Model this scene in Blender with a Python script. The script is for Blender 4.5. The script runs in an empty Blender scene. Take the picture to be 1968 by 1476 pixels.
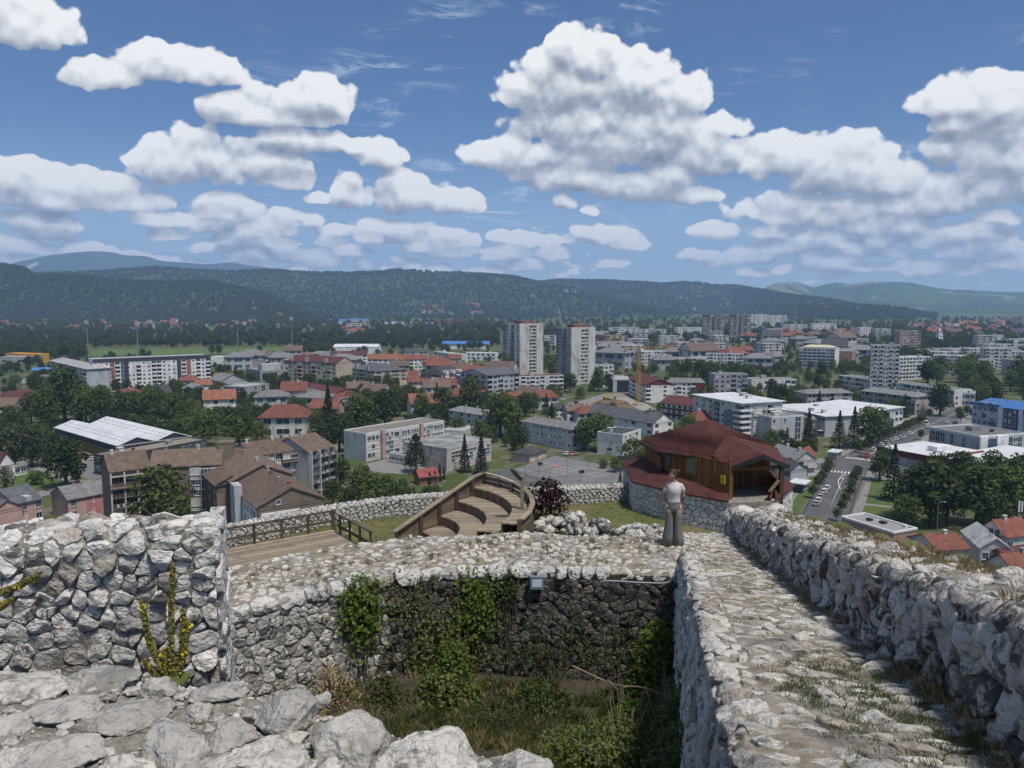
import bpy, math, random
import numpy as np
from mathutils import Vector, Matrix
S = bpy.context.scene
COL = S.collection
rad = math.radians
# ------------------------------------------------------------------ camera, world, sun, exposure
CAMZ = 60.0
FPX = 1478.0
PITCH = math.atan(153 / FPX)
cam_d = bpy.data.cameras.new('camera')
cam = bpy.data.objects.new('camera', cam_d); COL.objects.link(cam)
cam.location = (0, 0, CAMZ)
cam.rotation_euler = (math.pi / 2 - PITCH, 0, 0)
cam_d.sensor_fit = 'HORIZONTAL'; cam_d.sensor_width = 36.0
cam_d.lens = 36.0 * FPX / 1968.0
cam_d.clip_start = 0.1; cam_d.clip_end = 90000
S.camera = cam
S.cycles.max_bounces = 5; S.cycles.diffuse_bounces = 3; S.cycles.glossy_bounces = 2; S.cycles.transmission_bounces = 2; S.cycles.volume_bounces = 1; S.cycles.transparent_max_bounces = 8
S.view_settings.view_transform = 'Standard'
S.view_settings.look = 'None'
S.view_settings.exposure = 0.52
S.view_settings.gamma = 1.0
S.view_settings.use_curve_mapping = False
SUN_EL = rad(65); SUN_AZ = rad(138)      # azimuth measured from +Y (the view direction) towards +X
SUN_STRENGTH = 2.9; SUN_ANGLE = rad(9.0); SKY_STRENGTH = 0.11
sun_d = bpy.data.lights.new('sun', 'SUN')
sun_d.energy = SUN_STRENGTH; sun_d.angle = SUN_ANGLE; sun_d.color = (1.0, 0.94, 0.85)
sun = bpy.data.objects.new('sun', sun_d); COL.objects.link(sun)
sdir = Vector((math.sin(SUN_AZ) * math.cos(SUN_EL), math.cos(SUN_AZ) * math.cos(SUN_EL), math.sin(SUN_EL)))
sun.rotation_euler = sdir.to_track_quat('Z', 'Y').to_euler()
sun.location = (0, 0, 400)
class NT:
	"""terse node-tree writer"""
	def __init__(s, tree): s.t = tree; s.n = tree.nodes; s.l = tree.links
	def node(s, typ, **kw):
		n = s.n.new(typ)
		for k, v in kw.items():
			setattr(n, k, v)
		return n
	def put(s, sock, v):
		if v is None: return
		if isinstance(v, bpy.types.NodeSocket): s.l.new(v, sock)
		else:
			try: sock.default_value = v
			except Exception: sock.default_value = tuple(v) + (1.0,)
	def m(s, op, a, b=None, c=None, clamp=False):
		n = s.node('ShaderNodeMath', operation=op, use_clamp=clamp)
		s.put(n.inputs[0], a); s.put(n.inputs[1], b); s.put(n.inputs[2], c)
		return n.outputs[0]
	def v(s, op, a, b=None, c=None, scale=None):
		n = s.node('ShaderNodeVectorMath', operation=op)
		s.put(n.inputs[0], a); s.put(n.inputs[1], b); s.put(n.inputs[2], c)
		if scale is not None: s.put(n.inputs['Scale'], scale)
		return n.outputs['Value'] if op in ('DOT_PRODUCT', 'LENGTH', 'DISTANCE') else n.outputs[0]
	def noise(s, vec, scale, detail=5, rough=0.55, dist=0.0, color=False):
		n = s.node('ShaderNodeTexNoise')
		s.put(n.inputs['Vector'], vec); n.inputs['Scale'].default_value = scale
		n.inputs['Detail'].default_value = detail; n.inputs['Roughness'].default_value = rough
		n.inputs['Distortion'].default_value = dist
		return n.outputs['Color'] if color else n.outputs['Fac']
	def voro(s, vec, scale, feature='F1', detail=0, rnd=1.0, out='Distance'):
		n = s.node('ShaderNodeTexVoronoi', feature=feature)
		s.put(n.inputs['Vector'], vec); n.inputs['Scale'].default_value = scale
		if 'Detail' in n.inputs: n.inputs['Detail'].default_value = detail
		n.inputs['Randomness'].default_value = rnd
		return n.outputs[out]
	def step(s, x, a, b, lo=0.0, hi=1.0, smooth=True):
		n = s.node('ShaderNodeMapRange'); n.interpolation_type = 'SMOOTHSTEP' if smooth else 'LINEAR'
		n.clamp = True
		s.put(n.inputs[0], x); n.inputs[1].default_value = a; n.inputs[2].default_value = b
		n.inputs[3].default_value = lo; n.inputs[4].default_value = hi
		return n.outputs[0]
	def mix(s, f, a, b, typ='MIX'):
		n = s.node('ShaderNodeMix', data_type='RGBA', blend_type=typ)
		s.put(n.inputs[0], f); s.put(n.inputs[6], a); s.put(n.inputs[7], b)
		return n.outputs[2]
	def scale_v(s, vec, xyz): return s.v('MULTIPLY', vec, xyz)
def ray(u, v):
	cp, sp = math.cos(PITCH), math.sin(PITCH)
	a = (u - 984) / FPX; b = (738 - v) / FPX
	return np.array([a, cp + b * sp, -sp + b * cp])
def gz(u, v, z=0.0):
	"""world point where the photograph's pixel (u, v) meets height z"""
	r = ray(u, v); t = (z - CAMZ) / r[2]
	return np.array([r[0] * t, r[1] * t, z])
def at(u, v, d):
	"""world point on the ray of pixel (u, v) at forward distance d"""
	r = ray(u, v); t = d / r[1]
	return np.array([r[0] * t, d, CAMZ + r[2] * t])
def azel(u, v):
	r = ray(u, v); L = np.linalg.norm(r)
	return math.atan2(r[0], r[1]), math.asin(r[2] / L)
# sky: physical sky plus cumulus, all as a function of the direction only
W = bpy.data.worlds.new('World'); S.world = W; W.use_nodes = True
W.node_tree.nodes.clear()
W.cycles.sampling_method = 'MANUAL'; W.cycles.sample_map_resolution = 256
CLOUDS = [ # photograph pixel centre and radii
 (50,48,85,48),(-30,20,90,50),
 (335,128,118,42),(300,105,50,26),(195,150,70,32),(395,140,60,36),
 (575,188,105,48),(600,170,55,36),(440,212,62,34),(520,225,130,26),
 (400,312,135,56),(480,335,115,46),(330,300,65,44),(545,350,55,28),
 (570,278,110,28),(735,302,66,36),(690,290,40,22),(672,372,44,42),(790,378,100,44),(880,395,66,28),(600,382,38,14),
 (1095,95,48,44),(1050,130,70,48),(1150,120,90,60),(1230,150,95,64),(1290,190,85,50),(1010,175,80,42),(1100,175,110,56),
 (1120,255,150,60),(1250,270,150,66),(1350,290,90,52),(1020,300,110,44),(925,298,62,30),(1130,345,150,44),(1240,350,110,42),(1330,375,50,22),
 (1400,240,60,30),(1180,182,95,58),(1180,300,120,50),
 (1560,302,125,50),(1640,335,120,52),(1500,285,55,34),(1500,402,110,34),(1600,410,120,36),(1700,360,80,30),
 (1870,190,95,46),(1940,200,80,52),(1880,275,110,50),(1950,300,90,60),(1900,360,140,52),(1800,390,120,36),(1840,235,60,26),
 (160,362,110,38),(100,385,140,30),(230,385,80,26),(25,340,70,40),(-40,350,90,50),
 (1165,452,78,24),(1210,470,40,16),(1090,395,32,22),(1130,408,28,12),(1170,510,40,12),(1345,490,40,14),
 (440,412,80,30),(420,394,50,20),(560,418,60,20),(760,440,80,24),(860,462,90,24),(60,432,90,26),(1560,466,80,26),(1700,436,90,28),(1850,450,100,28),(1450,480,60,20),
]
_r = random.Random(5)
for _v in (424, 446, 466, 484, 500, 514):
	_u = -40 + _r.uniform(0, 60)
	while _u < 2010:
		_k = (540 - _v) / 120; _w = _r.uniform(28, 62) * (0.75 + 0.5 * _k)
		if (_u < 1080 - (_v < 440) * 500 or _u > 1370 + (_v < 440) * 120) and _r.random() < 0.74: CLOUDS.append((_u, _v + _r.uniform(-9, 9), _w, _r.uniform(8, 13) + 10 * _k))
		_u += _w * _r.uniform(1.3, 2.0)
def cloud_group(name, blobs, low):
	g = bpy.data.node_groups.new(name, 'ShaderNodeTree')
	g.interface.new_socket('Dir', in_out='INPUT', socket_type='NodeSocketVector')
	g.interface.new_socket('F', in_out='OUTPUT', socket_type='NodeSocketFloat')
	g.interface.new_socket('Bulk', in_out='OUTPUT', socket_type='NodeSocketFloat')
	k = NT(g)
	gi = k.node('NodeGroupInput'); go = k.node('NodeGroupOutput')
	D = k.v('NORMALIZE', gi.outputs[0])
	sp = k.node('ShaderNodeSeparateXYZ'); k.put(sp.inputs[0], D)
	az = k.m('ARCTAN2', sp.outputs[0], sp.outputs[1]); el = k.m('ARCSINE', sp.outputs[2])
	Ft = None
	if blobs:
		cb = k.node('ShaderNodeCombineXYZ'); k.put(cb.inputs[0], az); k.put(cb.inputs[1], el)
		warp = k.v('SUBTRACT', k.noise(D, 9.0, 3, color=True), (0.5, 0.5, 0.5))
		P = k.v('ADD', cb.outputs[0], k.v('MULTIPLY', warp, (0.050, 0.030, 0.0)))
		dmin = None
		for (u, v, rx, ry) in blobs:
			a, e = azel(u, v)
			ix, iy = FPX / (rx * 1.03), FPX / (ry * 1.08)
			Pk = P if dmin is None else k.v('MULTIPLY_ADD', dmin, (1e-7, 1e-7, 1e-7), P)      # evaluated one after the other: keeps the shader stack small
			q = k.v('MULTIPLY_ADD', Pk, (ix, iy, 0), (-a * ix, -e * iy, 0))
			q2 = k.v('MAXIMUM', q, k.v('MULTIPLY', q, (-1, -1.35, 0)))
			d = k.v('DOT_PRODUCT', q2, q2)
			dmin = d if dmin is None else k.m('SMOOTH_MIN', dmin, d, 0.18)
		De = k.scale_v(D, (1, 1, 1.2))
		n1 = k.noise(De, 11.0, 3, 0.5, 0.2)
		vor = []
		for sc, wv in ((15.0, 0.10), (34.0, 0.05), (80.0, 0.02)):
			vn = k.node('ShaderNodeTexVoronoi', feature='SMOOTH_F1', voronoi_dimensions='2D'); vn.inputs['Smoothness'].default_value = 0.25
			k.put(vn.inputs['Vector'], k.v('ADD', cb.outputs[0], k.v('MULTIPLY', warp, (wv, wv, 0)))); vn.inputs['Scale'].default_value = sc; vor.append(vn.outputs['Distance'])
		fine = k.noise(De, 60.0, 5, 0.62, 0.3)
		N = k.m('MULTIPLY', k.m('SUBTRACT', n1, 0.5), 1.15)
		bulk = k.m('ADD', k.m('SUBTRACT', 0.86, dmin), k.m('MULTIPLY', N, 0.6))
		for d_, am in zip(vor, (0.75, 0.62, 0.24)): N = k.m('ADD', N, k.m('MULTIPLY', k.m('SUBTRACT', 0.40, d_), am))
		N = k.m('ADD', N, k.m('MULTIPLY', k.m('SUBTRACT', fine, 0.5), 0.5))
		Ft = k.m('ADD', k.m('SUBTRACT', 0.86, dmin), N)
	if low:
		# low rows of distant cloud, thicker towards the horizon, all round
		nl = k.noise(k.scale_v(D, (1, 1, 2.6)), 20.0, 6, 0.60, 0.3)
		cov = k.step(el, 0.0, 0.15, 0.05, -1.1, smooth=False)
		cov = k.m('ADD', cov, k.step(el, -0.01, 0.03, -0.5, 0.0))
		side = k.m('MULTIPLY', k.step(az, 0.10, 0.20), k.step(az, 0.30, 0.24))
		cov = k.m('SUBTRACT', cov, k.m('MULTIPLY', side, 0.55))
		FB = k.m('ADD', k.m('MULTIPLY', k.m('SUBTRACT', nl, 0.5), 4.6), cov)
		Ft = FB if Ft is None else k.m('MAXIMUM', Ft, FB)
	if not blobs:
		# the rest of the dome carries fair-weather cumulus of the same kind
		out = k.m('MAXIMUM', k.step(k.m('ABSOLUTE', az), 0.62, 0.8), k.step(el, 0.42, 0.55))
		ng = k.noise(k.scale_v(D, (1, 1, 1.6)), 4.6, 6, 0.58, 0.2)
		FG = k.m('SUBTRACT', k.m('MULTIPLY', k.m('SUBTRACT', ng, 0.5), 6.0), k.m('ADD', 0.35, k.m('MULTIPLY', k.m('SUBTRACT', 1.0, out), 6.0)))
		Ft = FG if Ft is None else k.m('MAXIMUM', Ft, FG)
	k.put(go.inputs[0], Ft); k.put(go.inputs[1], bulk if blobs else Ft)
	return g
def build_world():
	w = NT(W.node_tree)
	tc = w.node('ShaderNodeTexCoord')
	D = w.v('NORMALIZE', tc.outputs['Generated'])
	sp = w.node('ShaderNodeSeparateXYZ'); w.put(sp.inputs[0], D)
	az = w.m('ARCTAN2', sp.outputs[0], sp.outputs[1]); el = w.m('ARCSINE', sp.outputs[2])
	sky = w.node('ShaderNodeTexSky', sky_type='NISHITA', sun_disc=False)
	sky.sun_elevation = SUN_EL; sky.sun_rotation = SUN_AZ; sky.altitude = 200
	sky.air_density = 1.0; sky.dust_density = 0.6; sky.ozone_density = 2.0
	def leaf(name, blobs, low):
		g = cloud_group(name, blobs, low)
		def fld(vec, i=0):
			n = w.node('ShaderNodeGroup'); n.node_tree = g; w.put(n.inputs[0], vec); return n.outputs[i]
		F0 = fld(D); F1 = fld(w.v('ADD', D, (sdir.x * 0.009, sdir.y * 0.003, 0.013)))
		mask = w.step(F0, 0.0, 0.22)
		F2 = fld(w.v('ADD', D, (sdir.x * 0.020, sdir.y * 0.008, 0.038)), 1)
		lit = w.m('MULTIPLY', w.m('SUBTRACT', F0, F1), 0.62)
		deep = w.m('MULTIPLY', w.step(F2, -0.25, 0.9), -0.33)
		lit = w.m('ADD', w.m('ADD', 0.90, lit), deep)
		lit = w.step(lit, 0.08, 1.04, smooth=False)
		ramp = w.node('ShaderNodeValToRGB'); w.put(ramp.inputs[0], lit)
		cr = ramp.color_ramp
		cr.elements[0].position = 0.0; cr.elements[0].color = (0.22, 0.245, 0.29, 1)
		cr.elements[1].position = 1.0; cr.elements[1].color = (1.0, 0.995, 0.98, 1)
		e_ = cr.elements.new(0.42); e_.color = (0.40, 0.43, 0.49, 1)
		e_ = cr.elements.new(0.72); e_.color = (0.72, 0.735, 0.76, 1)
		lowc = w.mix(w.step(el, 0.0, 0.14), (0.86, 0.87, 0.88, 1), ramp.outputs[0])
		ccol = w.mix(w.step(el, 0.0, 0.18, 0.70, 1.0), lowc, ramp.outputs[0])
		ccol = w.mix(1.0, ccol, (0.71 / SKY_STRENGTH,) * 3 + (1,), 'MULTIPLY')
		skyc = w.mix(1.0, sky.outputs[0], SKYTINT, 'MULTIPLY')
		skyc = w.mix(w.step(el, -0.01, 0.22, 0.45, 0.0), skyc, (0.52 / SKY_STRENGTH, 0.64 / SKY_STRENGTH, 0.78 / SKY_STRENGTH, 1))
		# thin high wisps
		wn = w.noise(w.v('MULTIPLY', D, (3.5, 3.5, 17)), 3.2, 7, 0.66, 0.9)
		wisp = w.m('MULTIPLY', w.step(wn, 0.50, 0.80), w.step(w.noise(D, 5.0, 2), 0.44, 0.62))
		wisp = w.m('MULTIPLY', wisp, 0.75)
		skyc = w.mix(wisp, skyc, (0.66 / SKY_STRENGTH, 0.70 / SKY_STRENGTH, 0.76 / SKY_STRENGTH, 1))
		mask = w.m('MULTIPLY', mask, w.step(el, -0.01, 0.012, 0.5, 1.0))
		bg = w.node('ShaderNodeBackground'); w.put(bg.inputs[0], w.mix(mask, skyc, ccol)); bg.inputs[1].default_value = SKY_STRENGTH
		return bg.outputs[0]
	def pick(f, a, b):
		n = w.node('ShaderNodeMixShader'); w.put(n.inputs[0], f); w.l.new(a, n.inputs[1]); w.l.new(b, n.inputs[2])
		return n.outputs[0]
	bl = [(azel(u, v), u, v, rx, ry) for (u, v, rx, ry) in CLOUDS]
	def sector(a0, a1, e0, e1):
		keep = []
		for (a, e), u, v, rx, ry in bl:
			mx, my = rx / FPX * 1.6 + 0.04, ry / FPX * 1.7 + 0.03
			if a + mx > a0 and a - mx < a1 and e + my > e0 and e - my < e1: keep.append((u, v, rx, ry))
		return keep
	EM = 0.145
	edges = [-0.78, -0.47, -0.30, -0.13, 0.03, 0.19, 0.36, 0.53, 0.78]
	def tree(i0, i1, hi):
		if i1 - i0 == 1:
			e0, e1 = (EM, 0.56) if hi else (-0.1, EM)
			return leaf('cloud_sector', sector(edges[i0], edges[i1], e0, e1), not hi)
		mid = (i0 + i1) // 2
		return pick(w.m('GREATER_THAN', az, edges[mid]), tree(i0, mid, hi), tree(mid, i1, hi))
	inview = pick(w.m('GREATER_THAN', el, EM), tree(0, 8, False), tree(0, 8, True))
	outf = w.m('MAXIMUM', w.m('GREATER_THAN', w.m('ABSOLUTE', az), 0.775), w.m('GREATER_THAN', el, 0.55))
	outf = w.m('MAXIMUM', outf, w.m('LESS_THAN', el, -0.09))
	allv = pick(outf, inview, leaf('cloud_rest', [], True))
	o = w.node('ShaderNodeOutputWorld'); w.l.new(allv, o.inputs[0])
SKYTINT = (0.315, 0.415, 0.555, 1)
build_world()
# ------------------------------------------------------------------ helpers
rng = random.Random(7)
def _hash(ix, iy, iz, seed):
	h = (ix * 374761393 + iy * 668265263 + iz * 2147483647 + seed * 1274126177) & 0xFFFFFFFF
	h = ((h ^ (h >> 13)) * 1274126177) & 0xFFFFFFFF
	return ((h ^ (h >> 16)) & 0xFFFF) / 32767.5 - 1.0
def vnoise(p, seed=0):
	"""vectorised value noise in [-1, 1]; p is (n, 3)"""
	p = np.asarray(p, float); i = np.floor(p).astype(np.int64); f = p - i
	f = f * f * (3 - 2 * f)
	r = 0
	for dx in (0, 1):
		wx = f[:, 0] if dx else 1 - f[:, 0]
		for dy in (0, 1):
			wy = f[:, 1] if dy else 1 - f[:, 1]
			for dz in (0, 1):
				wz = f[:, 2] if dz else 1 - f[:, 2]
				r = r + wx * wy * wz * _hash(i[:, 0] + dx, i[:, 1] + dy, i[:, 2] + dz, seed)
	return r
def fbm(p, oct=4, seed=0, gain=0.5):
	p = np.asarray(p, float); a = 1.0; t = 0; s = 0
	for o in range(oct):
		t = t + a * vnoise(p * (2 ** o) + o * 17.3, seed + o); s += a; a *= gain
	return t / s
class MB:
	"""mesh builder"""
	def __init__(s): s.v = []; s.f = []; s.mi = []; s.n = 0; s.cur = 0
	def add(s, vs, fs):
		vs = [tuple(map(float, q)) for q in vs]
		s.v += vs
		s.f += [tuple(i + s.n for i in f) for f in fs]; s.mi += [s.cur] * len(fs)
		s.n += len(vs); return s
	def box(s, x0, x1, y0, y1, z0, z1):
		return s.add([(x0, y0, z0), (x1, y0, z0), (x1, y1, z0), (x0, y1, z0), (x0, y0, z1), (x1, y0, z1), (x1, y1, z1), (x0, y1, z1)],
                     [(3, 2, 1, 0), (4, 5, 6, 7), (0, 1, 5, 4), (1, 2, 6, 5), (2, 3, 7, 6), (3, 0, 4, 7)])
	def prism(s, pts, z0, z1):
		"""plan polygon (counter-clockwise) extruded"""
		n = len(pts)
		z0s = z0 if hasattr(z0, '__len__') else [z0] * n; z1s = z1 if hasattr(z1, '__len__') else [z1] * n
		return s.add([(p[0], p[1], z0s[i]) for i, p in enumerate(pts)] + [(p[0], p[1], z1s[i]) for i, p in enumerate(pts)],
                     [tuple(range(n - 1, -1, -1)), tuple(range(n, 2 * n))] + [(i, (i + 1) % n, n + (i + 1) % n, n + i) for i in range(n)])
	def bar(s, a, b, w, h=None, up=(0, 0, 1)):
		"""rectangular bar between two points"""
		h = h or w; a = np.array(a, float); b = np.array(b, float); d = b - a; L = np.linalg.norm(d); d /= max(L, 1e-9)
		u = np.array(up, float)
		if abs(d @ u) > 0.98: u = np.array((1.0, 0, 0))
		x = np.cross(d, u); x /= np.linalg.norm(x); y = np.cross(x, d)
		vs = []
		for q in (a, b):
			for sx, sy in ((-1, -1), (1, -1), (1, 1), (-1, 1)): vs.append(q + x * sx * w / 2 + y * sy * h / 2)
		return s.add(vs, [(0, 1, 2, 3), (7, 6, 5, 4), (0, 4, 5, 1), (1, 5, 6, 2), (2, 6, 7, 3), (3, 7, 4, 0)])
	def tube(s, pts, r, n=6, cap=True):
		pts = [np.array(p, float) for p in pts]
		rs = r if hasattr(r, '__len__') else [r] * len(pts)
		vs = []; fs = []
		for i, p in enumerate(pts):
			d = pts[min(i + 1, len(pts) - 1)] - pts[max(i - 1, 0)]; d /= max(np.linalg.norm(d), 1e-9)
			u = np.array((0, 0, 1.0)) if abs(d[2]) < 0.9 else np.array((1.0, 0, 0))
			x = np.cross(d, u); x /= np.linalg.norm(x); y = np.cross(x, d)
			for j in range(n):
				t = 2 * math.pi * j / n; vs.append(p + rs[i] * (x * math.cos(t) + y * math.sin(t)))
		for i in range(len(pts) - 1):
			for j in range(n):
				a = i * n + j; b = i * n + (j + 1) % n; fs.append((a, b, b + n, a + n))
		if cap: fs.append(tuple(range(n - 1, -1, -1))); fs.append(tuple(range((len(pts) - 1) * n, len(pts) * n)))
		return s.add(vs, fs)
	def loft(s, rings, cap=True):
		n = len(rings[0]); vs = [q for r in rings for q in r]; fs = []
		for i in range(len(rings) - 1):
			for j in range(n):
				a = i * n + j; b = i * n + (j + 1) % n; fs.append((a, b, b + n, a + n))
		if cap: fs.append(tuple(range(n - 1, -1, -1))); fs.append(tuple(range((len(rings) - 1) * n, len(rings) * n)))
		return s.add(vs, fs)
	def mesh(s, name, mats, smooth=False):
		me = bpy.data.meshes.new(name)
		me.from_pydata(s.v, [], s.f)
		mats = mats if isinstance(mats, (list, tuple)) else [mats]
		for m_ in mats: me.materials.append(m_)
		if any(s.mi): me.polygons.foreach_set('material_index', s.mi)
		if smooth: me.polygons.foreach_set('use_smooth', [True] * len(s.f))
		me.update(); return me
def np_mesh(name, vs, fs, mats, smooth=True):
	"""fast mesh from numpy arrays; fs is (n, 3) or (n, 4)"""
	me = bpy.data.meshes.new(name); vs = np.asarray(vs, np.float32); fs = np.asarray(fs, np.int32)
	k = fs.shape[1]
	me.vertices.add(len(vs)); me.vertices.foreach_set('co', vs.ravel())
	me.loops.add(fs.size); me.loops.foreach_set('vertex_index', fs.ravel())
	me.polygons.add(len(fs)); me.polygons.foreach_set('loop_start', np.arange(0, fs.size, k, dtype=np.int32))
	me.update(calc_edges=True)
	mats = mats if isinstance(mats, (list, tuple)) else [mats]
	for m_ in mats: me.materials.append(m_)
	me.polygons.foreach_set('use_smooth', [bool(smooth)] * len(fs))
	return me
def link(name, me, parent=None, loc=None, rz=None):
	o = bpy.data.objects.new(name, me); COL.objects.link(o)
	if parent is not None: o.parent = parent
	if loc is not None: o.location = loc
	if rz is not None: o.rotation_euler = (0, 0, rz)
	return o
def tag(o, label=None, cat=None, group=None, kind=None):
	if label: o['label'] = label
	if cat: o['category'] = cat
	if group: o['group'] = group
	if kind: o['kind'] = kind
	return o
def thing(name, label, cat, loc=(0, 0, 0), rz=0.0, group=None):
	return tag(link(name, None, None, tuple(loc), rz), label, cat, group, 'thing')
def struct(name, me, label=None, cat=None):
	o = link(name, me); o['kind'] = 'structure'
	if label: o['label'] = label
	o['category'] = cat or name.replace('_', ' ')
	return o
def copy_tree(o, loc, rz=0.0, scale=None, label=None, group=None):
	def cp(a, parent):
		c = a.copy(); COL.objects.link(c)
		if parent is not None: c.parent = parent
		for ch in kids.get(a.name, ()): cp(ch, c)
		return c
	kids = {}
	for d in o.children_recursive: kids.setdefault(d.parent.name, []).append(d)
	c = cp(o, None); c.location = loc; c.rotation_euler = (0, 0, rz)
	if scale is not None: c.scale = scale if hasattr(scale, '__len__') else (scale,) * 3
	if label: c['label'] = label
	if group: c['group'] = group
	return c
# ------------------------------------------------------------------ materials
MATS = {}
def mat(name, c1, c2=None, scale=2.0, rough=0.8, bump=0.0, bscale=None, rnd=0.0, spec=0.3, metal=0.0, detail=5, dirt=None, dscale=0.4, damt=0.5, trans=0.0):
	"""procedural material: two-tone noise, optional dirt layer, bump and a per-object brightness"""
	if name in MATS: return MATS[name]
	m_ = bpy.data.materials.new(name); m_.use_nodes = True
	t = NT(m_.node_tree); b = t.n['Principled BSDF']
	geo = t.node('ShaderNodeNewGeometry'); pos = geo.outputs['Position']
	c2 = c2 or tuple(x * 0.75 for x in c1)
	f = t.step(t.noise(pos, scale, detail, 0.62), 0.32, 0.68)
	col = t.mix(f, c1, c2)
	if dirt:
		col = t.mix(t.m('MULTIPLY', t.step(t.noise(t.scale_v(pos, (1, 1, 0.35)), dscale, 6, 0.65), 0.48, 0.70), damt), col, dirt)
	if rnd:
		oi = t.node('ShaderNodeObjectInfo')
		col = t.mix(1.0, col, t.mix(oi.outputs['Random'], (1 - rnd,) * 3 + (1,), (1 + rnd,) * 3 + (1,)), 'MULTIPLY')
	t.put(b.inputs['Base Color'], col)
	b.inputs['Roughness'].default_value = rough
	b.inputs['Specular IOR Level'].default_value = spec
	b.inputs['Metallic'].default_value = metal
	if bump:
		bn = t.node('ShaderNodeBump'); bn.inputs['Strength'].default_value = min(1.0, bump); bn.inputs['Distance'].default_value = 0.02 if not bscale or bscale > 4 else 0.2
		t.put(bn.inputs['Height'], t.noise(pos, bscale or scale * 6, 5, 0.6)); t.put(b.inputs['Normal'], bn.outputs[0])
	MATS[name] = m_; return m_
def leafmat(name, c1, c2, rnd=0.38, trans=0.33, scale=0.6):
	"""foliage: colour varies per leaf cluster and per plant; a little light passes through"""
	if name in MATS: return MATS[name]
	m_ = bpy.data.materials.new(name); m_.use_nodes = True
	t = NT(m_.node_tree); b = t.n['Principled BSDF']; out = t.n['Material Output']
	geo = t.node('ShaderNodeNewGeometry')
	f = t.m('ADD', t.m('MULTIPLY', geo.outputs['Random Per Island'], 0.6), t.m('MULTIPLY', t.step(t.noise(geo.outputs['Position'], scale, 3), 0.35, 0.65), 0.4))
	col = t.mix(f, c1, c2)
	oi = t.node('ShaderNodeObjectInfo')
	col = t.mix(1.0, col, t.mix(oi.outputs['Random'], (1 - rnd, 1 - rnd, 1 - rnd * 0.8, 1), (1 + rnd, 1 + rnd * 0.85, 1 + rnd * 0.4, 1)), 'MULTIPLY')
	t.put(b.inputs['Base Color'], col); b.inputs['Roughness'].default_value = 0.65; b.inputs['Specular IOR Level'].default_value = 0.25
	tr = t.node('ShaderNodeBsdfTranslucent'); t.put(tr.inputs[0], col)
	ms = t.node('ShaderNodeMixShader'); ms.inputs[0].default_value = trans
	t.l.new(b.outputs[0], ms.inputs[1]); t.l.new(tr.outputs[0], ms.inputs[2]); t.l.new(ms.outputs[0], out.inputs[0])
	MATS[name] = m_; return m_
def stonemat(name, light, mid, dark, s=1.0, rnd=0.22, lichen=0.45, bump=1.0, darkpos=0.0):
	"""weathered limestone: pale faces, grey weathering, black crust in patches and pits, fine relief"""
	if name in MATS: return MATS[name]
	m_ = bpy.data.materials.new(name); m_.use_nodes = True
	t = NT(m_.node_tree); b = t.n['Principled BSDF']
	geo = t.node('ShaderNodeNewGeometry'); pos = t.scale_v(geo.outputs['Position'], (s, s, s))
	oi = t.node('ShaderNodeObjectInfo')
	off = t.node('ShaderNodeCombineXYZ'); r = oi.outputs['Random']
	t.put(off.inputs[0], t.m('MULTIPLY', r, 37.0)); t.put(off.inputs[1], t.m('MULTIPLY', r, 91.0)); t.put(off.inputs[2], t.m('MULTIPLY', r, 13.0))
	pos2 = t.v('ADD', pos, off.outputs[0])
	big = t.noise(pos2, 2.2, 6, 0.62, 0.5); med = t.noise(pos2, 8.0, 7, 0.68, 0.8); fine = t.noise(pos2, 52.0, 5, 0.7)
	wn = t.node('ShaderNodeTexWhiteNoise', noise_dimensions='1D'); t.put(wn.inputs['W'], t.m('MULTIPLY', r, 77.0)); r2 = wn.outputs['Value']
	tone = t.m('ADD', t.m('MULTIPLY', big, 0.9), t.m('MULTIPLY', t.m('SUBTRACT', r2, 0.5), 0.42))
	col = t.mix(t.step(tone, 0.43, 0.72), light, mid)
	col = t.mix(t.m('MULTIPLY', t.step(r2, 0.86, 0.90), 0.55), col, (0.44, 0.37, 0.29, 1))
	vein = t.noise(t.v('MULTIPLY', pos2, (2.0, 2.0, 7.0)), 3.0, 7, 0.72, 1.6)
	col = t.mix(t.m('MULTIPLY', t.step(vein, 0.50, 0.60), 0.65), col, mid)
	col = t.mix(t.m('MULTIPLY', t.step(vein, 0.47, 0.38), 0.55), col, light)
	crust = t.step(t.m('ADD', t.m('ADD', t.m('MULTIPLY', med, 0.6), t.m('MULTIPLY', big, 0.4)), t.m('ADD', t.m('MULTIPLY', t.m('SUBTRACT', r, 0.5), 0.16), darkpos)), 0.535, 0.625)
	col = t.mix(t.m('MULTIPLY', crust, min(1.0, lichen + 0.40)), col, dark)
	col = t.mix(t.m('MULTIPLY', t.step(fine, 0.58, 0.72), 0.40), col, dark)
	col = t.mix(t.m('MULTIPLY', t.step(fine, 0.40, 0.28), 0.35), col, light)
	col = t.mix(1.0, col, t.mix(r, (1 - rnd,) * 3 + (1,), (1 + rnd, 1 + rnd * 0.96, 1 + rnd * 0.9, 1)), 'MULTIPLY')
	t.put(b.inputs['Base Color'], col); b.inputs['Roughness'].default_value = 0.9; b.inputs['Specular IOR Level'].default_value = 0.2
	h = t.m('ADD', t.m('ADD', t.m('MULTIPLY', t.noise(pos2, 14, 8, 0.66, 0.5), 1.0), t.m('MULTIPLY', fine, 0.28)), t.m('MULTIPLY', t.voro(pos2, 17, 'F1', 2), 0.5))
	bn = t.node('ShaderNodeBump'); bn.inputs['Strength'].default_value = bump; bn.inputs['Distance'].default_value = 0.045 / s
	t.put(bn.inputs['Height'], h); t.put(b.inputs['Normal'], bn.outputs[0])
	MATS[name] = m_; return m_
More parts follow.
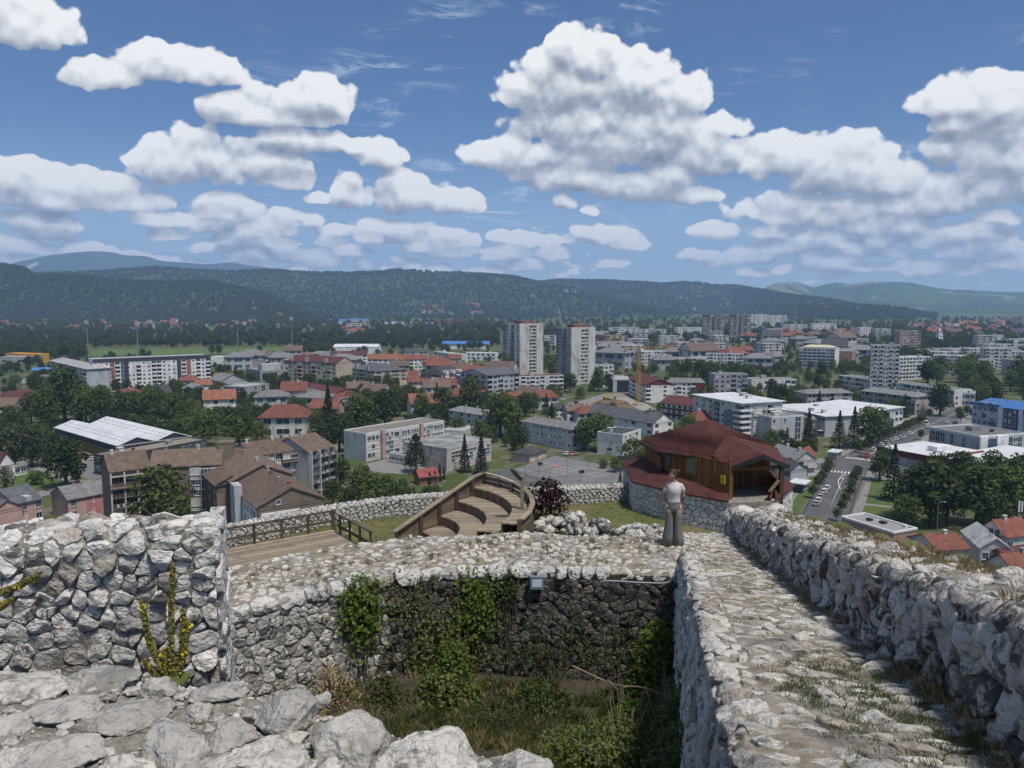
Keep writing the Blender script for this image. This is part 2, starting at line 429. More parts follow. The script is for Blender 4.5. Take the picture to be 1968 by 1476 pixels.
def woodmat(name, c1, c2, dark, along=(1, 1, 14), rnd=0.25):
	if name in MATS: return MATS[name]
	m_ = bpy.data.materials.new(name); m_.use_nodes = True
	t = NT(m_.node_tree); b = t.n['Principled BSDF']
	geo = t.node('ShaderNodeNewGeometry'); oi = t.node('ShaderNodeObjectInfo')
	pos = t.scale_v(geo.outputs['Position'], along)
	f = t.noise(pos, 2.2, 6, 0.7, 0.3)
	col = t.mix(t.step(f, 0.3, 0.7), c1, c2)
	col = t.mix(t.m('MULTIPLY', t.step(t.noise(geo.outputs['Position'], 1.3, 5, 0.6), 0.5, 0.7), 0.5), col, dark)
	col = t.mix(1.0, col, t.mix(oi.outputs['Random'], (1 - rnd,) * 3 + (1,), (1 + rnd,) * 3 + (1,)), 'MULTIPLY')
	t.put(b.inputs['Base Color'], col); b.inputs['Roughness'].default_value = 0.85; b.inputs['Specular IOR Level'].default_value = 0.2
	bn = t.node('ShaderNodeBump'); bn.inputs['Strength'].default_value = 0.5; bn.inputs['Distance'].default_value = 0.01
	t.put(bn.inputs['Height'], f); t.put(b.inputs['Normal'], bn.outputs[0])
	MATS[name] = m_; return m_
def glassmat(name='window_glass', c=(0.03, 0.04, 0.05, 1)):
	if name in MATS: return MATS[name]
	m_ = mat(name, c, tuple(x * 0.6 for x in c[:3]) + (1,), 0.7, rough=0.12, spec=0.5)
	return m_
# ------------------------------------------------------------------ masonry
def clip_poly(poly, nx, ny, c):
	out = []; n = len(poly)
	for i in range(n):
		p = poly[i]; q = poly[(i + 1) % n]
		dp = p[0] * nx + p[1] * ny - c; dq = q[0] * nx + q[1] * ny - c
		if dp <= 0: out.append(p)
		if (dp < 0 < dq) or (dq < 0 < dp):
			t = dp / (dp - dq); out.append((p[0] + (q[0] - p[0]) * t, p[1] + (q[1] - p[1]) * t))
	return out
def voronoi(pts, x0, x1, y0, y1, k=26):
	P = np.array(pts); cells = []
	for i, (x, y) in enumerate(P):
		d = ((P - P[i]) ** 2).sum(1); idx = np.argsort(d)[1:k]
		poly = [(x0, y0), (x1, y0), (x1, y1), (x0, y1)]
		for j in idx:
			nx, ny = P[j] - P[i]; mx, my = (P[j] + P[i]) / 2
			poly = clip_poly(poly, nx, ny, nx * mx + ny * my)
			if len(poly) < 3: break
		cells.append(poly)
	return cells
def course_seeds(Wd, H, w, h, r, jit=0.32, t0=0.0, grow=None):
	"""stones laid in wandering rows; grow(s, t) scales the local stone size"""
	pts = []; t = t0
	while t < H:
		rowh = h * r.uniform(0.6, 1.45); s = -r.random() * w
		while s < Wd:
			g = grow(s, t) if grow else 1.0
			sw = w * g * r.choice((0.45, 0.7, 0.9, 1.0, 1.25, 1.6)) * r.uniform(0.85, 1.15)
			if 0.01 < s + sw / 2 < Wd - 0.01:
				pts.append((s + sw / 2, min(H - 0.01, max(0.01, t + rowh / 2 + r.uniform(-jit, jit) * h))))
			s += sw
		t += rowh
	return pts
def poisson_seeds(x0, x1, y0, y1, rfun, r, n=4000, inside=None):
	pts = []; rs = []
	for _ in range(n):
		x, y = r.uniform(x0, x1), r.uniform(y0, y1)
		if inside and not inside(x, y): continue
		q = rfun(x, y) * r.uniform(0.75, 1.25)
		ok = True
		for (a, b), c in zip(pts, rs):
			if (a - x) ** 2 + (b - y) ** 2 < (min(q, c) * 0.5 + max(q, c) * 0.5) ** 2: ok = False; break
		if ok: pts.append((x, y)); rs.append(q)
	return pts
RINGS_LO = [(1.0, None), (1.0, -0.1), (0.97, 0.62), (0.86, 0.94), (0.55, 1.0)]
RINGS_HI = [(1.0, None), (1.0, -0.2), (0.994, 0.50), (0.972, 0.82), (0.91, 0.95), (0.79, 0.99), (0.63, 1.0), (0.44, 1.0), (0.22, 1.0)]
def stone_from_cell(poly, r, gap, thick, n=18, hi=False, deep=0.08, tilt=0.18, rough=0.16, round_=1, chaikin=0.80):
	"""(s, t, h) vertices and faces of one stone filling a cell"""
	P = np.array(poly); c = P.mean(0)
	# area centroid
	x, y = P[:, 0], P[:, 1]; x2, y2 = np.roll(x, -1), np.roll(y, -1); cr = x * y2 - x2 * y; A = cr.sum() / 2
	if abs(A) < 1e-5: return None
	c = np.array([((x + x2) * cr).sum() / (6 * A), ((y + y2) * cr).sum() / (6 * A)])
	size = math.sqrt(abs(A))
	d = P - c; L = np.linalg.norm(d, axis=1); P = c + d * np.maximum(0.3, 1 - gap / np.maximum(L * 0.8, 1e-6))[:, None]
	for _ in range(round_):
		Q = np.roll(P, -1, 0); a = chaikin; P = np.stack([P * a + Q * (1 - a), P * (1 - a) + Q * a], 1).reshape(-1, 2)
	seg = np.roll(P, -1, 0) - P; sl = np.linalg.norm(seg, axis=1); cum = np.concatenate([[0], np.cumsum(sl)])
	ts = np.linspace(0, cum[-1], n, endpoint=False); ii = np.clip(np.searchsorted(cum, ts, 'right') - 1, 0, len(P) - 1)
	E = P[ii] + seg[ii] * ((ts - cum[ii]) / np.maximum(sl[ii], 1e-9))[:, None]
	E = c + (E - c) * (1 + rough * 0.15 * np.array([r.uniform(-1, 1) for _ in range(n)]))[:, None]
	planes = [(r.uniform(0.75, 1.15), r.uniform(-1, 1) * tilt * 2.2, r.uniform(-1, 1) * tilt * 2.2) for _ in range(6)]
	th = thick * r.uniform(0.6, 1.35); tx, ty = r.uniform(-tilt, tilt), r.uniform(-tilt, tilt)
	lumps = np.array([r.uniform(-1, 1) for _ in range(n)]); lumps = (lumps + np.roll(lumps, 1)) * 0.5
	E = c + (E - c) * (1 + rough * 0.45 * lumps)[:, None]
	vs = []
	rings = RINGS_HI if hi else RINGS_LO
	for (q, hh) in rings:
		R = c + (E - c) * q; l = (R - c) / size
		if hh is None: h = np.full(n, -deep)
		else:
			h = np.full(n, hh)
			if hh > 0.3:
				f = np.min([a + bx * l[:, 0] * 2 + by * l[:, 1] * 2 for a, bx, by in planes], axis=0)
				h = np.minimum(h * 1.05, f)
			h = th * h + (l[:, 0] * tx + l[:, 1] * ty) * th * 1.2
		vs.append(np.column_stack([R, h]))
	vs.append(np.array([[c[0], c[1], vs[-1][:, 2].mean()]]))
	V = np.concatenate(vs); m_ = len(rings)
	fs = []
	for i in range(m_ - 1):
		for j in range(n):
			a = i * n + j; b = i * n + (j + 1) % n; fs.append((a, b, b + n)); fs.append((a, b + n, a + n))
	for j in range(n): fs.append(((m_ - 1) * n + j, (m_ - 1) * n + (j + 1) % n, m_ * n))
	return V, fs, size
def lay_stones(parent, cells, mapfn, material, r, name='stone', gap=0.02, thick=0.05, n=18, hi=False, amp=0.25, freq=9.0, deep=0.08, keep=None, origin=(0, 0, 0), smooth=True, limit=300, **kw):
	"""one object per cell, mapped onto the wall by mapfn(s, t, h) -> world"""
	made = []
	for poly in cells:
		if len(poly) < 3: continue
		c = np.mean(poly, 0)
		if keep and not keep(c[0], c[1]): continue
		g = gap(c[0], c[1]) if callable(gap) else gap
		th = thick(c[0], c[1]) if callable(thick) else thick
		res = stone_from_cell(poly, r, g, th, n=n, hi=hi, deep=deep, **kw)
		if res is None: continue
		V, fs, size = res
		X = mapfn(V[:, 0], V[:, 1], V[:, 2])
		k = r.random() * 50
		a = amp * min(size, 0.4) * 0.30
		for ax in range(3):
			q_ = X * freq * 0.55 + k + ax * 31.7; X[:, ax] += a * (fbm(q_, 3, seed=ax) + 0.45 * (0.5 - np.abs(vnoise(q_ * 2.3, ax + 7))) * 0.7)
		made.append((X, fs, size))
	made.sort(key=lambda q: -q[2])
	org = np.array(origin, float)
	for X, fs, size in made[:limit]:
		me = np_mesh(name, X - org, fs, material, smooth)
		link(name, me, parent)
	if len(made) > limit:
		vs = []; ff = []; k = 0
		for X, fs, size in made[limit:]:
			vs.append(X - org); ff.append(np.array(fs) + k); k += len(X)
		o = link('small_stones', np_mesh('small_stones', np.concatenate(vs), np.concatenate(ff), material, smooth), parent); o['kind'] = 'stuff'
	return len(made)
def grid_sheet(mapfn, s0, s1, t0, t1, ns, nt, h=-0.03, amp=0.02, freq=5.0, seed=3):
	s = np.linspace(s0, s1, ns); t = np.linspace(t0, t1, nt); Sg, Tg = np.meshgrid(s, t)
	X = mapfn(Sg.ravel(), Tg.ravel(), h(Sg.ravel(), Tg.ravel()) if callable(h) else np.full(Sg.size, h))
	for ax in range(3): X[:, ax] += amp * fbm(X * freq + ax * 9.1, 4, seed=seed + ax)
	i = np.arange(ns * nt).reshape(nt, ns)
	F = np.stack([i[:-1, :-1], i[:-1, 1:], i[1:, 1:], i[1:, :-1]], -1).reshape(-1, 4)
	return X, F
def profile_map(base, normal, profile):
	"""base(s)->(n,3) point on the wall foot line, normal(s)->(n,2) outward plan normal,
	profile: list of (out, up) polyline followed by t; h is along the profile normal"""
	pr = np.array(profile, float); seg = np.diff(pr, axis=0); sl = np.linalg.norm(seg, axis=1); cum = np.concatenate([[0], np.cumsum(sl)])
	tang = seg / sl[:, None]
	nrm = np.column_stack([tang[:, 1], -tang[:, 0]])       # outward for a front face rising
	def f(s, t, h):
		B = base(s); Nn = normal(s)
		t = np.clip(t, 0, cum[-1] - 1e-6); k = np.clip(np.searchsorted(cum, t, 'right') - 1, 0, len(seg) - 1)
		p = pr[k] + tang[k] * (t - cum[k])[:, None]
		# blend normals across corners
		w = 0.06; n_ = nrm[k].copy()
		for c in range(1, len(seg)):
			u = np.clip((t - (cum[c] - w)) / (2 * w), 0, 1); near = np.abs(t - cum[c]) < w
			nb = nrm[c - 1] * (1 - u)[:, None] + nrm[c] * u[:, None]
			n_[near] = nb[near]
		n_ /= np.linalg.norm(n_, axis=1)[:, None]
		q = p + n_ * h[:, None]
		return np.column_stack([B[:, 0] + Nn[:, 0] * q[:, 0], B[:, 1] + Nn[:, 1] * q[:, 0], B[:, 2] + q[:, 1]])
	f.length = cum[-1]
	return f
def polyline(pts):
	P = np.array(pts, float); seg = np.diff(P, axis=0); sl = np.linalg.norm(seg[:, :2], axis=1); cum = np.concatenate([[0], np.cumsum(sl)])
	def f(s):
		s = np.asarray(s, float); k = np.clip(np.searchsorted(cum, s, 'right') - 1, 0, len(seg) - 1)
		return P[k] + seg[k] * ((s - cum[k]) / sl[k])[:, None]
	f.length = cum[-1]; return f
def smooth_line(pts, n=40):
	"""Catmull-Rom through the points"""
	P = [np.array(p, float) for p in pts]; P = [2 * P[0] - P[1]] + P + [2 * P[-1] - P[-2]]; out = []
	for i in range(1, len(P) - 2):
		for t in np.linspace(0, 1, n, endpoint=False):
			a, b, c, d = P[i - 1], P[i], P[i + 1], P[i + 2]
			out.append(0.5 * (2 * b + (c - a) * t + (2 * a - 5 * b + 4 * c - d) * t * t + (3 * b - 3 * c + d - a) * t ** 3))
	out.append(P[-2]); return out
_ICO = {}
def ico(sub):
	if sub in _ICO: return _ICO[sub]
	import bmesh
	bm = bmesh.new(); bmesh.ops.create_icosphere(bm, subdivisions=sub, radius=1.0)
	V = np.array([v.co[:] for v in bm.verts]); F = np.array([[v.index for v in f.verts] for f in bm.faces]); bm.free()
	_ICO[sub] = (V, F); return V, F
def rock_verts(r, sub=3, facets=9, rough=0.10):
	"""faceted boulder of about unit radius"""
	V, F = ico(sub); k = r.random() * 99
	N = np.array([[r.gauss(0, 1) for _ in range(3)] for _ in range(facets)]); N /= np.linalg.norm(N, axis=1)[:, None]
	D = np.array([r.uniform(0.62, 0.95) for _ in range(facets)])
	dots = V @ N.T; dots = np.where(dots > 0.05, D[None, :] / np.maximum(dots, 0.05), 9)
	rad_ = np.minimum(1.05, dots.min(1)) * (1 + rough * fbm(V * 1.7 + k, 4, seed=5))
	rad_ += 0.04 * fbm(V * 6 + k, 3, seed=9) + 0.05 * (0.35 - np.abs(vnoise(V * 3.3 + k, 4)))
	return V * rad_[:, None], F
# ------------------------------------------------------------------ plain, roads, hills
def ground_mat():
	m_ = bpy.data.materials.new('plain_ground'); m_.use_nodes = True
	t = NT(m_.node_tree); b = t.n['Principled BSDF']
	pos = t.node('ShaderNodeNewGeometry').outputs['Position']
	a = t.noise(pos, 0.012, 6, 0.6); c = t.noise(pos, 0.09, 5, 0.6); d = t.noise(pos, 0.9, 4, 0.6)
	col = t.mix(t.step(a, 0.40, 0.60), (0.060, 0.085, 0.024, 1), (0.095, 0.105, 0.040, 1))
	col = t.mix(t.m('MULTIPLY', t.step(c, 0.50, 0.60), 0.75), col, (0.16, 0.150, 0.125, 1))
	col = t.mix(t.m('MULTIPLY', t.step(d, 0.45, 0.65), 0.35), col, (0.04, 0.052, 0.018, 1))
	t.put(b.inputs['Base Color'], col); b.inputs['Roughness'].default_value = 0.95; b.inputs['Specular IOR Level'].default_value = 0.1
	return m_
GROUND = ground_mat()
m = MB()
xs = [-15000, -6000, -1500, 1500, 6000, 15000]; ys = [-3000, 0, 1500, 5000, 12600]
idx = {}
for j, y in enumerate(ys):
	for i, x in enumerate(xs): idx[i, j] = len(m.v); m.v.append((x, y, 0.0))
for j in range(len(ys) - 1):
	for i in range(len(xs) - 1): m.f.append((idx[i, j], idx[i + 1, j], idx[i + 1, j + 1], idx[i, j + 1])); m.mi.append(0)
struct('ground', m.mesh('ground', GROUND))
ASPH = mat('asphalt', (0.105, 0.105, 0.108, 1), (0.075, 0.075, 0.077, 1), 0.3, 0.9, 0, dirt=(0.14, 0.138, 0.13, 1), dscale=0.06, damt=0.5)
PAVE = mat('pavement_slabs', (0.24, 0.23, 0.215, 1), (0.18, 0.172, 0.16, 1), 0.4, 0.9, 0)
PAINT = mat('road_paint', (0.72, 0.72, 0.70, 1), (0.55, 0.55, 0.53, 1), 1.5, 0.7)
GRASS = mat('town_grass', (0.058, 0.095, 0.020, 1), (0.090, 0.120, 0.034, 1), 0.15, 0.95, 0, dirt=(0.12, 0.125, 0.05, 1), dscale=0.05, damt=0.6)
GRAVEL = mat('pale_gravel', (0.33, 0.31, 0.27, 1), (0.24, 0.225, 0.195, 1), 0.5, 0.95)
EARTH = mat('dug_earth', (0.19, 0.125, 0.075, 1), (0.12, 0.080, 0.048, 1), 0.3, 0.95)
TARMAC_OLD = mat('old_tarmac', (0.185, 0.185, 0.183, 1), (0.15, 0.15, 0.148, 1), 0.12, 0.9, 0, dirt=(0.11, 0.11, 0.108, 1), dscale=0.05, damt=0.5)
ROADS = []      # plan polygons kept clear of houses and trees
def flat(name, px, m_, z, keep=True, world=False, kind='structure'):
	P = [np.array(p) if world else gz(p[0], p[1], 0)[:2] for p in px]
	A = sum(P[i][0] * P[(i + 1) % len(P)][1] - P[(i + 1) % len(P)][0] * P[i][1] for i in range(len(P)))
	if A < 0: P = P[::-1]
	mm = MB(); mm.prism(P, -0.5, z); o = struct(name, mm.mesh(name, m_))
	if keep: ROADS.append(P)
	return o
def strip(center, w0, w1=None, n=14):
	"""plan polygon of a strip along a smooth line of plan points"""
	C = np.array([p[:2] for p in smooth_line([np.array([c[0], c[1], 0.0]) for c in center], n)])
	d = np.gradient(C, axis=0); d /= np.linalg.norm(d, axis=1)[:, None]; nrm = np.column_stack([-d[:, 1], d[:, 0]])
	w = np.linspace(w0, w1 or w0, len(C))[:, None] / 2
	return list(C + nrm * w) + list((C - nrm * w)[::-1]), C, d, nrm
def ribbon(name, poly, m_, z, keep=True):
	n = len(poly) // 2; L = poly[:n]; R = poly[n:][::-1]; mm = MB()
	vs = [(p[0], p[1], z) for p in L] + [(p[0], p[1], z) for p in R] + [(p[0], p[1], -0.4) for p in L] + [(p[0], p[1], -0.4) for p in R]
	fs = []
	for i in range(n - 1):
		fs += [(n + i, n + i + 1, i + 1, i), (i, i + 1, 2 * n + i + 1, 2 * n + i), (n + i + 1, n + i, 3 * n + i, 3 * n + i + 1)]
	mm.add(vs, fs)
	if keep:
		for i in range(n - 1): ROADS.append([L[i], L[i + 1], R[i + 1], R[i]])
	return struct(name, mm.mesh(name, m_))
# boulevard: near the fort to the roundabout end
BLV = [gz(u, v)[:2] for u, v in [(1560, 1050), (1583, 1000), (1600, 960), (1618, 922), (1636, 894), (1680, 868), (1730, 842), (1790, 815), (1850, 789), (1905, 770)]]
poly, BC_, BD_, BN_ = strip(BLV, 13.0, 15.0)
poly2, _, _, _ = strip(BLV, 34, 30)
ribbon('pavement', poly2, PAVE, 0.11)
polyg, _, _, _ = strip(BLV[:4], 22.0, 22.0)
gL, gC, gD, gN = strip([p + np.array([-0.88, 0.47]) * 8.6 for p in BLV[:4]], 3.6)
ribbon('grass_verge', gL, GRASS, 0.135)
gR, _, _, _ = strip([p - np.array([-0.88, 0.47]) * 8.8 for p in BLV[:4]], 3.6)
ribbon('grass_verge', gR, GRASS, 0.135)
ribbon('road', poly, ASPH, 0.125)
side = [gz(u, v)[:2] for u, v in [(1380, 880), (1480, 888), (1560, 897), (1640, 893)]]
ribbon('road', strip(side, 11)[0], ASPH, 0.129)
ribbon('road', strip([gz(u, v)[:2] for u, v in [(1640, 893), (1700, 905), (1760, 900)]], 9)[0], ASPH, 0.133)
# painted lines on the boulevard
mm = MB()
def dash(c, d, L, w, z=0.1365):
	n = np.array([-d[1], d[0]]); P = [c - d * L / 2 - n * w / 2, c + d * L / 2 - n * w / 2, c + d * L / 2 + n * w / 2, c - d * L / 2 + n * w / 2]
	mm.add([(p[0], p[1], z) for p in P], [(0, 1, 2, 3)])
for k in range(4, len(BC_) - 2):
	p, d, n = BC_[k], BD_[k], BN_[k]
	seg = np.linalg.norm(BC_[k + 1] - p)
	for q in range(int(max(1, seg // 7))):
		c = p + d * (q * 7)
		dist = c[1]
		if 268 < dist < 300: continue
		dash(c - n * 0.3, d, 3.2, 0.26)
		dash(c + n * 5.9, d, 6.6, 0.16); dash(c - n * 5.9, d, 6.6, 0.16)
for (u, v, dirpx, nst) in [(1628, 909, (1640, 910), 6), (1655, 883, (1672, 887), 9)]:
	c0 = gz(u, v)[:2]
	along = BD_[np.argmin(np.linalg.norm(BC_ - c0, axis=1))]; n = np.array([-along[1], along[0]])
	for q in range(nst + 3): dash(c0 + n * (5.2 - q * 1.15), along, 3.2, 0.55)
tl = [gz(u, v)[:2] for u, v in [(1622, 911), (1614, 920), (1611, 928), (1615, 941)]]
C_ = [p[:2] for p in smooth_line([np.array([*p, 0]) for p in tl], 8)]
for a_, b_ in zip(C_[:-1], C_[1:]): dash((a_ + b_) / 2, (b_ - a_) / np.linalg.norm(b_ - a_), np.linalg.norm(b_ - a_) * 1.04, 0.24, 0.139)
# turn arrow
ar = gz(1620, 921)[:2]; dash(ar, BD_[30], 2.4, 0.3, 0.139); dash(ar + BD_[30] * 1.1 + np.array([-0.5, 0.2]), np.array([-0.8, 0.6]), 1.4, 0.3, 0.140)
struct('road_marking', mm.mesh('road_marking', PAINT))
# open plots
flat('school_yard', [(695, 893), (745, 882), (790, 893), (840, 905), (780, 912), (700, 906)], PAVE, 0.06)
flat('sports_court', [(985, 903), (1068, 876), (1215, 903), (1205, 925), (1100, 935), (1050, 922)], TARMAC_OLD, 0.08)
flat('road', [(870, 960), (935, 918), (975, 900), (1180, 945), (1250, 970), (1240, 1010), (1000, 985)], ASPH, 0.05)
flat('parking_lot', [(1062, 778), (1115, 771), (1160, 757), (1240, 752), (1250, 759), (1165, 768), (1100, 790), (1068, 797)], PAVE, 0.06)
flat('building_plot', [(1068, 799), (1100, 792), (1165, 770), (1215, 764), (1268, 790), (1240, 800), (1180, 787), (1110, 800)], EARTH, 0.07)
flat('gravel_track', [(1180, 766), (1205, 763), (1240, 775), (1262, 788), (1240, 793), (1205, 775)], GRAVEL, 0.09)
flat('park_lawn', [(1650, 955), (1668, 920), (1720, 925), (1760, 960), (1770, 1000), (1690, 1000), (1640, 990)], GRASS, 0.15, keep=False)
flat('park_path', [(1632, 998), (1645, 972), (1660, 935), (1665, 918), (1676, 918), (1672, 938), (1662, 972), (1652, 998)], PAVE, 0.17)
flat('park_path', [(1660, 968), (1715, 974), (1714, 977), (1659, 972)], PAVE, 0.19)
flat('lawn', [(1566, 882), (1580, 862), (1604, 858), (1606, 876), (1590, 880)], GRASS, 0.15, keep=False)
flat('stadium_pitch', [(172, 674), (560, 667), (572, 676), (180, 684)], mat('pitch_grass', (0.075, 0.125, 0.028, 1), (0.10, 0.15, 0.04, 1), 0.02, 0.95), 0.08)
flat('stadium_pitch', [(430, 683), (562, 676), (570, 688), (470, 694)], GRASS, 0.10)
flat('yard', [(150, 886), (192, 872), (205, 915), (175, 925), (150, 912)], TARMAC_OLD, 0.06)
flat('lane', [(50, 893), (115, 908), (150, 922), (205, 925), (205, 930), (140, 930), (48, 900)], PAVE, 0.08)
flat('lawn', [(20, 918), (55, 902), (110, 920), (112, 932), (60, 940), (18, 945)], GRASS, 0.10)
flat('lane', [(72, 945), (110, 938), (112, 948), (76, 955)], PAVE, 0.085)
flat('parking_lot', [(0, 745), (48, 727), (62, 730), (20, 748), (0, 756)], PAVE, 0.06)
flat('street', [(1480, 990), (1545, 880), (1560, 884), (1530, 960), (1520, 1000)], PAVE, 0.05)
flat('car_park', [(1730, 830), (1800, 800), (1870, 770), (1890, 790), (1870, 830), (1790, 826), (1770, 850)], TARMAC_OLD, 0.06, keep=False)
flat('parking_lot', [(1900, 885), (1968, 868), (2000, 875), (1990, 920)], TARMAC_OLD, 0.06)
flat('meadow', [(1175, 632), (1290, 628), (1300, 634), (1190, 640)], mat('meadow_grass', (0.12, 0.14, 0.045, 1), (0.15, 0.155, 0.06, 1), 0.02), 0.12)
flat('meadow', [(1730, 622), (1968, 616), (2100, 620), (2000, 630), (1760, 630)], MATS['meadow_grass'], 0.14, keep=False)
FOREST = None
def forest_mat(name, c1, c2, field=None, fs=0.0012, fthr=0.58, bs=0.05):
	m_ = bpy.data.materials.new(name); m_.use_nodes = True
	t = NT(m_.node_tree); b = t.n['Principled BSDF']
	pos = t.node('ShaderNodeNewGeometry').outputs['Position']
	n1 = t.noise(pos, bs, 4, 0.65); n2 = t.noise(pos, bs * 0.09, 5, 0.6)
	col = t.mix(t.step(n1, 0.35, 0.65), c1, c2)
	col = t.mix(t.m('MULTIPLY', t.step(n2, 0.45, 0.62), 0.5), col, tuple(x * 1.5 for x in c2[:3]) + (1,))
	if field:
		ff = t.step(t.noise(t.v('MULTIPLY', pos, (1, 0.45, 1)), fs, 6, 0.66), fthr, fthr + 0.02)
		col = t.mix(ff, col, field)
	t.put(b.inputs['Base Color'], col); b.inputs['Roughness'].default_value = 1.0; b.inputs['Specular IOR Level'].default_value = 0.0
	bn = t.node('ShaderNodeBump'); bn.inputs['Strength'].default_value = 1.0; bn.inputs['Distance'].default_value = 9.0
	t.put(bn.inputs['Height'], n1); t.put(b.inputs['Normal'], bn.outputs[0])
	return m_
HF1 = forest_mat('hill_forest_near', (0.026, 0.040, 0.014, 1), (0.052, 0.074, 0.024, 1))
HF2 = forest_mat('hill_forest_far', (0.032, 0.050, 0.018, 1), (0.056, 0.082, 0.028, 1), (0.085, 0.115, 0.04, 1), 0.0016, 0.64)
HF3 = forest_mat('mountain_cover', (0.03, 0.05, 0.022, 1), (0.05, 0.075, 0.03, 1), (0.36, 0.35, 0.31, 1), 0.0011, 0.66, bs=0.012)
HF4 = forest_mat('mountain_fields', (0.035, 0.060, 0.022, 1), (0.060, 0.095, 0.032, 1), (0.17, 0.19, 0.085, 1), 0.0013, 0.545, bs=0.02)
def crest(pts, d):
	"""silhouette pixels at distance d (a number or one per point) -> sampled crest x, y, z"""
	P = []
	for i, (u, v) in enumerate(pts): P.append(at(u, v, d[i] if hasattr(d, '__len__') else d))
	return np.array(P)
def ridge(name, pts, d, front, back, m_, nx=240, ny=46, amp=10, freq=0.004, seed=0, pw=1.0, fine=0.0):
	C = np.array(smooth_line(crest(pts, d), 12)); xs = np.linspace(C[0, 0], C[-1, 0], nx)
	# order by x for interpolation
	o = np.argsort(C[:, 0]); cx, cy, cz = C[o, 0], C[o, 1], C[o, 2]
	zc = np.interp(xs, cx, cz); yc = np.interp(xs, cx, cy)
	tt = np.concatenate([np.linspace(0, 1, ny * 2 // 3), 1 + np.linspace(0, 1, ny // 3 + 1)[1:]])
	V = []
	for t in tt:
		if t <= 1: y = yc - front * (1 - t); q = (1 - np.cos(math.pi * t ** pw)) / 2
		else: y = yc + back * (t - 1); q = (1 + np.cos(math.pi * (t - 1))) / 2
		z = (zc + 1) * q - 1
		V.append(np.column_stack([xs * (y / yc), y, z]))
	V = np.concatenate(V); k = np.repeat(np.minimum(1, np.minimum(tt / 0.25, (2 - tt) / 0.25)), nx)
	shape = np.repeat(np.abs(tt - 1), nx);
	P2 = np.column_stack([V[:, 0], V[:, 1], V[:, 0] * 0])
	V[:, 2] += k * amp * fbm(P2 * freq, 5, seed=seed) * np.clip(shape * 4, 0.06, 1)
	if fine: V[:, 2] += k * fine * vnoise(P2 * 0.03, seed + 3)
	i = np.arange(nx * len(tt)).reshape(len(tt), nx)
	F = np.stack([i[:-1, :-1], i[:-1, 1:], i[1:, 1:], i[1:, :-1]], -1).reshape(-1, 4)
	struct(name, np_mesh(name, V, F, m_))
	return V, F
RG1 = ridge('wooded_hill', [(-330, 520), (-200, 512), (-80, 505), (0, 510), (44, 517), (70, 531), (100, 529), (168, 532), (208, 537), (302, 544), (386, 541), (436, 549), (503, 566), (553, 586), (590, 603), (640, 622)], [3300] * 12 + [3200, 3100, 3000, 2900], 800, 900, HF1, amp=26, freq=0.006, seed=3)
RG2 = ridge('wooded_ridge', [(-300, 533), (60, 529), (208, 522), (312, 517), (362, 520), (436, 525), (513, 522), (570, 525), (650, 527), (717, 525), (767, 521), (784, 524), (918, 528), (985, 533), (1029, 542), (1100, 556), (1180, 572), (1260, 590), (1330, 606)], 5000, 1750, 1500, HF2, nx=320, amp=60, freq=0.0028, seed=7)
RG3 = ridge('wooded_ridge', [(980, 556), (1029, 545), (1069, 540), (1136, 539), (1200, 541), (1264, 545), (1308, 545), (1368, 549), (1412, 549), (1442, 556), (1480, 562), (1537, 571), (1588, 576), (1639, 586), (1707, 598), (1751, 606), (1800, 614)], [6000] * 9 + [5600, 5200, 4800, 4600, 4400, 4200, 4100, 4000], 1500, 1500, HF2, nx=300, amp=55, freq=0.003, seed=11)
ridge('mountain', [(-400, 515), (-150, 511), (0, 511), (30, 506), (70, 498), (100, 492), (150, 486), (180, 484), (215, 486), (240, 491), (280, 493), (310, 501), (350, 504), (400, 508), (440, 505), (480, 511), (560, 520), (620, 525), (690, 522), (717, 523), (760, 530), (800, 538)], 10500, 2800, 1600, HF3, nx=200, amp=100, freq=0.0009, seed=17)
ridge('mountain', [(800, 548), (880, 538), (920, 531), (960, 528), (990, 531), (1030, 538), (1080, 541), (1150, 548)], 9500, 2200, 1500, HF3, nx=60, amp=60, freq=0.001, seed=19)
ridge('mountain', [(1380, 590), (1430, 572), (1456, 560), (1490, 546), (1517, 543), (1538, 544), (1561, 552), (1585, 547), (1612, 543), (1636, 547), (1673, 543), (1724, 545), (1775, 551), (1809, 556), (1877, 560), (1968, 563), (2100, 566), (2400, 570)], 9500, 4600, 2000, HF4, nx=260, ny=70, amp=110, freq=0.0016, seed=23, pw=1.15)
# pale quarry scars and a bare rock face
def patch(name, px, d0, dslope, m_):
	P = [at(u, v, d0 + dslope * i) for i, (u, v) in enumerate(px)]
	V, F = ico(3); c = np.mean(P, 0); ex = (max(p[0] for p in P) - min(p[0] for p in P)) / 2; ez = (max(p[2] for p in P) - min(p[2] for p in P)) / 2
	X = V * np.array([ex, ex * 0.6, ez]) * (1 + 0.35 * fbm(V * 2 + c[0] * 0.01, 4, seed=2))[:, None] + c
	return tag(link(name, np_mesh(name, X, F, m_, False)), None, None, None, 'structure')
CLIFF = mat('pale_cliff', (0.40, 0.38, 0.33, 1), (0.12, 0.13, 0.08, 1), 0.05, 0.95)
patch('rock_face', [(480, 583), (500, 602), (484, 600), (496, 585)], 2890, 0, CLIFF)
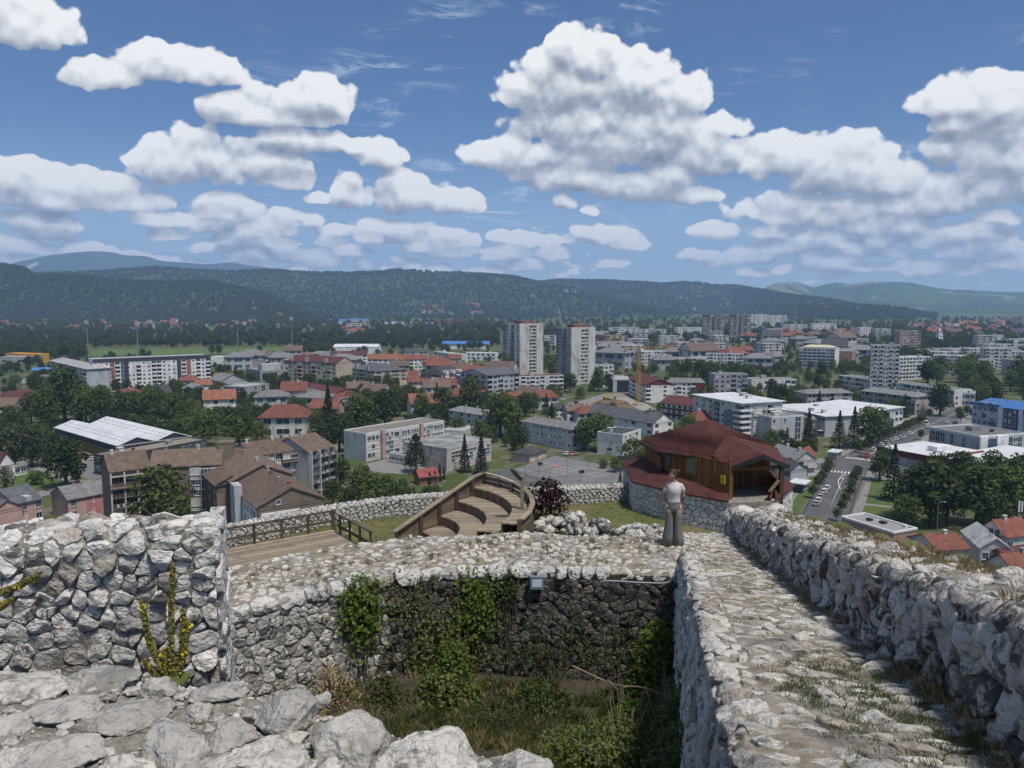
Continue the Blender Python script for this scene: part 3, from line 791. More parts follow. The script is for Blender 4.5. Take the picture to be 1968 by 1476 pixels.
# ------------------------------------------------------------------ buildings
def wm(name, c, dirt=(0.10, 0.095, 0.085, 1), amt=0.45, rnd=0.0, sc=0.35):
	c = tuple(c) + (1,)
	return mat(name, c, tuple(x * 0.86 for x in c[:3]) + (1,), 0.25, 0.85, 0, dirt=dirt, dscale=sc, damt=amt, rnd=rnd)
WHITE = wm('white_render', (0.76, 0.755, 0.74)); OFFW = wm('off_white_render', (0.62, 0.61, 0.58)); GREYW = wm('grey_render', (0.34, 0.345, 0.35))
LGREY = wm('light_grey_render', (0.45, 0.46, 0.475)); DGREY = wm('dark_grey_cladding', (0.055, 0.060, 0.072), (0.03, 0.03, 0.03, 1)); CONC = wm('raw_concrete', (0.33, 0.325, 0.31), (0.09, 0.085, 0.08, 1), 0.6)
CONCP = wm('pale_concrete', (0.56, 0.55, 0.525), (0.16, 0.155, 0.14, 1), 0.75, sc=0.22); BROWN = wm('brown_render', (0.20, 0.155, 0.125)); BEIGE = wm('beige_render', (0.50, 0.42, 0.33)); CREAM = wm('cream_render', (0.56, 0.52, 0.42))
PINKM = wm('pink_render', (0.47, 0.20, 0.20)); PALEPINK = wm('pale_pink_render', (0.50, 0.33, 0.30)); REDW = wm('red_render', (0.28, 0.085, 0.075)); ORANGE = wm('orange_panel', (0.36, 0.13, 0.06)); LBLUE = wm('light_blue_render', (0.36, 0.46, 0.64)); NAVY = wm('navy_panel', (0.03, 0.05, 0.14))
OCHRE = wm('ochre_render', (0.44, 0.34, 0.18)); LILAC = wm('lilac_grey_render', (0.36, 0.34, 0.37)); SAGE = wm('grey_green_render', (0.33, 0.36, 0.33)); BRICKR = wm('brick_red_wall', (0.27, 0.12, 0.085)); YELLOW = wm('orange_yellow_cladding', (0.55, 0.28, 0.04)); DRED = wm('dark_red_fascia', (0.16, 0.025, 0.028))
def roofmat(name, c, sc=0.6):
	c = tuple(c) + (1,)
	return mat(name, c, tuple(x * 0.68 for x in c[:3]) + (1,), sc, 0.9, 0.4, 5, dirt=(0.05, 0.047, 0.042, 1), dscale=0.5, damt=0.55, rnd=0.12)
R_BROWN = roofmat('brown_shingle', (0.165, 0.118, 0.092)); R_RED = roofmat('red_tile', (0.215, 0.082, 0.058)); R_ORANGE = roofmat('orange_tile', (0.275, 0.118, 0.070)); R_DARK = roofmat('dark_tile', (0.075, 0.075, 0.08)); R_GREY = roofmat('grey_sheet', (0.22, 0.22, 0.22)); R_MAROON = roofmat('maroon_sheet', (0.12, 0.040, 0.038))
R_FLAT = roofmat('felt_roof', (0.205, 0.20, 0.19), 0.25); R_WHITE = mat('white_sheet_roof', (0.62, 0.63, 0.64, 1), (0.52, 0.53, 0.545, 1), 0.15, 0.6, dirt=(0.36, 0.36, 0.36, 1), dscale=0.2, damt=0.4); R_BLUE = roofmat('blue_sheet', (0.07, 0.20, 0.48)); R_PALE = roofmat('pale_sheet', (0.42, 0.42, 0.42)); R_SLATE = roofmat('slate_roof', (0.12, 0.125, 0.14))
GLASS = glassmat(); GLASS2 = glassmat('bluish_glass', (0.07, 0.10, 0.15, 1)); BLIND = mat('window_blind', (0.55, 0.54, 0.50, 1), (0.38, 0.37, 0.35, 1), 1.0, 0.6); FRAME = mat('white_frame', (0.70, 0.70, 0.69, 1), (0.6, 0.6, 0.59, 1), 1.0, 0.5); DARKIN = mat('dark_recess', (0.035, 0.035, 0.038, 1), (0.02, 0.02, 0.022, 1), 1.0, 0.6); METAL = mat('grey_metal', (0.30, 0.31, 0.32, 1), (0.22, 0.23, 0.24, 1), 1.0, 0.5, metal=0.4); DARKMETAL = mat('dark_metal', (0.035, 0.035, 0.038, 1), (0.02, 0.02, 0.02, 1), 1.0, 0.5)
FOOT = []        # plan footprints
class B:
	def __init__(s, name, label, cat, o, ang, Lx, Ly, h, wall, group=None, base=0.0):
		s.root = thing(name, label, cat, (o[0], o[1], base), ang, group); s.Lx, s.Ly, s.h = Lx, Ly, h - base; s.wall = wall; s.win = MB(); s.bal = MB(); s.ang = ang; s.o = np.array(o[:2]); s.r = random.Random(int(abs(o[0] * 7 + o[1] * 13)) + 1)
		s.wmats = [FRAME, GLASS, GLASS2, BLIND, DARKIN]; s.bmats = [s.wall, DARKIN, METAL]
		c, sn = math.cos(ang), math.sin(ang)
		FOOT.append([s.o + np.array([x * c - y * sn, x * sn + y * c]) for x, y in ((-1, -1), (Lx + 1, -1), (Lx + 1, Ly + 1), (-1, Ly + 1))])
	def part(s, name, mb, m_, smooth=False, kind=None, label=None):
		o = link(name, mb.mesh(name, m_, smooth), s.root)
		if kind: o['kind'] = kind
		if label: o['label'] = label
		return o
	def fp(s, face, q, out, z):
		return {'R': (q, -out, z), 'L': (-out, q, z), 'X': (s.Lx + out, q, z), 'K': (q, s.Ly + out, z)}[face]
	def fbox(s, mb, face, q0, q1, o0, o1, z0, z1):
		a = s.fp(face, q0, o0, z0); b = s.fp(face, q1, o1, z1)
		mb.box(min(a[0], b[0]), max(a[0], b[0]), min(a[1], b[1]), max(a[1], b[1]), min(a[2], b[2]), max(a[2], b[2]))
	def body(s, z1=None, name='wall'):
		mb = MB(); mb.box(0, s.Lx, 0, s.Ly, -0.3, z1 or s.h); s.part(name, mb, s.wall); return s
	def flat_roof(s, m_=None, par=0.45, ov=0.0, units=1):
		m_ = m_ or R_FLAT
		mb = MB(); mb.box(-ov, s.Lx + ov, -ov, s.Ly + ov, s.h + 0.005, s.h + 0.14 + (0.2 if ov else 0)); s.part('roof', mb, m_)
		if par:
			mb = MB(); w = 0.3
			for (x0, x1, y0, y1) in ((-.06, s.Lx + .06, -.06, w), (-.06, s.Lx + .06, s.Ly - w, s.Ly + .06), (-.06, w, w + .003, s.Ly - w - .003), (s.Lx - w, s.Lx + .06, w + .003, s.Ly - w - .003)): mb.box(x0, x1, y0, y1, s.h - 0.25, s.h + par)
			s.part('parapet', mb, FRAME if s.wall in (WHITE, OFFW, LGREY, CREAM) else s.wall)
		for i in range(units):
			w = s.r.uniform(1.6, 3.4); x = s.r.uniform(2, max(2.5, s.Lx - 5)); y = s.r.uniform(1.5, max(2, s.Ly - 4)); hh = s.r.uniform(1.0, 2.4)
			mb = MB(); mb.box(x, x + w, y, y + w * 0.9, s.h + 0.1, s.h + hh); mb.box(x - .15, x + w + .15, y - .15, y + w * .9 + .15, s.h + hh, s.h + hh + 0.15); s.part('stair_head' if hh > 1.5 else 'roof_vent', mb, s.r.choice((CONC, OFFW, LGREY)))
		return s
	def gable(s, m_, rise, along='x', ov=0.6, hip=0.0, th=0.22, chim=0, gmat=None, z=None, x0=0, x1=None, y0=0, y1=None):
		"""pitched roof; hip > 0 pulls the ridge ends in by that length"""
		h = s.h if z is None else z; x1 = s.Lx if x1 is None else x1; y1 = s.Ly if y1 is None else y1
		def P(a, b, zz): return (a, b, zz) if along == 'x' else (b, a, zz)
		a0, a1, b0, b1 = (x0, x1, y0, y1) if along == 'x' else (y0, y1, x0, x1); bm_ = (b0 + b1) / 2; sl = rise / ((b1 - b0) / 2)
		if not hip:
			mb = MB(); g = [P(a0, b0, h - .01), P(a0, b1, h - .01), P(a0, bm_, h + rise), P(a1, b0, h - .01), P(a1, b1, h - .01), P(a1, bm_, h + rise)]
			mb.add(g, [(0, 1, 2), (3, 5, 4), (0, 3, 4, 1), (0, 2, 5, 3), (1, 4, 5, 2)]); s.part('gable_wall', mb, gmat or s.wall)
		e = ov; oa = 0.35 if not hip else e
		lo = h - e * sl + 0.02; v = []
		for dz in (0, th):
			v += [P(a0 - oa, b0 - e, lo + dz), P(a1 + oa, b0 - e, lo + dz), P(a1 + oa, b1 + e, lo + dz), P(a0 - oa, b1 + e, lo + dz), P(a0 - (oa if not hip else -hip), bm_, h + rise + 0.03 + dz), P(a1 + (oa if not hip else -hip), bm_, h + rise + 0.03 + dz)]
		f = []
		for k in (0, 6): f += [(k, k + 1, k + 5, k + 4), (k + 2, k + 3, k + 4, k + 5), (k, k + 4, k + 3), (k + 1, k + 2, k + 5)]
		f += [(0, 1, 7, 6), (1, 2, 8, 7), (2, 3, 9, 8), (3, 0, 6, 9)]
		mb = MB(); mb.add(v, f)
		if not hip: mb.f = [q for q in mb.f if len(q) == 4] + [(0, 4, 10, 6), (4, 3, 9, 10), (1, 7, 11, 5), (5, 11, 8, 2)]; mb.mi = [0] * len(mb.f)
		ro = s.part('roof', mb, m_)
		for i in range(chim):
			a = a0 + (a1 - a0) * (i + 0.5 + s.r.uniform(-.2, .2)) / chim; mb = MB(); q = P(a, bm_ + s.r.uniform(-.8, .8), 0)
			mb.box(q[0] - .35, q[0] + .35, q[1] - .35, q[1] + .35, h + rise * 0.6, h + rise + 0.9); mb.box(q[0] - .45, q[0] + .45, q[1] - .45, q[1] + .45, h + rise + 0.9, h + rise + 1.05)
			link('chimney', mb.mesh('chimney', s.r.choice((CONC, OFFW, BRICKR))), ro)
		return s
	def bays(s, face, pattern, nf, z0=0.0, z1=None, ww=0.52, wh=0.5, near=False, q0=0.0, q1=None, bm=None, depth=1.1, accent=None):
		"""one character per bay, repeated on every floor: w window, W wide window, b balcony, L loggia, g glazed strip, c coloured strip with window, . blank"""
		L = s.Lx if face in 'RK' else s.Ly; q1 = L if q1 is None else q1; z1 = s.h if z1 is None else z1
		bw = (q1 - q0) / len(pattern); fh = (z1 - z0) / nf; bi = s.bmats.index(bm) if bm in s.bmats else 0
		if bm and bm not in s.bmats: s.bmats.append(bm); bi = len(s.bmats) - 1
		for i, ch in enumerate(pattern):
			a = q0 + i * bw; c = a + bw / 2
			if ch == 'g': s.win.cur = 2 if s.r.random() < .5 else 1; s.fbox(s.win, face, a + bw * .1, a + bw * .9, 0, .06, z0 + .3, z1 - .3)
			if ch == 'g':
				s.win.cur = 0
				for k in range(nf): s.fbox(s.win, face, a + bw * .1, a + bw * .9, .06, .10, z0 + k * fh + .15, z0 + k * fh + .3)
				s.fbox(s.win, face, c - .05, c + .05, .06, .10, z0 + .3, z1 - .3)
			if ch == 'c' and accent:
				if accent not in s.bmats: s.bmats.append(accent)
				s.bal.cur = s.bmats.index(accent); s.fbox(s.bal, face, a + bw * .04, a + bw * .96, 0, .05, z0 + 0.1, z1 - 0.1)
			for k in range(nf):
				zb = z0 + k * fh
				if ch in 'wWc':
					w = bw * (ww if ch != 'W' else 0.84) / 2; zz0, zz1 = zb + fh * (0.5 - wh / 2 + 0.04), zb + fh * (0.5 + wh / 2 + 0.04)
					if near: s.near_window(face, c, w * 2, zz0, zz1 - zz0, 2 if w < 1 else 3, 0.05 if ch == 'c' else 0)
					else:
						e = .05 if ch == 'c' else 0
						s.win.cur = 0; s.fbox(s.win, face, c - w - .07, c + w + .07, e, e + .05, zz0 - .08, zz1 + .07)
						s.win.cur = s.r.choice((1, 1, 1, 2, 2, 3)); s.fbox(s.win, face, c - w, c + w, e + .05, e + .07, zz0, zz1)
						s.win.cur = 0; s.fbox(s.win, face, c - .035, c + .035, e + .07, e + .09, zz0, zz1)
				elif ch == 'b':
					s.win.cur = s.r.choice((4, 1, 4, 1, 3)); s.fbox(s.win, face, a + bw * .08, a + bw * .92, 0, .05, zb + .15, zb + fh * .86)
					s.win.cur = 0; s.fbox(s.win, face, c - .05, c + .05, .05, .08, zb + .15, zb + fh * .86)
					s.bal.cur = bi; s.fbox(s.bal, face, a + bw * .04, a + bw * .96, .0, depth, zb - .08, zb + .08); s.fbox(s.bal, face, a + bw * .04, a + bw * .96, depth - .1, depth, zb + .08, zb + 1.0)
					s.fbox(s.bal, face, a + bw * .04, a + bw * .04 + .1, 0.05, depth - .1, zb + .08, zb + 1.0); s.fbox(s.bal, face, a + bw * .96 - .1, a + bw * .96, 0.05, depth - .1, zb + .08, zb + 1.0)
				elif ch == 'L':
					s.win.cur = 4 if s.r.random() < .7 else 1; s.fbox(s.win, face, a + bw * .05, a + bw * .95, 0, .06, zb + fh * .36, zb + fh * .92)
					s.bal.cur = bi; s.fbox(s.bal, face, a + bw * .03, a + bw * .97, .06, .3, zb, zb + fh * .36)
					if s.r.random() < .55: s.win.cur = s.r.choice((3, 2)); k_ = s.r.uniform(0.1, .5); s.fbox(s.win, face, a + bw * k_, a + bw * (k_ + .38), .06, .09, zb + fh * .36, zb + fh * .88)
		return s
	_NW = {}
	def near_window(s, face, c, w, z, h, n=2, e=0.0):
		key = (round(w, 2), round(h, 2), n)
		if key not in B._NW:
			mb = MB(); f = .07
			mb.box(-w / 2 - f, w / 2 + f, -.09, 0, -f, 0); mb.box(-w / 2 - f, w / 2 + f, -.07, 0, h, h + f); mb.box(-w / 2 - f, -w / 2, -.07, 0, .001, h - .001); mb.box(w / 2, w / 2 + f, -.07, 0, .001, h - .001)
			for k in range(1, n): x = -w / 2 + w * k / n; mb.box(x - .03, x + .03, -.06, 0, .001, h - .001)
			mb.box(-w / 2 - .14, w / 2 + .14, -.18, 0, -.13, -f - .002)
			pane = MB().box(-w / 2 - .01, w / 2 + .01, -.03, -.001, -.01, h + .01)
			B._NW[key] = (mb.mesh('window', FRAME), [pane.mesh('pane', g) for g in (GLASS, GLASS2, BLIND)])
		fm, pm = B._NW[key]
		o = link('window', fm, s.root); p = s.fp(face, c, e + .001, z); o.location = p; o.rotation_euler = (0, 0, {'R': 0, 'L': -math.pi / 2, 'X': math.pi / 2, 'K': math.pi}[face])
		link('pane', s.r.choice((pm[0], pm[0], pm[1], pm[1], pm[2])), o)
	def done(s):
		if s.win.n: s.part('window_rows', s.win, s.wmats, kind='stuff')
		if s.bal.n: s.part('balcony_rows', s.bal, s.bmats, kind='stuff')
		return s.root
def corner(name, label, cat, A, Bp, C, h, wall, base=0.0, **kw):
	a, b, c = gz(*A, h)[:2], gz(*Bp, h)[:2], gz(*C, h)[:2]
	u, w = c - b, a - b; Lu, Lw = np.linalg.norm(u), np.linalg.norm(w)
	if Lu >= Lw: ang = math.atan2(u[1], u[0])
	else: ang = math.atan2(w[1], w[0]) - math.pi / 2
	ex = np.array([math.cos(ang), math.sin(ang)]); ey = np.array([-ex[1], ex[0]])
	return B(name, label, cat, b, ang, max(3, u @ ex), max(3, w @ ey), h, wall, base=base, **kw)
def front(name, label, cat, P, Q, h, depth, wall, base=0.0, **kw):
	p, q = gz(*P, h)[:2], gz(*Q, h)[:2]; d = q - p
	return B(name, label, cat, p, math.atan2(d[1], d[0]), np.linalg.norm(d), depth, h, wall, base=base, **kw)
def far(name, label, cat, u0, u1, vb, h, depth, wall, yaw=0.0, **kw):
	p = gz(u0, vb, 0)[:2]; q = gz(u1, vb, 0)[:2]; L = np.linalg.norm(q - p) / max(0.3, math.cos(yaw))
	return B(name, label, cat, p, yaw, L, depth, h, wall, **kw)
AB = 'apartment_block'
# --- left part of the town
b = front(AB, 'long white apartment block with dark grey top band and orange window strips', 'apartment block', (178, 693), (403, 684), 22, 14, WHITE)
b.body().flat_roof(DGREY, 0.9, units=0)
b.bays('R', 'wbwcbgwwbwwbbwwwgbcwbwb', 7, 0.5, 20.4, accent=ORANGE, bm=WHITE, ww=.42, wh=.45)
mb = MB(); mb.box(-.1, b.Lx + .1, -.25, -.05, 20.4, 22.9); mb.box(b.Lx * .255, b.Lx * .285, -.22, -.1, 0, 20.39); mb.box(b.Lx * .70, b.Lx * .735, -.22, -.1, 0, 20.39); mb.box(b.Lx * .975, b.Lx + .1, -.22, -.1, 0, 20.39); b.part('dark_band', mb, DGREY); b.done()
b = corner(AB, 'pale grey apartment block with hipped sheet roof behind the big tree on the left', 'apartment block', (97, 693), (166, 709), (210, 706), 17, LGREY)
b.body().gable(R_PALE, 2.2, 'y', 0.9, hip=6); b.bays('L', 'bwwbwwbwgwb', 6, 0.5, ww=.5); b.bays('R', '.....w', 6, .5, ww=.3); b.done()
b = front('warehouse', 'grey warehouse with a white pickup bay at the far left', 'warehouse', (0, 686), (64, 686), 7, 16, GREYW); b.body().flat_roof(R_PALE, 0.3, units=0).bays('R', 'w.W.', 1, .5, 5); b.done()
b = front('warehouse', 'long orange yellow warehouse behind the grey one at far left', 'warehouse', (10, 679), (70, 681), 9, 14, YELLOW); b.body().flat_roof(YELLOW, 0.3, units=0); b.done()
b = front('workshop', 'small workshop with a bright blue sheet roof beside the hipped block', 'workshop', (61, 712), (97, 711), 7, 12, OCHRE); b.body().gable(R_BLUE, 1.6, 'x', 0.5); b.bays('R', 'w.w', 2, .5); b.done()
b = front('workshop', 'plain dark grey shed in front of the blue roofed workshop', 'workshop', (75, 722), (98, 722), 8, 9, GREYW); b.body().flat_roof(R_GREY, .2, units=0); b.done()
b = corner('large_house', 'long house with dark red sheet roof and red upper storey at the left edge', 'house', (6, 758), (86, 762), (100, 750), 8.5, PALEPINK); b.body().gable(R_MAROON, 2.2, 'y', 1.0, hip=4); b.bays('L', 'wwWwwbw', 2, .4, 8, bm=REDW); b.done()
b = corner('house', 'cream house with a dark brown gable roof and skylights at the left edge', 'house', (-30, 781), (24, 781), (56, 772), 6, CREAM); b.body().gable(R_BROWN, 3.4, 'y', .7, chim=1); b.bays('R', 'ww', 2, .3, near=True); b.bays('L', 'ww.w', 2, .3); b.done()
b = corner('house', 'bare grey gabled house below the long white block', 'house', (281, 746), (296, 757), (327, 752), 7, CONC); b.body().gable(R_DARK, 3.2, 'x', .4); b.bays('R', 'w.w', 2, .3); b.done()
b = front('house', 'white banded house with a broad red roof below the orange strips', 'house', (222, 757), (266, 756), 6, 11, WHITE); b.body().gable(R_RED, 2.6, 'x', .9, hip=4, chim=1); b.bays('R', 'wWw', 2, .3); b.done()
# hall with two sawtooth roofs
def hall():
	h = 6.0
	near = gz(225, 858, h)[:2]; left = gz(105, 822.7, h)[:2]
	w = left - near; Ly = np.linalg.norm(w); ang = math.atan2(w[1], w[0]) - math.pi / 2
	end = gz(298, 846.5, h)[:2]; ex = np.array([math.cos(ang), math.sin(ang)]); Lx = (end - near) @ ex; Lx2 = Lx * 1.9
	b = B('sports_hall', 'dark grey hall with two white sheet gable roofs behind the brown flats', 'hall', near, ang, Lx2, Ly, h, DGREY); b.body()
	for x0 in (0, Lx2 / 2): b.gable(R_WHITE, 2.5, 'y', 0.15, x0=x0, x1=x0 + Lx2 / 2, gmat=DGREY, th=0.3)
	gl = mat('amber_glass', (0.13, 0.10, 0.05, 1), (0.07, 0.055, 0.03, 1), 1, 0.3)
	mb = MB()
	for k in range(26):
		y = 1 + k * (Ly - 2) / 26; b.fbox(mb, 'L', y, y + (Ly - 2) / 26 - .35, 0, .08, .6, 4.0)
	b.part('glazed_strip', mb, gl, kind='stuff')
	mb = MB()
	for x0 in (0, Lx2 / 2):
		for k in range(22):
			y = 1.5 + k * (Ly - 3) / 22
			for f in (.20, .34): xx = x0 + Lx2 / 2 * f; mb.box(xx - .12, xx + .12, y, y + 1.1, h + 2.5 * f * 2 + .2, h + 2.5 * f * 2 + .47)
	b.part('snow_guard', mb, METAL, kind='stuff'); b.done()
hall()
b = corner('annex_building', 'low dark grey flat building with a plank coloured roof beside the two white gables', 'building', (191, 872), (214, 879.5), (397, 846), 7, DGREY); b.body().flat_roof(mat('gravel_roof', (0.25, 0.22, 0.18, 1), (0.19, 0.17, 0.14, 1), 0.4, .95), .4, units=2); b.bays('L', 'WW', 2, .5); b.bays('R', 'ww.......wwww', 2, .5); b.done()
# houses at lower left
b = corner('house', 'pink house with one red wall and a long dark grey roof beside the flats', 'house', (112, 946), (130, 960), (212, 945), 6.2, PALEPINK); b.body(); b.gable(R_GREY, 2.6, 'x', .5, chim=1)
mb = MB(); b.fbox(mb, 'R', b.Lx * .42, b.Lx * .8, 0, .04, 0, 6.1); b.part('red_wall_panel', mb, PINKM); b.bays('R', 'w...', 2, .2, near=True, ww=.5); b.bays('R', '..w.w.', 2, .2, near=True, ww=.18, q0=b.Lx * .3); b.done()
b = corner('house', 'pale pink house with dark blue grey roofs and a small dormer at bottom left', 'house', (-26, 955), (27, 969), (79, 958), 6.2, PALEPINK); b.body(); b.gable(R_SLATE, 3.0, 'x', .5, y1=b.Ly)
b.gable(R_SLATE, 2.2, 'y', .5, x0=-6, x1=1.5, y0=-1.0, y1=6, z=5.6)
mb = MB(); mb.box(-6, 1.5, -1, 5.9, -.3, 5.6); b.part('wing_wall', mb, PALEPINK); mb = MB(); x = b.Lx * .42; mb.box(x, x + 1.5, -.15, 2.6, 5.6, 7.6); b.part('dormer', mb, LGREY); b.bays('R', '.w.W', 2, .2, near=True); b.done()
b = corner('house', 'white house with a maroon gable roof at the left edge of the lawn', 'house', (-40, 880), (-2, 893), (26, 888), 5.6, WHITE); b.body().gable(R_MAROON, 3.6, 'y', .5, chim=1); b.bays('R', 'w.', 2, .3, near=True, ww=.3); b.done()
b = corner('garden_annex', 'small white annex with grey roof beside the white house on the lawn', 'annex', (20, 896), (26, 899), (51, 894), 3.2, WHITE); b.body().gable(R_GREY, 1.2, 'x', .3); b.bays('R', 'WW', 1, .4, near=True); b.done()
# --- the brown roofed flats
def flats():
	# left wing
	b = front(AB, 'left wing of the brown roofed flats with wooden balconies behind the tree', 'apartment block', (211, 907), (288, 898), 17.2, 13, BROWN)
	b.body().gable(R_BROWN, 3.6, 'x', .5, chim=2)
	mb = MB()
	for k in range(6):
		z = 2.2 + k * 2.75
		mb.box(-.2, b.Lx + .1, -1.6, 0, z - .12, z)
	b.part('balcony_slab', mb, CONC, kind='stuff'); mb = MB()
	for k in range(4):
		x = -.1 + k * b.Lx / 3; mb.box(x - .18, x + .18, -1.75, -1.45, -.3, 17)
	b.part('pillar', mb, CONCP, kind='stuff')
	mb = MB(); b.fbox(mb, 'R', -.3, b.Lx + .2, .0, 1.8, 13.6, 13.9); mb.add([(-.4, -2.3, 13.0), (b.Lx + .3, -2.3, 13.0), (b.Lx + .3, 0, 14.6), (-.4, 0, 14.6), (-.4, -2.3, 12.8), (b.Lx + .3, -2.3, 12.8), (b.Lx + .3, 0, 13.6), (-.4, 0, 13.6)], [(0, 1, 2, 3), (7, 6, 5, 4), (0, 4, 5, 1), (1, 5, 6, 2), (3, 7, 4, 0)]); b.part('canopy_roof', mb, R_BROWN)
	WOODB = mat('balcony_boards', (0.10, 0.075, 0.058, 1), (0.06, 0.045, 0.035, 1), 1.2, .9)
	mb = MB()
	for k in range(5): z = 2.2 + k * 2.75; mb.box(-.1, b.Lx, -1.6, -1.48, z + .15, z + 1.05)
	b.part('balcony_front', mb, WOODB, kind='stuff')
	for k in range(5):
		for q in range(3): b.near_window('R', b.Lx * (q + .5) / 3, 2.6, 3.0 + k * 2.75, 1.5, 3)
	r = random.Random(3); mb = MB()
	for k in range(9): x = r.uniform(.5, b.Lx - 1.5); z = 2.2 + r.randint(0, 2) * 2.75; mb.box(x, x + r.uniform(.5, .9), -1.78, -1.7, z + .2, z + r.uniform(.8, 1.2))
	b.part('hanging_washing', mb, BLIND, kind='stuff'); b.done()
	# middle facade
	b = front(AB, 'middle wing of the brown roofed flats with a blank brown wall and glazed stair', 'apartment block', (289, 899), (424, 892), 17.6, 12, BROWN)
	b.body().gable(R_BROWN, 3.4, 'x', .4, chim=2)
	mb = MB(); b.fbox(mb, 'R', b.Lx * .55, b.Lx * .71, 0, .35, 0, 17.1); b.part('white_wall_panel', mb, LGREY)
	for k in range(6): b.near_window('R', b.Lx * .63, b.Lx * .145, 1.2 + k * 2.8, 1.45, 4, .352)
	for k in range(3):
		for q in (.30, .37): b.near_window('R', b.Lx * q, 1.2, 6.6 + k * 3.6, .5, 1)
	mb = MB(); b.fbox(mb, 'R', b.Lx * .715, b.Lx * .86, 0, .9, 0, 17.0); b.part('stair_glazing', mb, GLASS2)
	mb = MB()
	for k in range(7): b.fbox(mb, 'R', b.Lx * .71, b.Lx * .865, .9, .98, .2 + k * 2.75, .42 + k * 2.75)
	for k in range(4): q = b.Lx * (.712 + .05 * k); b.fbox(mb, 'R', q, q + .08, .98, 1.04, 0, 17)
	b.part('stair_mullion', mb, FRAME, kind='stuff')
	mb = MB(); b.fbox(mb, 'R', b.Lx * .868, b.Lx, 0, .6, 0, 16.9); b.part('concrete_panel', mb, LGREY); mb = MB()
	for k in range(9): b.fbox(mb, 'R', b.Lx * .868, b.Lx, .6, .615, 1.7 * k + .9, 1.7 * k + 1.0)
	b.part('panel_joint', mb, GREYW, kind='stuff')
	mb = MB(); mb.box(b.Lx * .93, b.Lx * 1.17, 5, 11, 14, 22.2); mb.box(b.Lx * .925, b.Lx * 1.175, 4.9, 5.3, 22.2, 22.7); mb.box(b.Lx * .925, b.Lx * 1.175, 10.7, 11.1, 22.2, 22.7); b.part('lift_tower', mb, mat('olive_render', (0.20, 0.18, 0.13, 1), (0.16, 0.14, 0.10, 1), .4)); b.done()
	# wing that runs towards the fort
	p0 = at(457, 875.5, 214); p1 = at(560, 944, 171); d = (p1 - p0)[:2]; L = np.linalg.norm(d); ang = math.atan2(-d[1], -d[0])
	# local x runs from the near gable back along the ridge; y to the viewer's left is negative
	n = np.array([-math.sin(ang), math.cos(ang)]); Wd = 15.0
	o = p1[:2] - n * Wd / 2
	# make the left face the local R face: x axis from far to near
	ang2 = math.atan2(d[1], d[0]); ex = np.array([math.cos(ang2), math.sin(ang2)]); ey = np.array([-ex[1], ex[0]])
	o = p0[:2] - ey * Wd / 2
	b = B(AB, 'wing of the brown roofed flats running towards the fort with a white gable panel', 'apartment block', o, ang2, L, Wd, 15.2, BROWN)
	b.body(); b.gable(R_BROWN, 3.3, 'x', .8, x0=-1, x1=L * .52, z=16.2, chim=2); b.gable(R_BROWN, 3.4, 'x', .7, x0=L * .52, x1=L, chim=4)
	mb = MB(); mb.box(-1, L * .52, 0, Wd, 15.1, 16.3); b.part('upper_wall', mb, BROWN)
	mb = MB(); b.fbox(mb, 'R', L * .10, L * .46, 0, 3.2, 0, 15.6); b.part('brown_projection', mb, BROWN)
	b.gable(R_BROWN, 1.8, 'x', .4, x0=L * .09, x1=L * .47, y0=-3.6, y1=4.5, z=15.2)
	for k in range(5):
		for q in (.16, .30, .41): b.near_window('R', L * q, .7, 1.6 + k * 2.75, .8, 1, 3.202)
	mb = MB(); b.fbox(mb, 'R', L * .50, L * .985, 0, .3, 0, 14.7); b.part('white_wall_panel', mb, WHITE)
	mb = MB(); b.fbox(mb, 'R', L * .66, L * .745, .3, 2.1, 0, 17.6); b.part('chimney_shaft', mb, LGREY)
	for k in range(5):
		for q in (.53, .575, .62): b.near_window('R', L * q, 1.5, 1.4 + k * 2.75, 1.45, 2, .302)
		for q in (.79, .85, .91, .96): b.near_window('R', L * q, 1.4, 1.4 + k * 2.75, 1.45, 2, .302)
	mb = MB(); b.fbox(mb, 'X', .6, Wd * .62, 0, .35, 0, 13.6); mb.cur = 0; b.part('white_gable_panel', mb, WHITE)
	b.near_window('X', Wd * .30, .9, 15.3, .9, 1)
	b.done()
	# rear right wing
	p = gz(481, 876.5, 15)[:2]; q = gz(572, 864.5, 15)[:2]; d = q - p
	b = B(AB, 'rear wing of the brown roofed flats with white banded window rows', 'apartment block', p, math.atan2(d[1], d[0]), np.linalg.norm(d), 13, 15, OFFW)
	b.body().gable(R_BROWN, 3.0, 'x', .5, chim=4, gmat=LGREY)
	L = b.Lx
	for k in range(5):
		for q_ in range(6): b.near_window('R', L * (q_ + .5) / 6, L / 6 * .78, 1.3 + k * 2.9, 1.4, 3)
	mb = MB(); b.fbox(mb, 'R', L * .64, L * .99, 0.1, 1.2, 11.6, 14.6); b.part('brown_oriel', mb, BROWN); b.near_window('R', L * .73, 2.6, 12.9, 1.2, 3, 1.202); b.near_window('R', L * .89, 2.6, 12.9, 1.2, 3, 1.202)
	mb = MB()
	for q_ in range(7): b.fbox(mb, 'R', L * q_ / 6 - .12, L * q_ / 6 + .12, 0, .5, 0, 15)
	b.part('wall_fin', mb, LGREY, kind='stuff'); b.done()
	p = gz(592, 868.5, 15)[:2]; q = gz(640, 857.5, 15)[:2]; d = q - p
	b = B(AB, 'end tower of the brown roofed flats with a tall grey side wall and crowded balconies', 'apartment block', p, math.atan2(d[1], d[0]), np.linalg.norm(d), 16, 15, LGREY)
	b.body().gable(R_BROWN, 3.6, 'x', .6, chim=3, gmat=LGREY)
	L = b.Lx; mb = MB(); mb2 = MB()
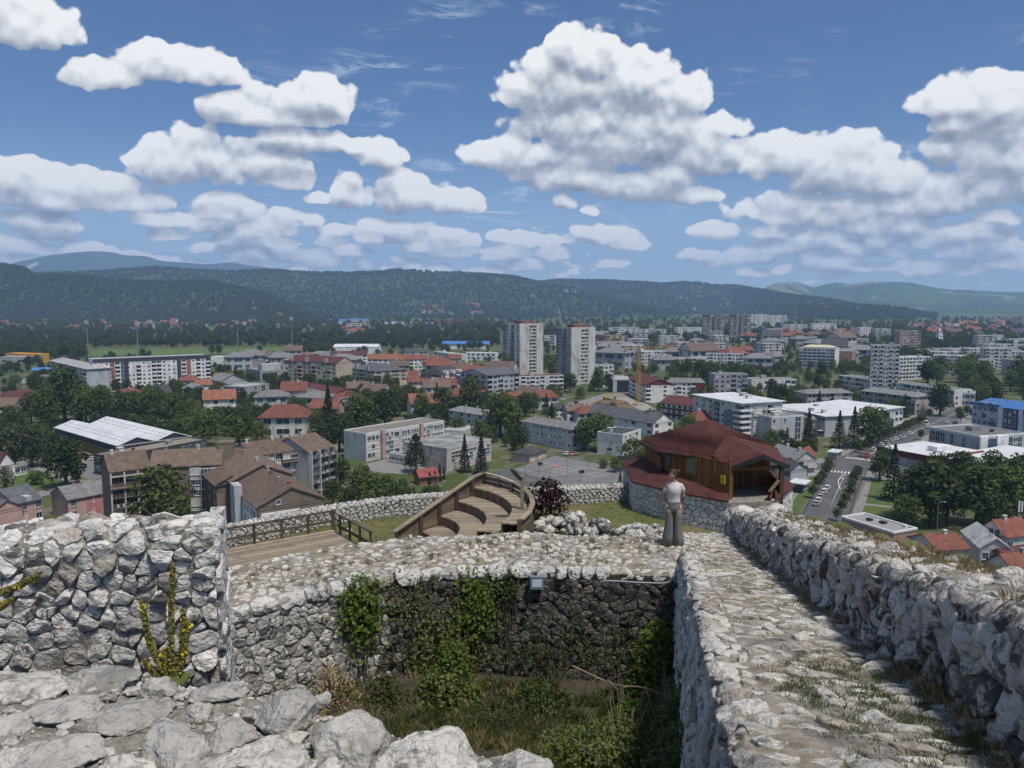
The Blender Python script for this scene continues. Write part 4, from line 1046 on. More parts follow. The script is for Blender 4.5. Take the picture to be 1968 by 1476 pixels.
	for k in range(5):
		z = 2.9 + k * 2.6 - .4
		for q_ in range(3):
			x0 = L * q_ / 3 + .15; x1 = L * (q_ + 1) / 3 - .15; off = (0.2, 1.0, 0.6)[q_]
			b.fbox(mb, 'R', x0, x1, 0, 1.3 + off, z - .1, z + .06); b.fbox(mb2, 'R', x0, x1, 1.2 + off, 1.3 + off, z + .06, z + .95)
			b.near_window('R', (x0 + x1) / 2, (x1 - x0) * .8, z + .15, 1.9, 3)
	b.part('balcony_slab', mb, CONC, kind='stuff'); b.part('balcony_front', mb2, mat('balcony_grey', (0.17, 0.165, 0.16, 1), (0.10, 0.10, 0.095, 1), 1.2, .9), kind='stuff')
	r = random.Random(8); mb = MB()
	for k in range(16): x = r.uniform(.5, L - 1.5); z = 2.5 + r.randint(0, 4) * 2.6; b.fbox(mb, 'R', x, x + r.uniform(.6, 1.1), 2.32, 2.38, z + .1, z + r.uniform(.7, 1.0))
	b.part('hanging_washing', mb, BLIND, kind='stuff'); mb = MB()
	for q_ in range(4): b.fbox(mb, 'R', L * q_ / 3 - .15, L * q_ / 3 + .15, .05, 1.7, -.3, 15)
	b.part('balcony_wall', mb, CONCP, kind='stuff'); b.done()
flats()
# --- the school
def school():
	b = corner('school_building', 'long three storey school with white window bands and a brown flat roof', 'school', (664, 827.5), (703.5, 835), (853.5, 810), 10.5, OFFW)
	b.body().flat_roof(mat('school_roof', (0.22, 0.195, 0.165, 1), (0.165, 0.147, 0.125, 1), .2, .95), .45, units=0)
	L = b.Lx
	mb = MB(); b.fbox(mb, 'R', L * .165, L * .205, 0, 1.3, 0, 11.4); b.fbox(mb, 'R', L * .655, L * .69, 0, 1.3, 4.5, 11.3); b.part('stair_pier', mb, PALEPINK)
	mb = MB(); mb.box(-.06, 0.0, 0, b.Ly, 0, 10.4); b.part('side_shade', mb, LGREY)  # thin greyer sheet: shade of the left end put into its colour
	for z in (1.2, 4.5, 7.8):
		for q0, q1, n in ((.01, .155, 3), (.335, .40, 1), (.43, .54, 3), (.55, .65, 3), (.70, .745, 1), (.855, .985, 3)):
			for k in range(n): w = L * (q1 - q0) / n; b.near_window('R', L * q0 + w * (k + .5), w - .35, z, 1.75, 3)
	for q0, q1 in ((.215, .325), (.755, .845)):
		for i in range(4):
			for k in range(5): w = L * (q1 - q0) / 4; b.near_window('R', L * q0 + w * (i + .5), w - .15, 1.4 + k * 1.75, 1.45, 2)
	b.done()
	b = corner('gymnasium', 'boxy beige school gymnasium with a streaked flat roof beside the blue spruces', 'gymnasium', (779, 850), (858, 863.5), (944, 845), 8.2, wm('beige_board', (0.50, 0.455, 0.40)))
	b.body().flat_roof(mat('patched_felt', (0.12, 0.12, 0.11, 1), (0.30, 0.33, 0.32, 1), .16, .95), .4, units=0)
	L = b.Lx
	for q in (.10, .42, .74):
		for i in range(3):
			for k in range(3): b.near_window('R', L * q + 1.0 + i * 1.9, 1.75, 3.0 + k * 1.3, 1.15, 2)
	mb = MB(); b.fbox(mb, 'L', b.Ly * .60, b.Ly * .78, 0, .05, 6.2, 7.2); b.fbox(mb, 'L', b.Ly * .25, b.Ly * .36, 0, .05, 5.9, 6.8); b.part('blue_panel', mb, LBLUE); [b.part('corner_pier', (lambda m_: (b.fbox(m_, 'R', q_, q_ + .4, 0, .3, 0, 8.3), m_)[1])(MB()), OFFW) for q_ in (0, L * .35)]; b.done()
	b = corner('school_link', 'low link building with a row of windows joining the school and the gymnasium', 'building', (741, 866), (748, 870.5), (800, 880), 3.6, OFFW); b.body().flat_roof(R_FLAT, .3, units=0)
	for k in range(10): b.near_window('R', b.Lx * (k + .5) / 10, b.Lx / 10 * .78, 1.0, 1.6, 2)
	b.done()
	b = front('school_annex', 'low pale annex at the far end of the school', 'annex', (853, 827), (891, 829), 5, 14, OFFW); b.body().flat_roof(R_PALE, .5, units=0); b.done()
school()
b = front('garden_shelter', 'little red roofed shelter among the cypresses in front of the gymnasium', 'shelter', (806, 916), (842, 912), 3.0, 5, BRICKR); b.body().gable(roofmat('bright_red_sheet', (0.36, 0.09, 0.085)), 1.7, 'x', .7); b.bays('R', '.w.', 1, .2); b.done()
b = front(AB, 'small grey three storey block left of the tall conifers', 'apartment block', (864, 788), (941, 800), 9, 11, OFFW); b.body().gable(R_GREY, 1.6, 'x', .7, hip=2, chim=3); b.bays('R', 'w.ww.w.ww.w', 3, .8, ww=.6); b.done()
b = corner(AB, 'pale three storey block with a grey roof above the sports court', 'apartment block', (1003, 809), (1099, 825), (1122, 818), 9, OFFW); b.body().gable(R_GREY, 1.8, 'y', .8, hip=3, chim=4)
r_ = random.Random(2); Ly = b.Ly
for k in range(3):
	for q in (.04, .15, .22, .33, .40, .50, .58, .67, .74, .84, .93):
		if not (k == 0 and q > .5): b.near_window('L', Ly * q, 1.0 if q > .1 else 1.5, 1.5 + k * 2.8, .95, 2)
b.bays('R', 'w.w', 3, .8); b.done()
b = corner(AB, 'small cube shaped white and grey block right of the sports court', 'apartment block', (1152, 830), (1197, 836.5), (1232, 826), 8.6, OFFW); b.body().flat_roof(R_DARK, .4, units=1)
mb = MB(); b.fbox(mb, 'L', 0, b.Ly, 0, .06, 5.6, 8.6); b.part('blue_grey_band', mb, LGREY); b.near_window('L', b.Ly * .45, 1.2, 4.4, .8, 2); b.near_window('L', b.Ly * .5, 2.4, 1.6, 1.3, 2)
for k in range(3): b.near_window('R', b.Lx * .15, 1.4, 1.4 + k * 2.7, 1.1, 2); b.near_window('R', b.Lx * .4, 1.4, 1.4 + k * 2.7, 1.1, 2); b.near_window('R', b.Lx * .75, 1.8, 1.4 + k * 2.7, 1.4, 2)
b.done()
b = corner('pavilion', 'low pink pavilion with a dark hipped roof at the corner of the court', 'pavilion', (985, 869), (1018, 874), (1050, 864), 3.2, wm('salmon_render', (0.56, 0.42, 0.36))); b.body().gable(R_DARK, 1.6, 'x', .6, hip=5); b.bays('R', 'w.w.w', 1, .3, ww=.35, near=True); b.bays('L', 'w.w.', 1, .3, ww=.3, near=True); b.done()
b = corner('long_house', 'long house with a large slate grey roof and white gable beside the crane', 'house', (1127, 792), (1256, 813), (1281, 806), 6.5, WHITE); b.body().gable(R_SLATE, 3.6, 'y', .8, chim=2); b.bays('L', 'w.ww.ww.w', 2, .3, ww=.5); b.bays('R', 'w.w', 2, .3); b.done()
# --- towers
def tower(label, u, vb, h, La, Lb, ang, dark=False):
	p = gz(u, vb, 0)[:2]
	b = B('tower_block', label, 'tower block', p, rad(ang), La, Lb, h, CONCP)
	b.body().flat_roof(R_MAROON, 1.0, units=0)
	mb = MB(); mb.box(La * .25, La * .8, Lb * .2, Lb * .7, h, h + 3.0); b.part('stair_head', mb, BRICKR)
	nf = int(h / 2.8)
	b.bays('R', 'L', nf, .5, h - .6, q0=La * .42, q1=La * .56, bm=OFFW); b.bays('R', 'L', nf, .5, h - .6, q0=La * .57, q1=La * .70, bm=OFFW)
	b.bays('L', 'w', nf, .5, h - .6, q0=Lb * .06, q1=Lb * .16)
	b.bays('L', 'L', nf, .5, h - .6, q0=Lb * .30, q1=Lb * .48, bm=OCHRE if not dark else CONC)
	b.bays('L', 'wL', nf, .5, h - .6, q0=Lb * .70, q1=Lb * .98, bm=CONC)
	mb = MB(); b.fbox(mb, 'R', 0, La * .40, 0, .5, 0, h + .6); b.fbox(mb, 'R', La * .72, La, 0, .5, 0, h + .6); b.part('blank_slab', mb, CONCP)
	mb = MB(); b.fbox(mb, 'L', Lb * .50, Lb * .69, 0, .9, 0, h + .3); b.fbox(mb, 'L', Lb * .17, Lb * .29, 0, .9, 0, h + .3); b.part('wall_fin', mb, CONC if dark else CONCP)
	b.done()
tower('tall streaked concrete tower block with ochre balconies, left one of the middle pair', 998, 727, 43.5, 23.5, 25, 33)
tower('tall streaked concrete tower block with grey balconies, right of the ochre one', 1097, 740, 42, 21, 22, 27, True)
b = front(AB, 'low white block of glazed balconies at the foot of the ochre tower', 'apartment block', (992, 724), (1083, 722), 12, 13, OFFW); b.body().flat_roof(R_MAROON, .3, units=2); b.bays('R', '.LwbwLwLbL', 4, .8, ww=.6, bm=WHITE); b.done()
b = corner(AB, 'grey apartment block with two dark gable roofs left of the tower blocks', 'apartment block', (884, 716), (936, 722), (985, 716), 15.8, LGREY); b.body(); b.gable(R_SLATE, 3.2, 'x', .7); b.bays('R', 'bwLwwb', 5, .5, bm=LGREY); b.bays('L', 'wwbw', 5, .5); b.done()
b = corner(AB, 'white and grey flat roofed block in front of the dark gabled one', 'apartment block', (876, 721), (900, 725), (932, 722), 13, LGREY); b.body().flat_roof(R_WHITE, .5, units=1); b.bays('L', 'ww', 5, .5); b.bays('R', 'wbw', 5, .5); b.done()
b = corner(AB, 'raspberry pink apartment block with a black mansard roof', 'apartment block', (812, 718), (855, 721), (890, 716), 12, PINKM); b.body(); b.gable(R_DARK, 5, 'x', .3, hip=3); b.bays('L', 'wbww', 4, .5, bm=WHITE); b.bays('R', 'wbWbw', 4, .5, bm=WHITE, accent=WHITE)
mb = MB()
for q in (.15, .5, .85): mb.box(b.Lx * q - 1.2, b.Lx * q + 1.2, -.2, 3.5, 12.1, 14.6)
b.part('dormer', mb, WHITE); mb = MB(); b.fbox(mb, 'R', .1, b.Lx * .22, 0, .2, 0, 12); b.part('white_wall_panel', mb, WHITE); b.done()
def beige(label, A, Bp, C, h, blank=False):
	b = corner(AB, label, 'apartment block', A, Bp, C, h, BEIGE); b.body(); al = 'y' if b.Ly > b.Lx else 'x'
	b.gable(R_MAROON if blank else R_SLATE, 4, al, .5, chim=2, hip=0 if blank else 4)
	big, small = ('L', 'R') if al == 'y' else ('R', 'L'); L = max(b.Lx, b.Ly)
	b.bays(big, 'wbwwbwwbww' if blank else 'bwwbww', 5, .5, bm=BEIGE, ww=.42)
	if not blank: b.bays(small, 'wwbw', 5, .5, bm=BEIGE)
	for q in ((.2, .6, .92) if blank else (.3, .8)):
		mb = MB()
		b.fbox(mb, big, L * q - 1.7, L * q + 1.7, -.4, .25, h, h + 2.2);
		for t in range(6):
			a0, a1 = math.pi * t / 6, math.pi * (t + 1) / 6
			b.fbox(mb, big, L * q - 1.7 * math.cos(a0) * .96, L * q - 1.7 * math.cos(a1) * .96 + .02, -.3, .3, h + 2.15, h + 2.2 + 1.3 * math.sin((a0 + a1) / 2))
		b.part('arched_dormer', mb, CREAM)
	b.done()
beige('long beige apartment block with a brown roof and a blank end wall', (553, 693), (646, 698), (678, 695), 16, True)
beige('beige apartment block with a grey mansard roof and arched dormers', (677, 708), (720, 714), (766, 708), 13.5)
b = corner('office_block', 'small grey office cube with a dark glass front amid red roofed houses', 'office block', (450, 740), (471, 745), (517, 738), 11, GREYW); b.body().flat_roof(R_PALE, .6, units=1); b.bays('L', 'gg', 4, .5); b.bays('R', '..w.g.', 4, .5, ww=.5); b.done()
b = corner('cinema_hall', 'grey hall with a big dark opening and a boxy roof tower', 'hall', (472, 708), (500, 714), (528, 708), 8, GREYW); b.body().flat_roof(R_GREY, .5, units=0); mb = MB(); b.fbox(mb, 'R', 1.5, b.Lx * .7, 0, .1, 1, 6.5); b.part('dark_opening', mb, DARKIN); mb = MB(); mb.box(3, 18, 5, 14, 8, 13); b.part('roof_tower', mb, LGREY); b.done()
b = front('stadium_stand', 'white stadium building with a long low roof beside the pitch', 'stadium building', (405, 686), (487, 686), 8, 14, WHITE); b.body().flat_roof(R_WHITE, .3, units=0); b.bays('R', '...w..ww.ww', 1, .5, 5); b.done()
b = front('shed', 'long shed with a faded brown red roof below the beige block', 'shed', (556, 743), (640, 757), 5, 20, BRICKR); b.body().gable(R_MAROON, 2.5, 'x', .5); b.done()
b = front('shed', 'wide shed with a rough grey roof in front of the brown red one', 'shed', (530, 752), (625, 776), 5, 24, CONC); b.body().gable(R_GREY, 2.2, 'x', .5); b.done()
b = front('market_hall', 'grey hall with a light gable roof beside the office cube', 'hall', (425, 733), (470, 730), 9, 22, LGREY); b.body().gable(R_GREY, 4, 'y', .5, gmat=LGREY); b.bays('R', '.ww.', 1, 4.5, 8); b.done()
b = front(AB, 'white apartment row with orange tiled mansards behind the mixed roofs', 'apartment block', (706, 690), (776, 691), 12, 13, WHITE); b.body().gable(R_ORANGE, 4, 'x', .4, chim=4); b.bays('R', 'wbwwwbw', 4, .5, bm=WHITE); b.done()
b = front(AB, 'white apartment row with red tiled mansards right of the orange one', 'apartment block', (778, 691), (820, 690), 12, 12, WHITE); b.body().gable(R_RED, 3.6, 'x', .4, chim=3); b.bays('R', 'wbwwb', 4, .5, bm=WHITE); b.done()
b = front(AB, 'grey white block with dark gables behind the red mansards', 'apartment block', (779, 677), (823, 676), 12, 12, LGREY); b.body().gable(R_DARK, 3.5, 'x', .4, chim=3); b.bays('R', 'wwbww', 4, .5); b.done()
b = front(AB, 'white block with many small red dormers left of the orange mansards', 'apartment block', (640, 684), (706, 682), 12, 14, WHITE); b.body().gable(R_MAROON, 3.6, 'x', .4, chim=4); b.bays('R', 'wbwwbw', 4, .5, bm=WHITE); b.done()
b = front('market_hall', 'long hall with a bright white barrel roof behind the dormers', 'hall', (640, 667), (726, 667), 9, 24, WHITE); b.body().gable(R_WHITE, 3, 'x', .3); b.done()
b = front(AB, 'white block with a wide grey roof left of the white barrel hall', 'apartment block', (595, 680), (660, 683), 12, 16, WHITE); b.body().gable(R_GREY, 2.4, 'x', .5, hip=3); b.bays('R', 'wbwwbwb', 3, .5); b.done()
b = front('supermarket', 'low store with a long blue roof left of the ochre tower', 'store', (850, 661), (940, 661), 7, 30, WHITE); b.body().gable(R_BLUE, 3, 'x', 1); b.done()
b = front(AB, 'plain white slab between the blue roofed store and the pink block', 'apartment block', (834, 676), (880, 682), 10, 11, OFFW); b.body().flat_roof(R_PALE, .3, units=1); b.bays('R', 'wwwwwww', 3, .5); b.done()
b = front(AB, 'low white slab just left of the ochre tower', 'apartment block', (895, 678), (953, 679), 8, 11, WHITE); b.body().flat_roof(R_WHITE, .3, units=1); b.bays('R', 'wwwwww', 2, .5); b.done()
b = front(AB, 'stained concrete slab seen between the two tall towers', 'apartment block', (1046, 645), (1076, 645), 14, 14, CONCP); b.body().flat_roof(R_FLAT, .3, units=1); b.bays('R', 'wLw', 4, .5); b.done()
b = front('industrial_hall', 'long factory hall with bright blue roof at the foot of the hills', 'factory hall', (638, 616), (712, 615), 12, 40, LBLUE); b.body().gable(R_BLUE, 3, 'x', .5); b.done()
b = front('industrial_hall', 'long pale blue roofed factory hall right of the bright blue one', 'factory hall', (780, 622), (834, 622), 10, 40, LBLUE); b.body().gable(roofmat('faded_blue', (0.22, 0.28, 0.38)), 3, 'x', .5); b.done()
b = front('industrial_hall', 'low brown factory hall with white roof edge between the blue ones', 'factory hall', (730, 620), (772, 620), 10, 40, OFFW); b.body().flat_roof(R_WHITE, .3, units=0); b.done()
b = front('industrial_hall', 'long rust brown factory shed behind the pale blue roof', 'factory hall', (835, 617), (900, 617), 12, 50, BRICKR); b.body().gable(R_MAROON, 4, 'x', .5); b.done()
b = front('office_block', 'white office slab standing alone in the trees by the river', 'office block', (667, 622), (702, 622), 16, 14, WHITE); b.body().flat_roof(R_PALE, .3, units=0); b.bays('R', 'WWWW', 4, .5); b.done()
# --- right part of the town
b = corner(AB, 'white block with dark red gable beside the tower crane', 'apartment block', (1209, 726), (1241, 740), (1282, 735), 11, WHITE); b.body(); b.gable(R_MAROON, 3.4, 'y', .6, gmat=DRED); b.bays('L', 'wbwbw', 4, .5, bm=WHITE); b.bays('R', 'b..w.', 4, .5, bm=WHITE); b.done()
b = front(AB, 'white and dark red banded block left of the seven storey block', 'apartment block', (1270, 773), (1333, 781), 9, 13, WHITE); b.body().gable(R_MAROON, 3.2, 'x', .5); b.bays('R', 'wwwwww', 3, .5, ww=.6); mb = MB(); b.fbox(mb, 'R', 0, b.Lx, .1, .3, 2.8, 4.0); b.fbox(mb, 'R', 0, b.Lx, .1, .3, 5.8, 6.8); b.part('red_band', mb, DRED); b.done()
b = front(AB, 'pale block with a dark red corner right of the red gabled one', 'apartment block', (1284, 735), (1355, 736), 11, 13, WHITE); b.body().gable(R_GREY, 2.2, 'x', .5, hip=2); b.bays('R', 'wwbwwbww', 4, .5); mb = MB(); b.fbox(mb, 'R', b.Lx * .7, b.Lx, .1, .3, 6, 10.8); b.part('red_wall_panel', mb, DRED); b.done()
def seven():
	b = corner(AB, 'seven storey white and grey block with a bright white flat roof behind the hut', 'apartment block', (1333, 759), (1425, 776), (1484, 768), 16.5, OFFW)
	b.body().flat_roof(R_WHITE, 0, ov=1.0, units=2)
	mb = MB(); b.fbox(mb, 'L', 0, b.Ly * .34, 0, .05, 0, 12.5); b.fbox(mb, 'R', 0, b.Lx * .3, 0, .05, 0, 12.5); b.part('grey_wall_panel', mb, wm('steel_grey_render', (0.19, 0.205, 0.24)))
	for k in range(6):
		for q in (.06, .22, .36, .50, .62, .76, .92): b.near_window('L', b.Ly * q, 1.8, 1.2 + k * 2.65, 1.35, 3, .06)
		for q in (.12, .34, .55, .80): b.near_window('R', b.Lx * q, 2.0, 1.2 + k * 2.65, 1.35, 3, .06)
	b.bays('L', 'b', 6, .4, 15.6, q0=b.Ly * .42, q1=b.Ly * .55, bm=SAGE); b.bays('L', 'b', 6, .4, 15.6, q0=-1, q1=b.Ly * .12, bm=WHITE); b.bays('R', 'b', 6, .4, 15.6, q0=b.Lx * .62, q1=b.Lx * .84, bm=WHITE); b.bays('R', 'b', 6, .4, 15.6, q0=-.8, q1=b.Lx * .22, bm=WHITE); b.done()
seven()
b = corner('office_block', 'long low office with window bands and a broad white sheet roof by the conifers', 'office block', (1581, 803), (1640, 797), (1736, 783), 9, WHITE) if False else front('office_block', 'long low office with window bands and a broad white sheet roof by the conifers', 'office block', (1600, 801), (1736, 783), 9, 34, WHITE)
b.body().flat_roof(R_WHITE, 0, ov=.8, units=0); L = b.Lx
for k in range(2):
	for q in range(16): b.near_window('R', L * (q + .5) / 16, L / 16 * .72, 2.6 + k * 3.1, 1.6, 1)
b.done()
b = front('office_block', 'front office wing with a white sheet roof sloping towards the cream house', 'office block', (1486, 779), (1586, 801), 9.3, 24, LGREY); b.body().flat_roof(R_WHITE, 0, ov=.8, units=3); b.bays('R', 'WWWWWWWW', 3, .3); b.done()
b = front('office_block', 'white and grey stair tower with a tall glazed strip in front of the offices', 'office block', (1483, 803), (1545, 799), 11, 12, LGREY); b.body().flat_roof(R_GREY, .4, units=1); b.bays('R', 'w.w...', 3, .5, near=True, ww=.4); b.bays('R', 'g', 4, .5, q0=b.Lx * .72, q1=b.Lx * .92); b.done()
b = front('house', 'cream two storey house with a grey hipped roof between the conifers', 'house', (1560, 806), (1606, 806), 7.5, 12, CREAM); b.body().gable(R_GREY, 2.2, 'x', .8, hip=4); b.bays('R', 'w..w', 2, .6, near=True, ww=.4); b.bays('R', '.WW.', 1, .6, 3, near=True); mb = MB(); mb.box(2, b.Lx - 3, -3.5, -.01, 2.7, 3.0); b.part('entrance_canopy', mb, WHITE); b.done()
def slab(label, P, Q, h, depth, wall, roof, pat, nf, rise=1.8, hip=3, d2=None, near=False, chim=3):
	b = front(AB, label, 'apartment block', P, Q, h, depth, wall); b.body()
	if rise: b.gable(roof, rise, 'x', .7, hip=hip, chim=chim)
	else: b.flat_roof(roof, .3, units=2)
	b.bays('R', pat, nf, .5, ww=.5, near=near); b.bays('X', 'w.w', nf, .5, ww=.4); b.done(); return b
slab('grey beige three storey slab with a grey roof behind the offices', (1552, 757), (1638, 755), 9.5, 13, wm('grey_beige_render', (0.40, 0.37, 0.33)), R_GREY, 'wwLwwLwwLw', 3)
slab('long grey beige slab ending in a blank corner beside the dark tree', (1655, 751), (1760, 763), 10, 14, MATS['grey_beige_render'], R_GREY, 'wLwwLwwLwwLw', 3)
slab('very long white slab of glazed balconies running past the brown striped tower', (1612, 722), (1834, 750), 10, 13, OFFW, R_FLAT, 'LwLwLLwLwLLwLwLLwLwLLwLw', 3, rise=0)
b = front('shop_building', 'two storey white and brown shop at the end of the long white slab', 'shop', (1836, 755), (1874, 757), 8, 16, OFFW); b.body().flat_roof(R_PALE, .5, units=0); b.bays('R', 'WWWW', 2, .6); b.done()
b = corner('tower_block', 'stained white tower block with a brown stripe on its grey flank', 'tower block', (1655, 662), (1675, 664), (1729, 665), 33.5, CONCP); b.body().flat_roof(R_FLAT, .5, units=2); b.bays('R', 'wLwLwwLwL', 12, .5, bm=OFFW); mb = MB(); b.fbox(mb, 'L', 0, b.Ly * .5, 0, .1, 0, 33.6); b.part('brown_strip', mb, BRICKR); b.done()
b = front('office_block', 'curved looking white and grey office with a yellowish roof light', 'office block', (1535, 669), (1605, 671), 18.5, 24, WHITE); b.body().flat_roof(R_FLAT, .6, units=0); b.bays('R', 'WWWWWWWW', 6, .5, bm=GREYW); b.gable(mat('straw_roof', (0.55, 0.50, 0.36, 1), (0.45, 0.41, 0.30, 1), .3), 2.5, 'x', -2, hip=8, z=19); mb = MB()
for k in range(5): b.fbox(mb, 'R', 0, b.Lx, .1, .3, 2.6 + k * 3, 3.6 + k * 3)
b.part('grey_band', mb, GREYW, kind='stuff'); b.done()
b = front('office_block', 'pinkish box with a pale roof right of the curved white office', 'office block', (1606, 675), (1638, 676), 15, 18, wm('dusty_pink', (0.38, 0.24, 0.20))); b.body().flat_roof(R_PALE, .5, units=0); b.done()
for lab, P, Q, h in (('white grid fronted block with dark loggias right of the striped tower', (1729, 688), (1789, 686), 18), ('second white grid fronted block further right above the wood', (1794, 683), (1860, 685), 17)):
	b = front(AB, lab, 'apartment block', P, Q, h, 14, WHITE); b.body().flat_roof(R_PALE, .4, units=2); b.bays('R', 'LLLLLLLLLL', 6, .5, bm=WHITE); mb = MB()
	for q in range(11): b.fbox(mb, 'R', b.Lx * q / 10 - .25, b.Lx * q / 10 + .25, 0, .6, 0, h)
	b.part('wall_fin', mb, WHITE, kind='stuff'); b.done()
def twin(label, u0, u1, vb, h):
	p = gz(u0, vb, 0)[:2]; L = (u1 - u0) * np.linalg.norm(p) / FPX
	b = B('tower_block', label, 'tower block', p, rad(-8), L, 24, h, CONC); b.body().flat_roof(R_MAROON, .6, units=2); b.bays('R', 'wL', 15, .5, h - .5, q0=0, q1=L * .3); b.bays('R', 'w', 15, .5, h - .5, q0=L * .32, q1=L * .5); b.bays('R', 'Lw', 15, .5, h - .5, q0=L * .66, q1=L)
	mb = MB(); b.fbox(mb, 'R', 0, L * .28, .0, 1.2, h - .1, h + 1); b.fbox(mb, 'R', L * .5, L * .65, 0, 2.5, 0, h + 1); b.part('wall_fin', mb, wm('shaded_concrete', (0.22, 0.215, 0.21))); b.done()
twin('grey tower block, left one of the distant twins', 1351, 1389, 658, 43.5); twin('grey tower block, right one of the distant twins', 1403, 1439, 659, 43.5)
for lab, u0, u1, vb, h, w_ in (('white distant block with blue grey panels right of the twin towers', 1443, 1478, 628, 33, WHITE), ('white distant block with pale ends, farthest right of the twin towers', 1479, 1512, 627, 30, WHITE), ('low white distant apartment row left of the twin towers', 1298, 1350, 650, 19, WHITE), ('pale distant block on the plain below the low wooded spur', 1505, 1551, 645, 21, OFFW),
	('white and grey distant block with a dark end below the wooded spur', 1560, 1607, 643, 22, WHITE), ('white grid distant block above the brown roofed terraces', 1648, 1672, 655, 22, WHITE), ('grey grid distant block beside the white grid one', 1682, 1712, 656, 20, LGREY), ('pink topped distant block behind the striped tower', 1728, 1768, 682, 28, wm('faded_pink', (0.42, 0.33, 0.29))),
	('white distant block just right of the twin towers foot', 1474, 1503, 660, 22, OFFW), ('long new white apartment row right of the grey tower', 1170, 1228, 648, 17, WHITE), ('white apartment row with a flat roof near the meadow', 1229, 1280, 652, 17, WHITE), ('ochre and grey block behind the right tower', 1166, 1206, 670, 17, OCHRE), ('brown brick block in front of the long new white row', 1146, 1195, 664, 15, BRICKR), ('light grey block right of the ochre one', 1207, 1246, 672, 14, LGREY),
	('cream block with a dark roof line right of the crane jib', 1251, 1346, 712, 11, CREAM), ('grey gabled block left of the crane', 1168, 1222, 705, 13, LGREY), ('white block behind the bare trees by the right tower', 1141, 1180, 729, 11, WHITE), ('lilac grey four storey block beyond the cream one', 1372, 1436, 757, 13, LILAC), ('white low block with blue trim behind the conifer row', 1444, 1530, 752, 8, WHITE),
	('pale concrete block with a long roof far right above the wood', 1889, 1953, 690, 16, CONCP), ('pale pink house block at the right edge above the wood', 1944, 2010, 722, 13, wm('shell_pink', (0.47, 0.40, 0.37))), ('low stained building peeking above the wood', 1870, 1912, 714, 10, CONCP), ('plain white box beside the right tower foot', 1158, 1200, 746, 8, OFFW), ('small white distant slab between the twin towers and the spur', 1441, 1458, 642, 15, OFFW),
	('long low white hall on the plain far right', 1640, 1800, 643, 8, R_PALE and OFFW), ('white distant hall with flat roof near the bell tower', 1806, 1845, 632, 12, WHITE)):
	b = far(AB if 'hall' not in lab else 'hall', lab, 'apartment block' if 'hall' not in lab else 'hall', u0, u1, vb, h, 14, w_); b.body().flat_roof(R_FLAT if w_ not in (CREAM, LGREY) else R_GREY, .4, units=1)
	L = b.Lx; nb = max(4, int(L / 3.6)); pat = ''.join(b.r.choice('wLwwb') for _ in range(nb)); b.bays('R', pat if 'hall' not in lab else '.', max(1, int(h / 3)), .4, bm=w_); b.done()
b = far('garage_hall', 'grey hall with a black open front left of the crane', 'hall', 1178, 1213, 754, 9, 20, LGREY); b.body().flat_roof(R_PALE, .3, units=0); mb = MB(); b.fbox(mb, 'R', b.Lx * .22, b.Lx * .98, 0, .1, 0, 8.2); b.part('dark_opening', mb, DARKIN); b.done()
# blue block
def blue():
	b = front(AB, 'light blue apartment block with a bright blue roof and a navy glass front', 'apartment block', (1869, 776), (2030, 796), 13.2, 16, LBLUE); b.body().gable(R_BLUE, 2.6, 'x', .5, hip=3, chim=0)
	L = b.Lx
	for k in range(4):
		for q in (.04, .10, .17, .23, .30): b.near_window('R', L * q, 1.5, 1.2 + k * 3.2, 1.5, 2)
	b.bays('R', 'b', 4, .4, q0=L * .12, q1=L * .155, bm=SAGE); b.bays('R', 'b', 4, .4, q0=L * .245, q1=L * .285, bm=SAGE)
	mb = MB(); b.fbox(mb, 'R', L * .40, L * .58, 0, .15, 0, 13.0); b.part('navy_glass_front', mb, NAVY);
	for k in range(8):
		for q in range(3): b.near_window('R', L * (.425 + q * .055), 1.1, .6 + k * 1.55, 1.1, 1, .152)
	mb = MB(); b.fbox(mb, 'R', L * .345, L * .395, 0, .5, 0, 13.2); b.fbox(mb, 'R', L * .585, L * .63, 0, .5, 0, 13.2); b.part('white_pier', mb, WHITE); mb = MB()
	for k in range(5): b.fbox(mb, 'R', 0, L * .34, .0, .1, .3 + 3.2 * k, .55 + 3.2 * k)
	b.part('white_band', mb, WHITE, kind='stuff'); mb = MB(); b.fbox(mb, 'R', 0, L * .35, -.6, .5, 13.25, 14.3); b.part('blue_fascia', mb, R_BLUE)
	for q in (.12, .24): mb = MB(); mb.tube([(L * q, -.45, 13.2), (L * q, 3, 13.2)], 1.5, 10); b.part('round_dormer', mb, R_GREY)
	b.done()
blue()
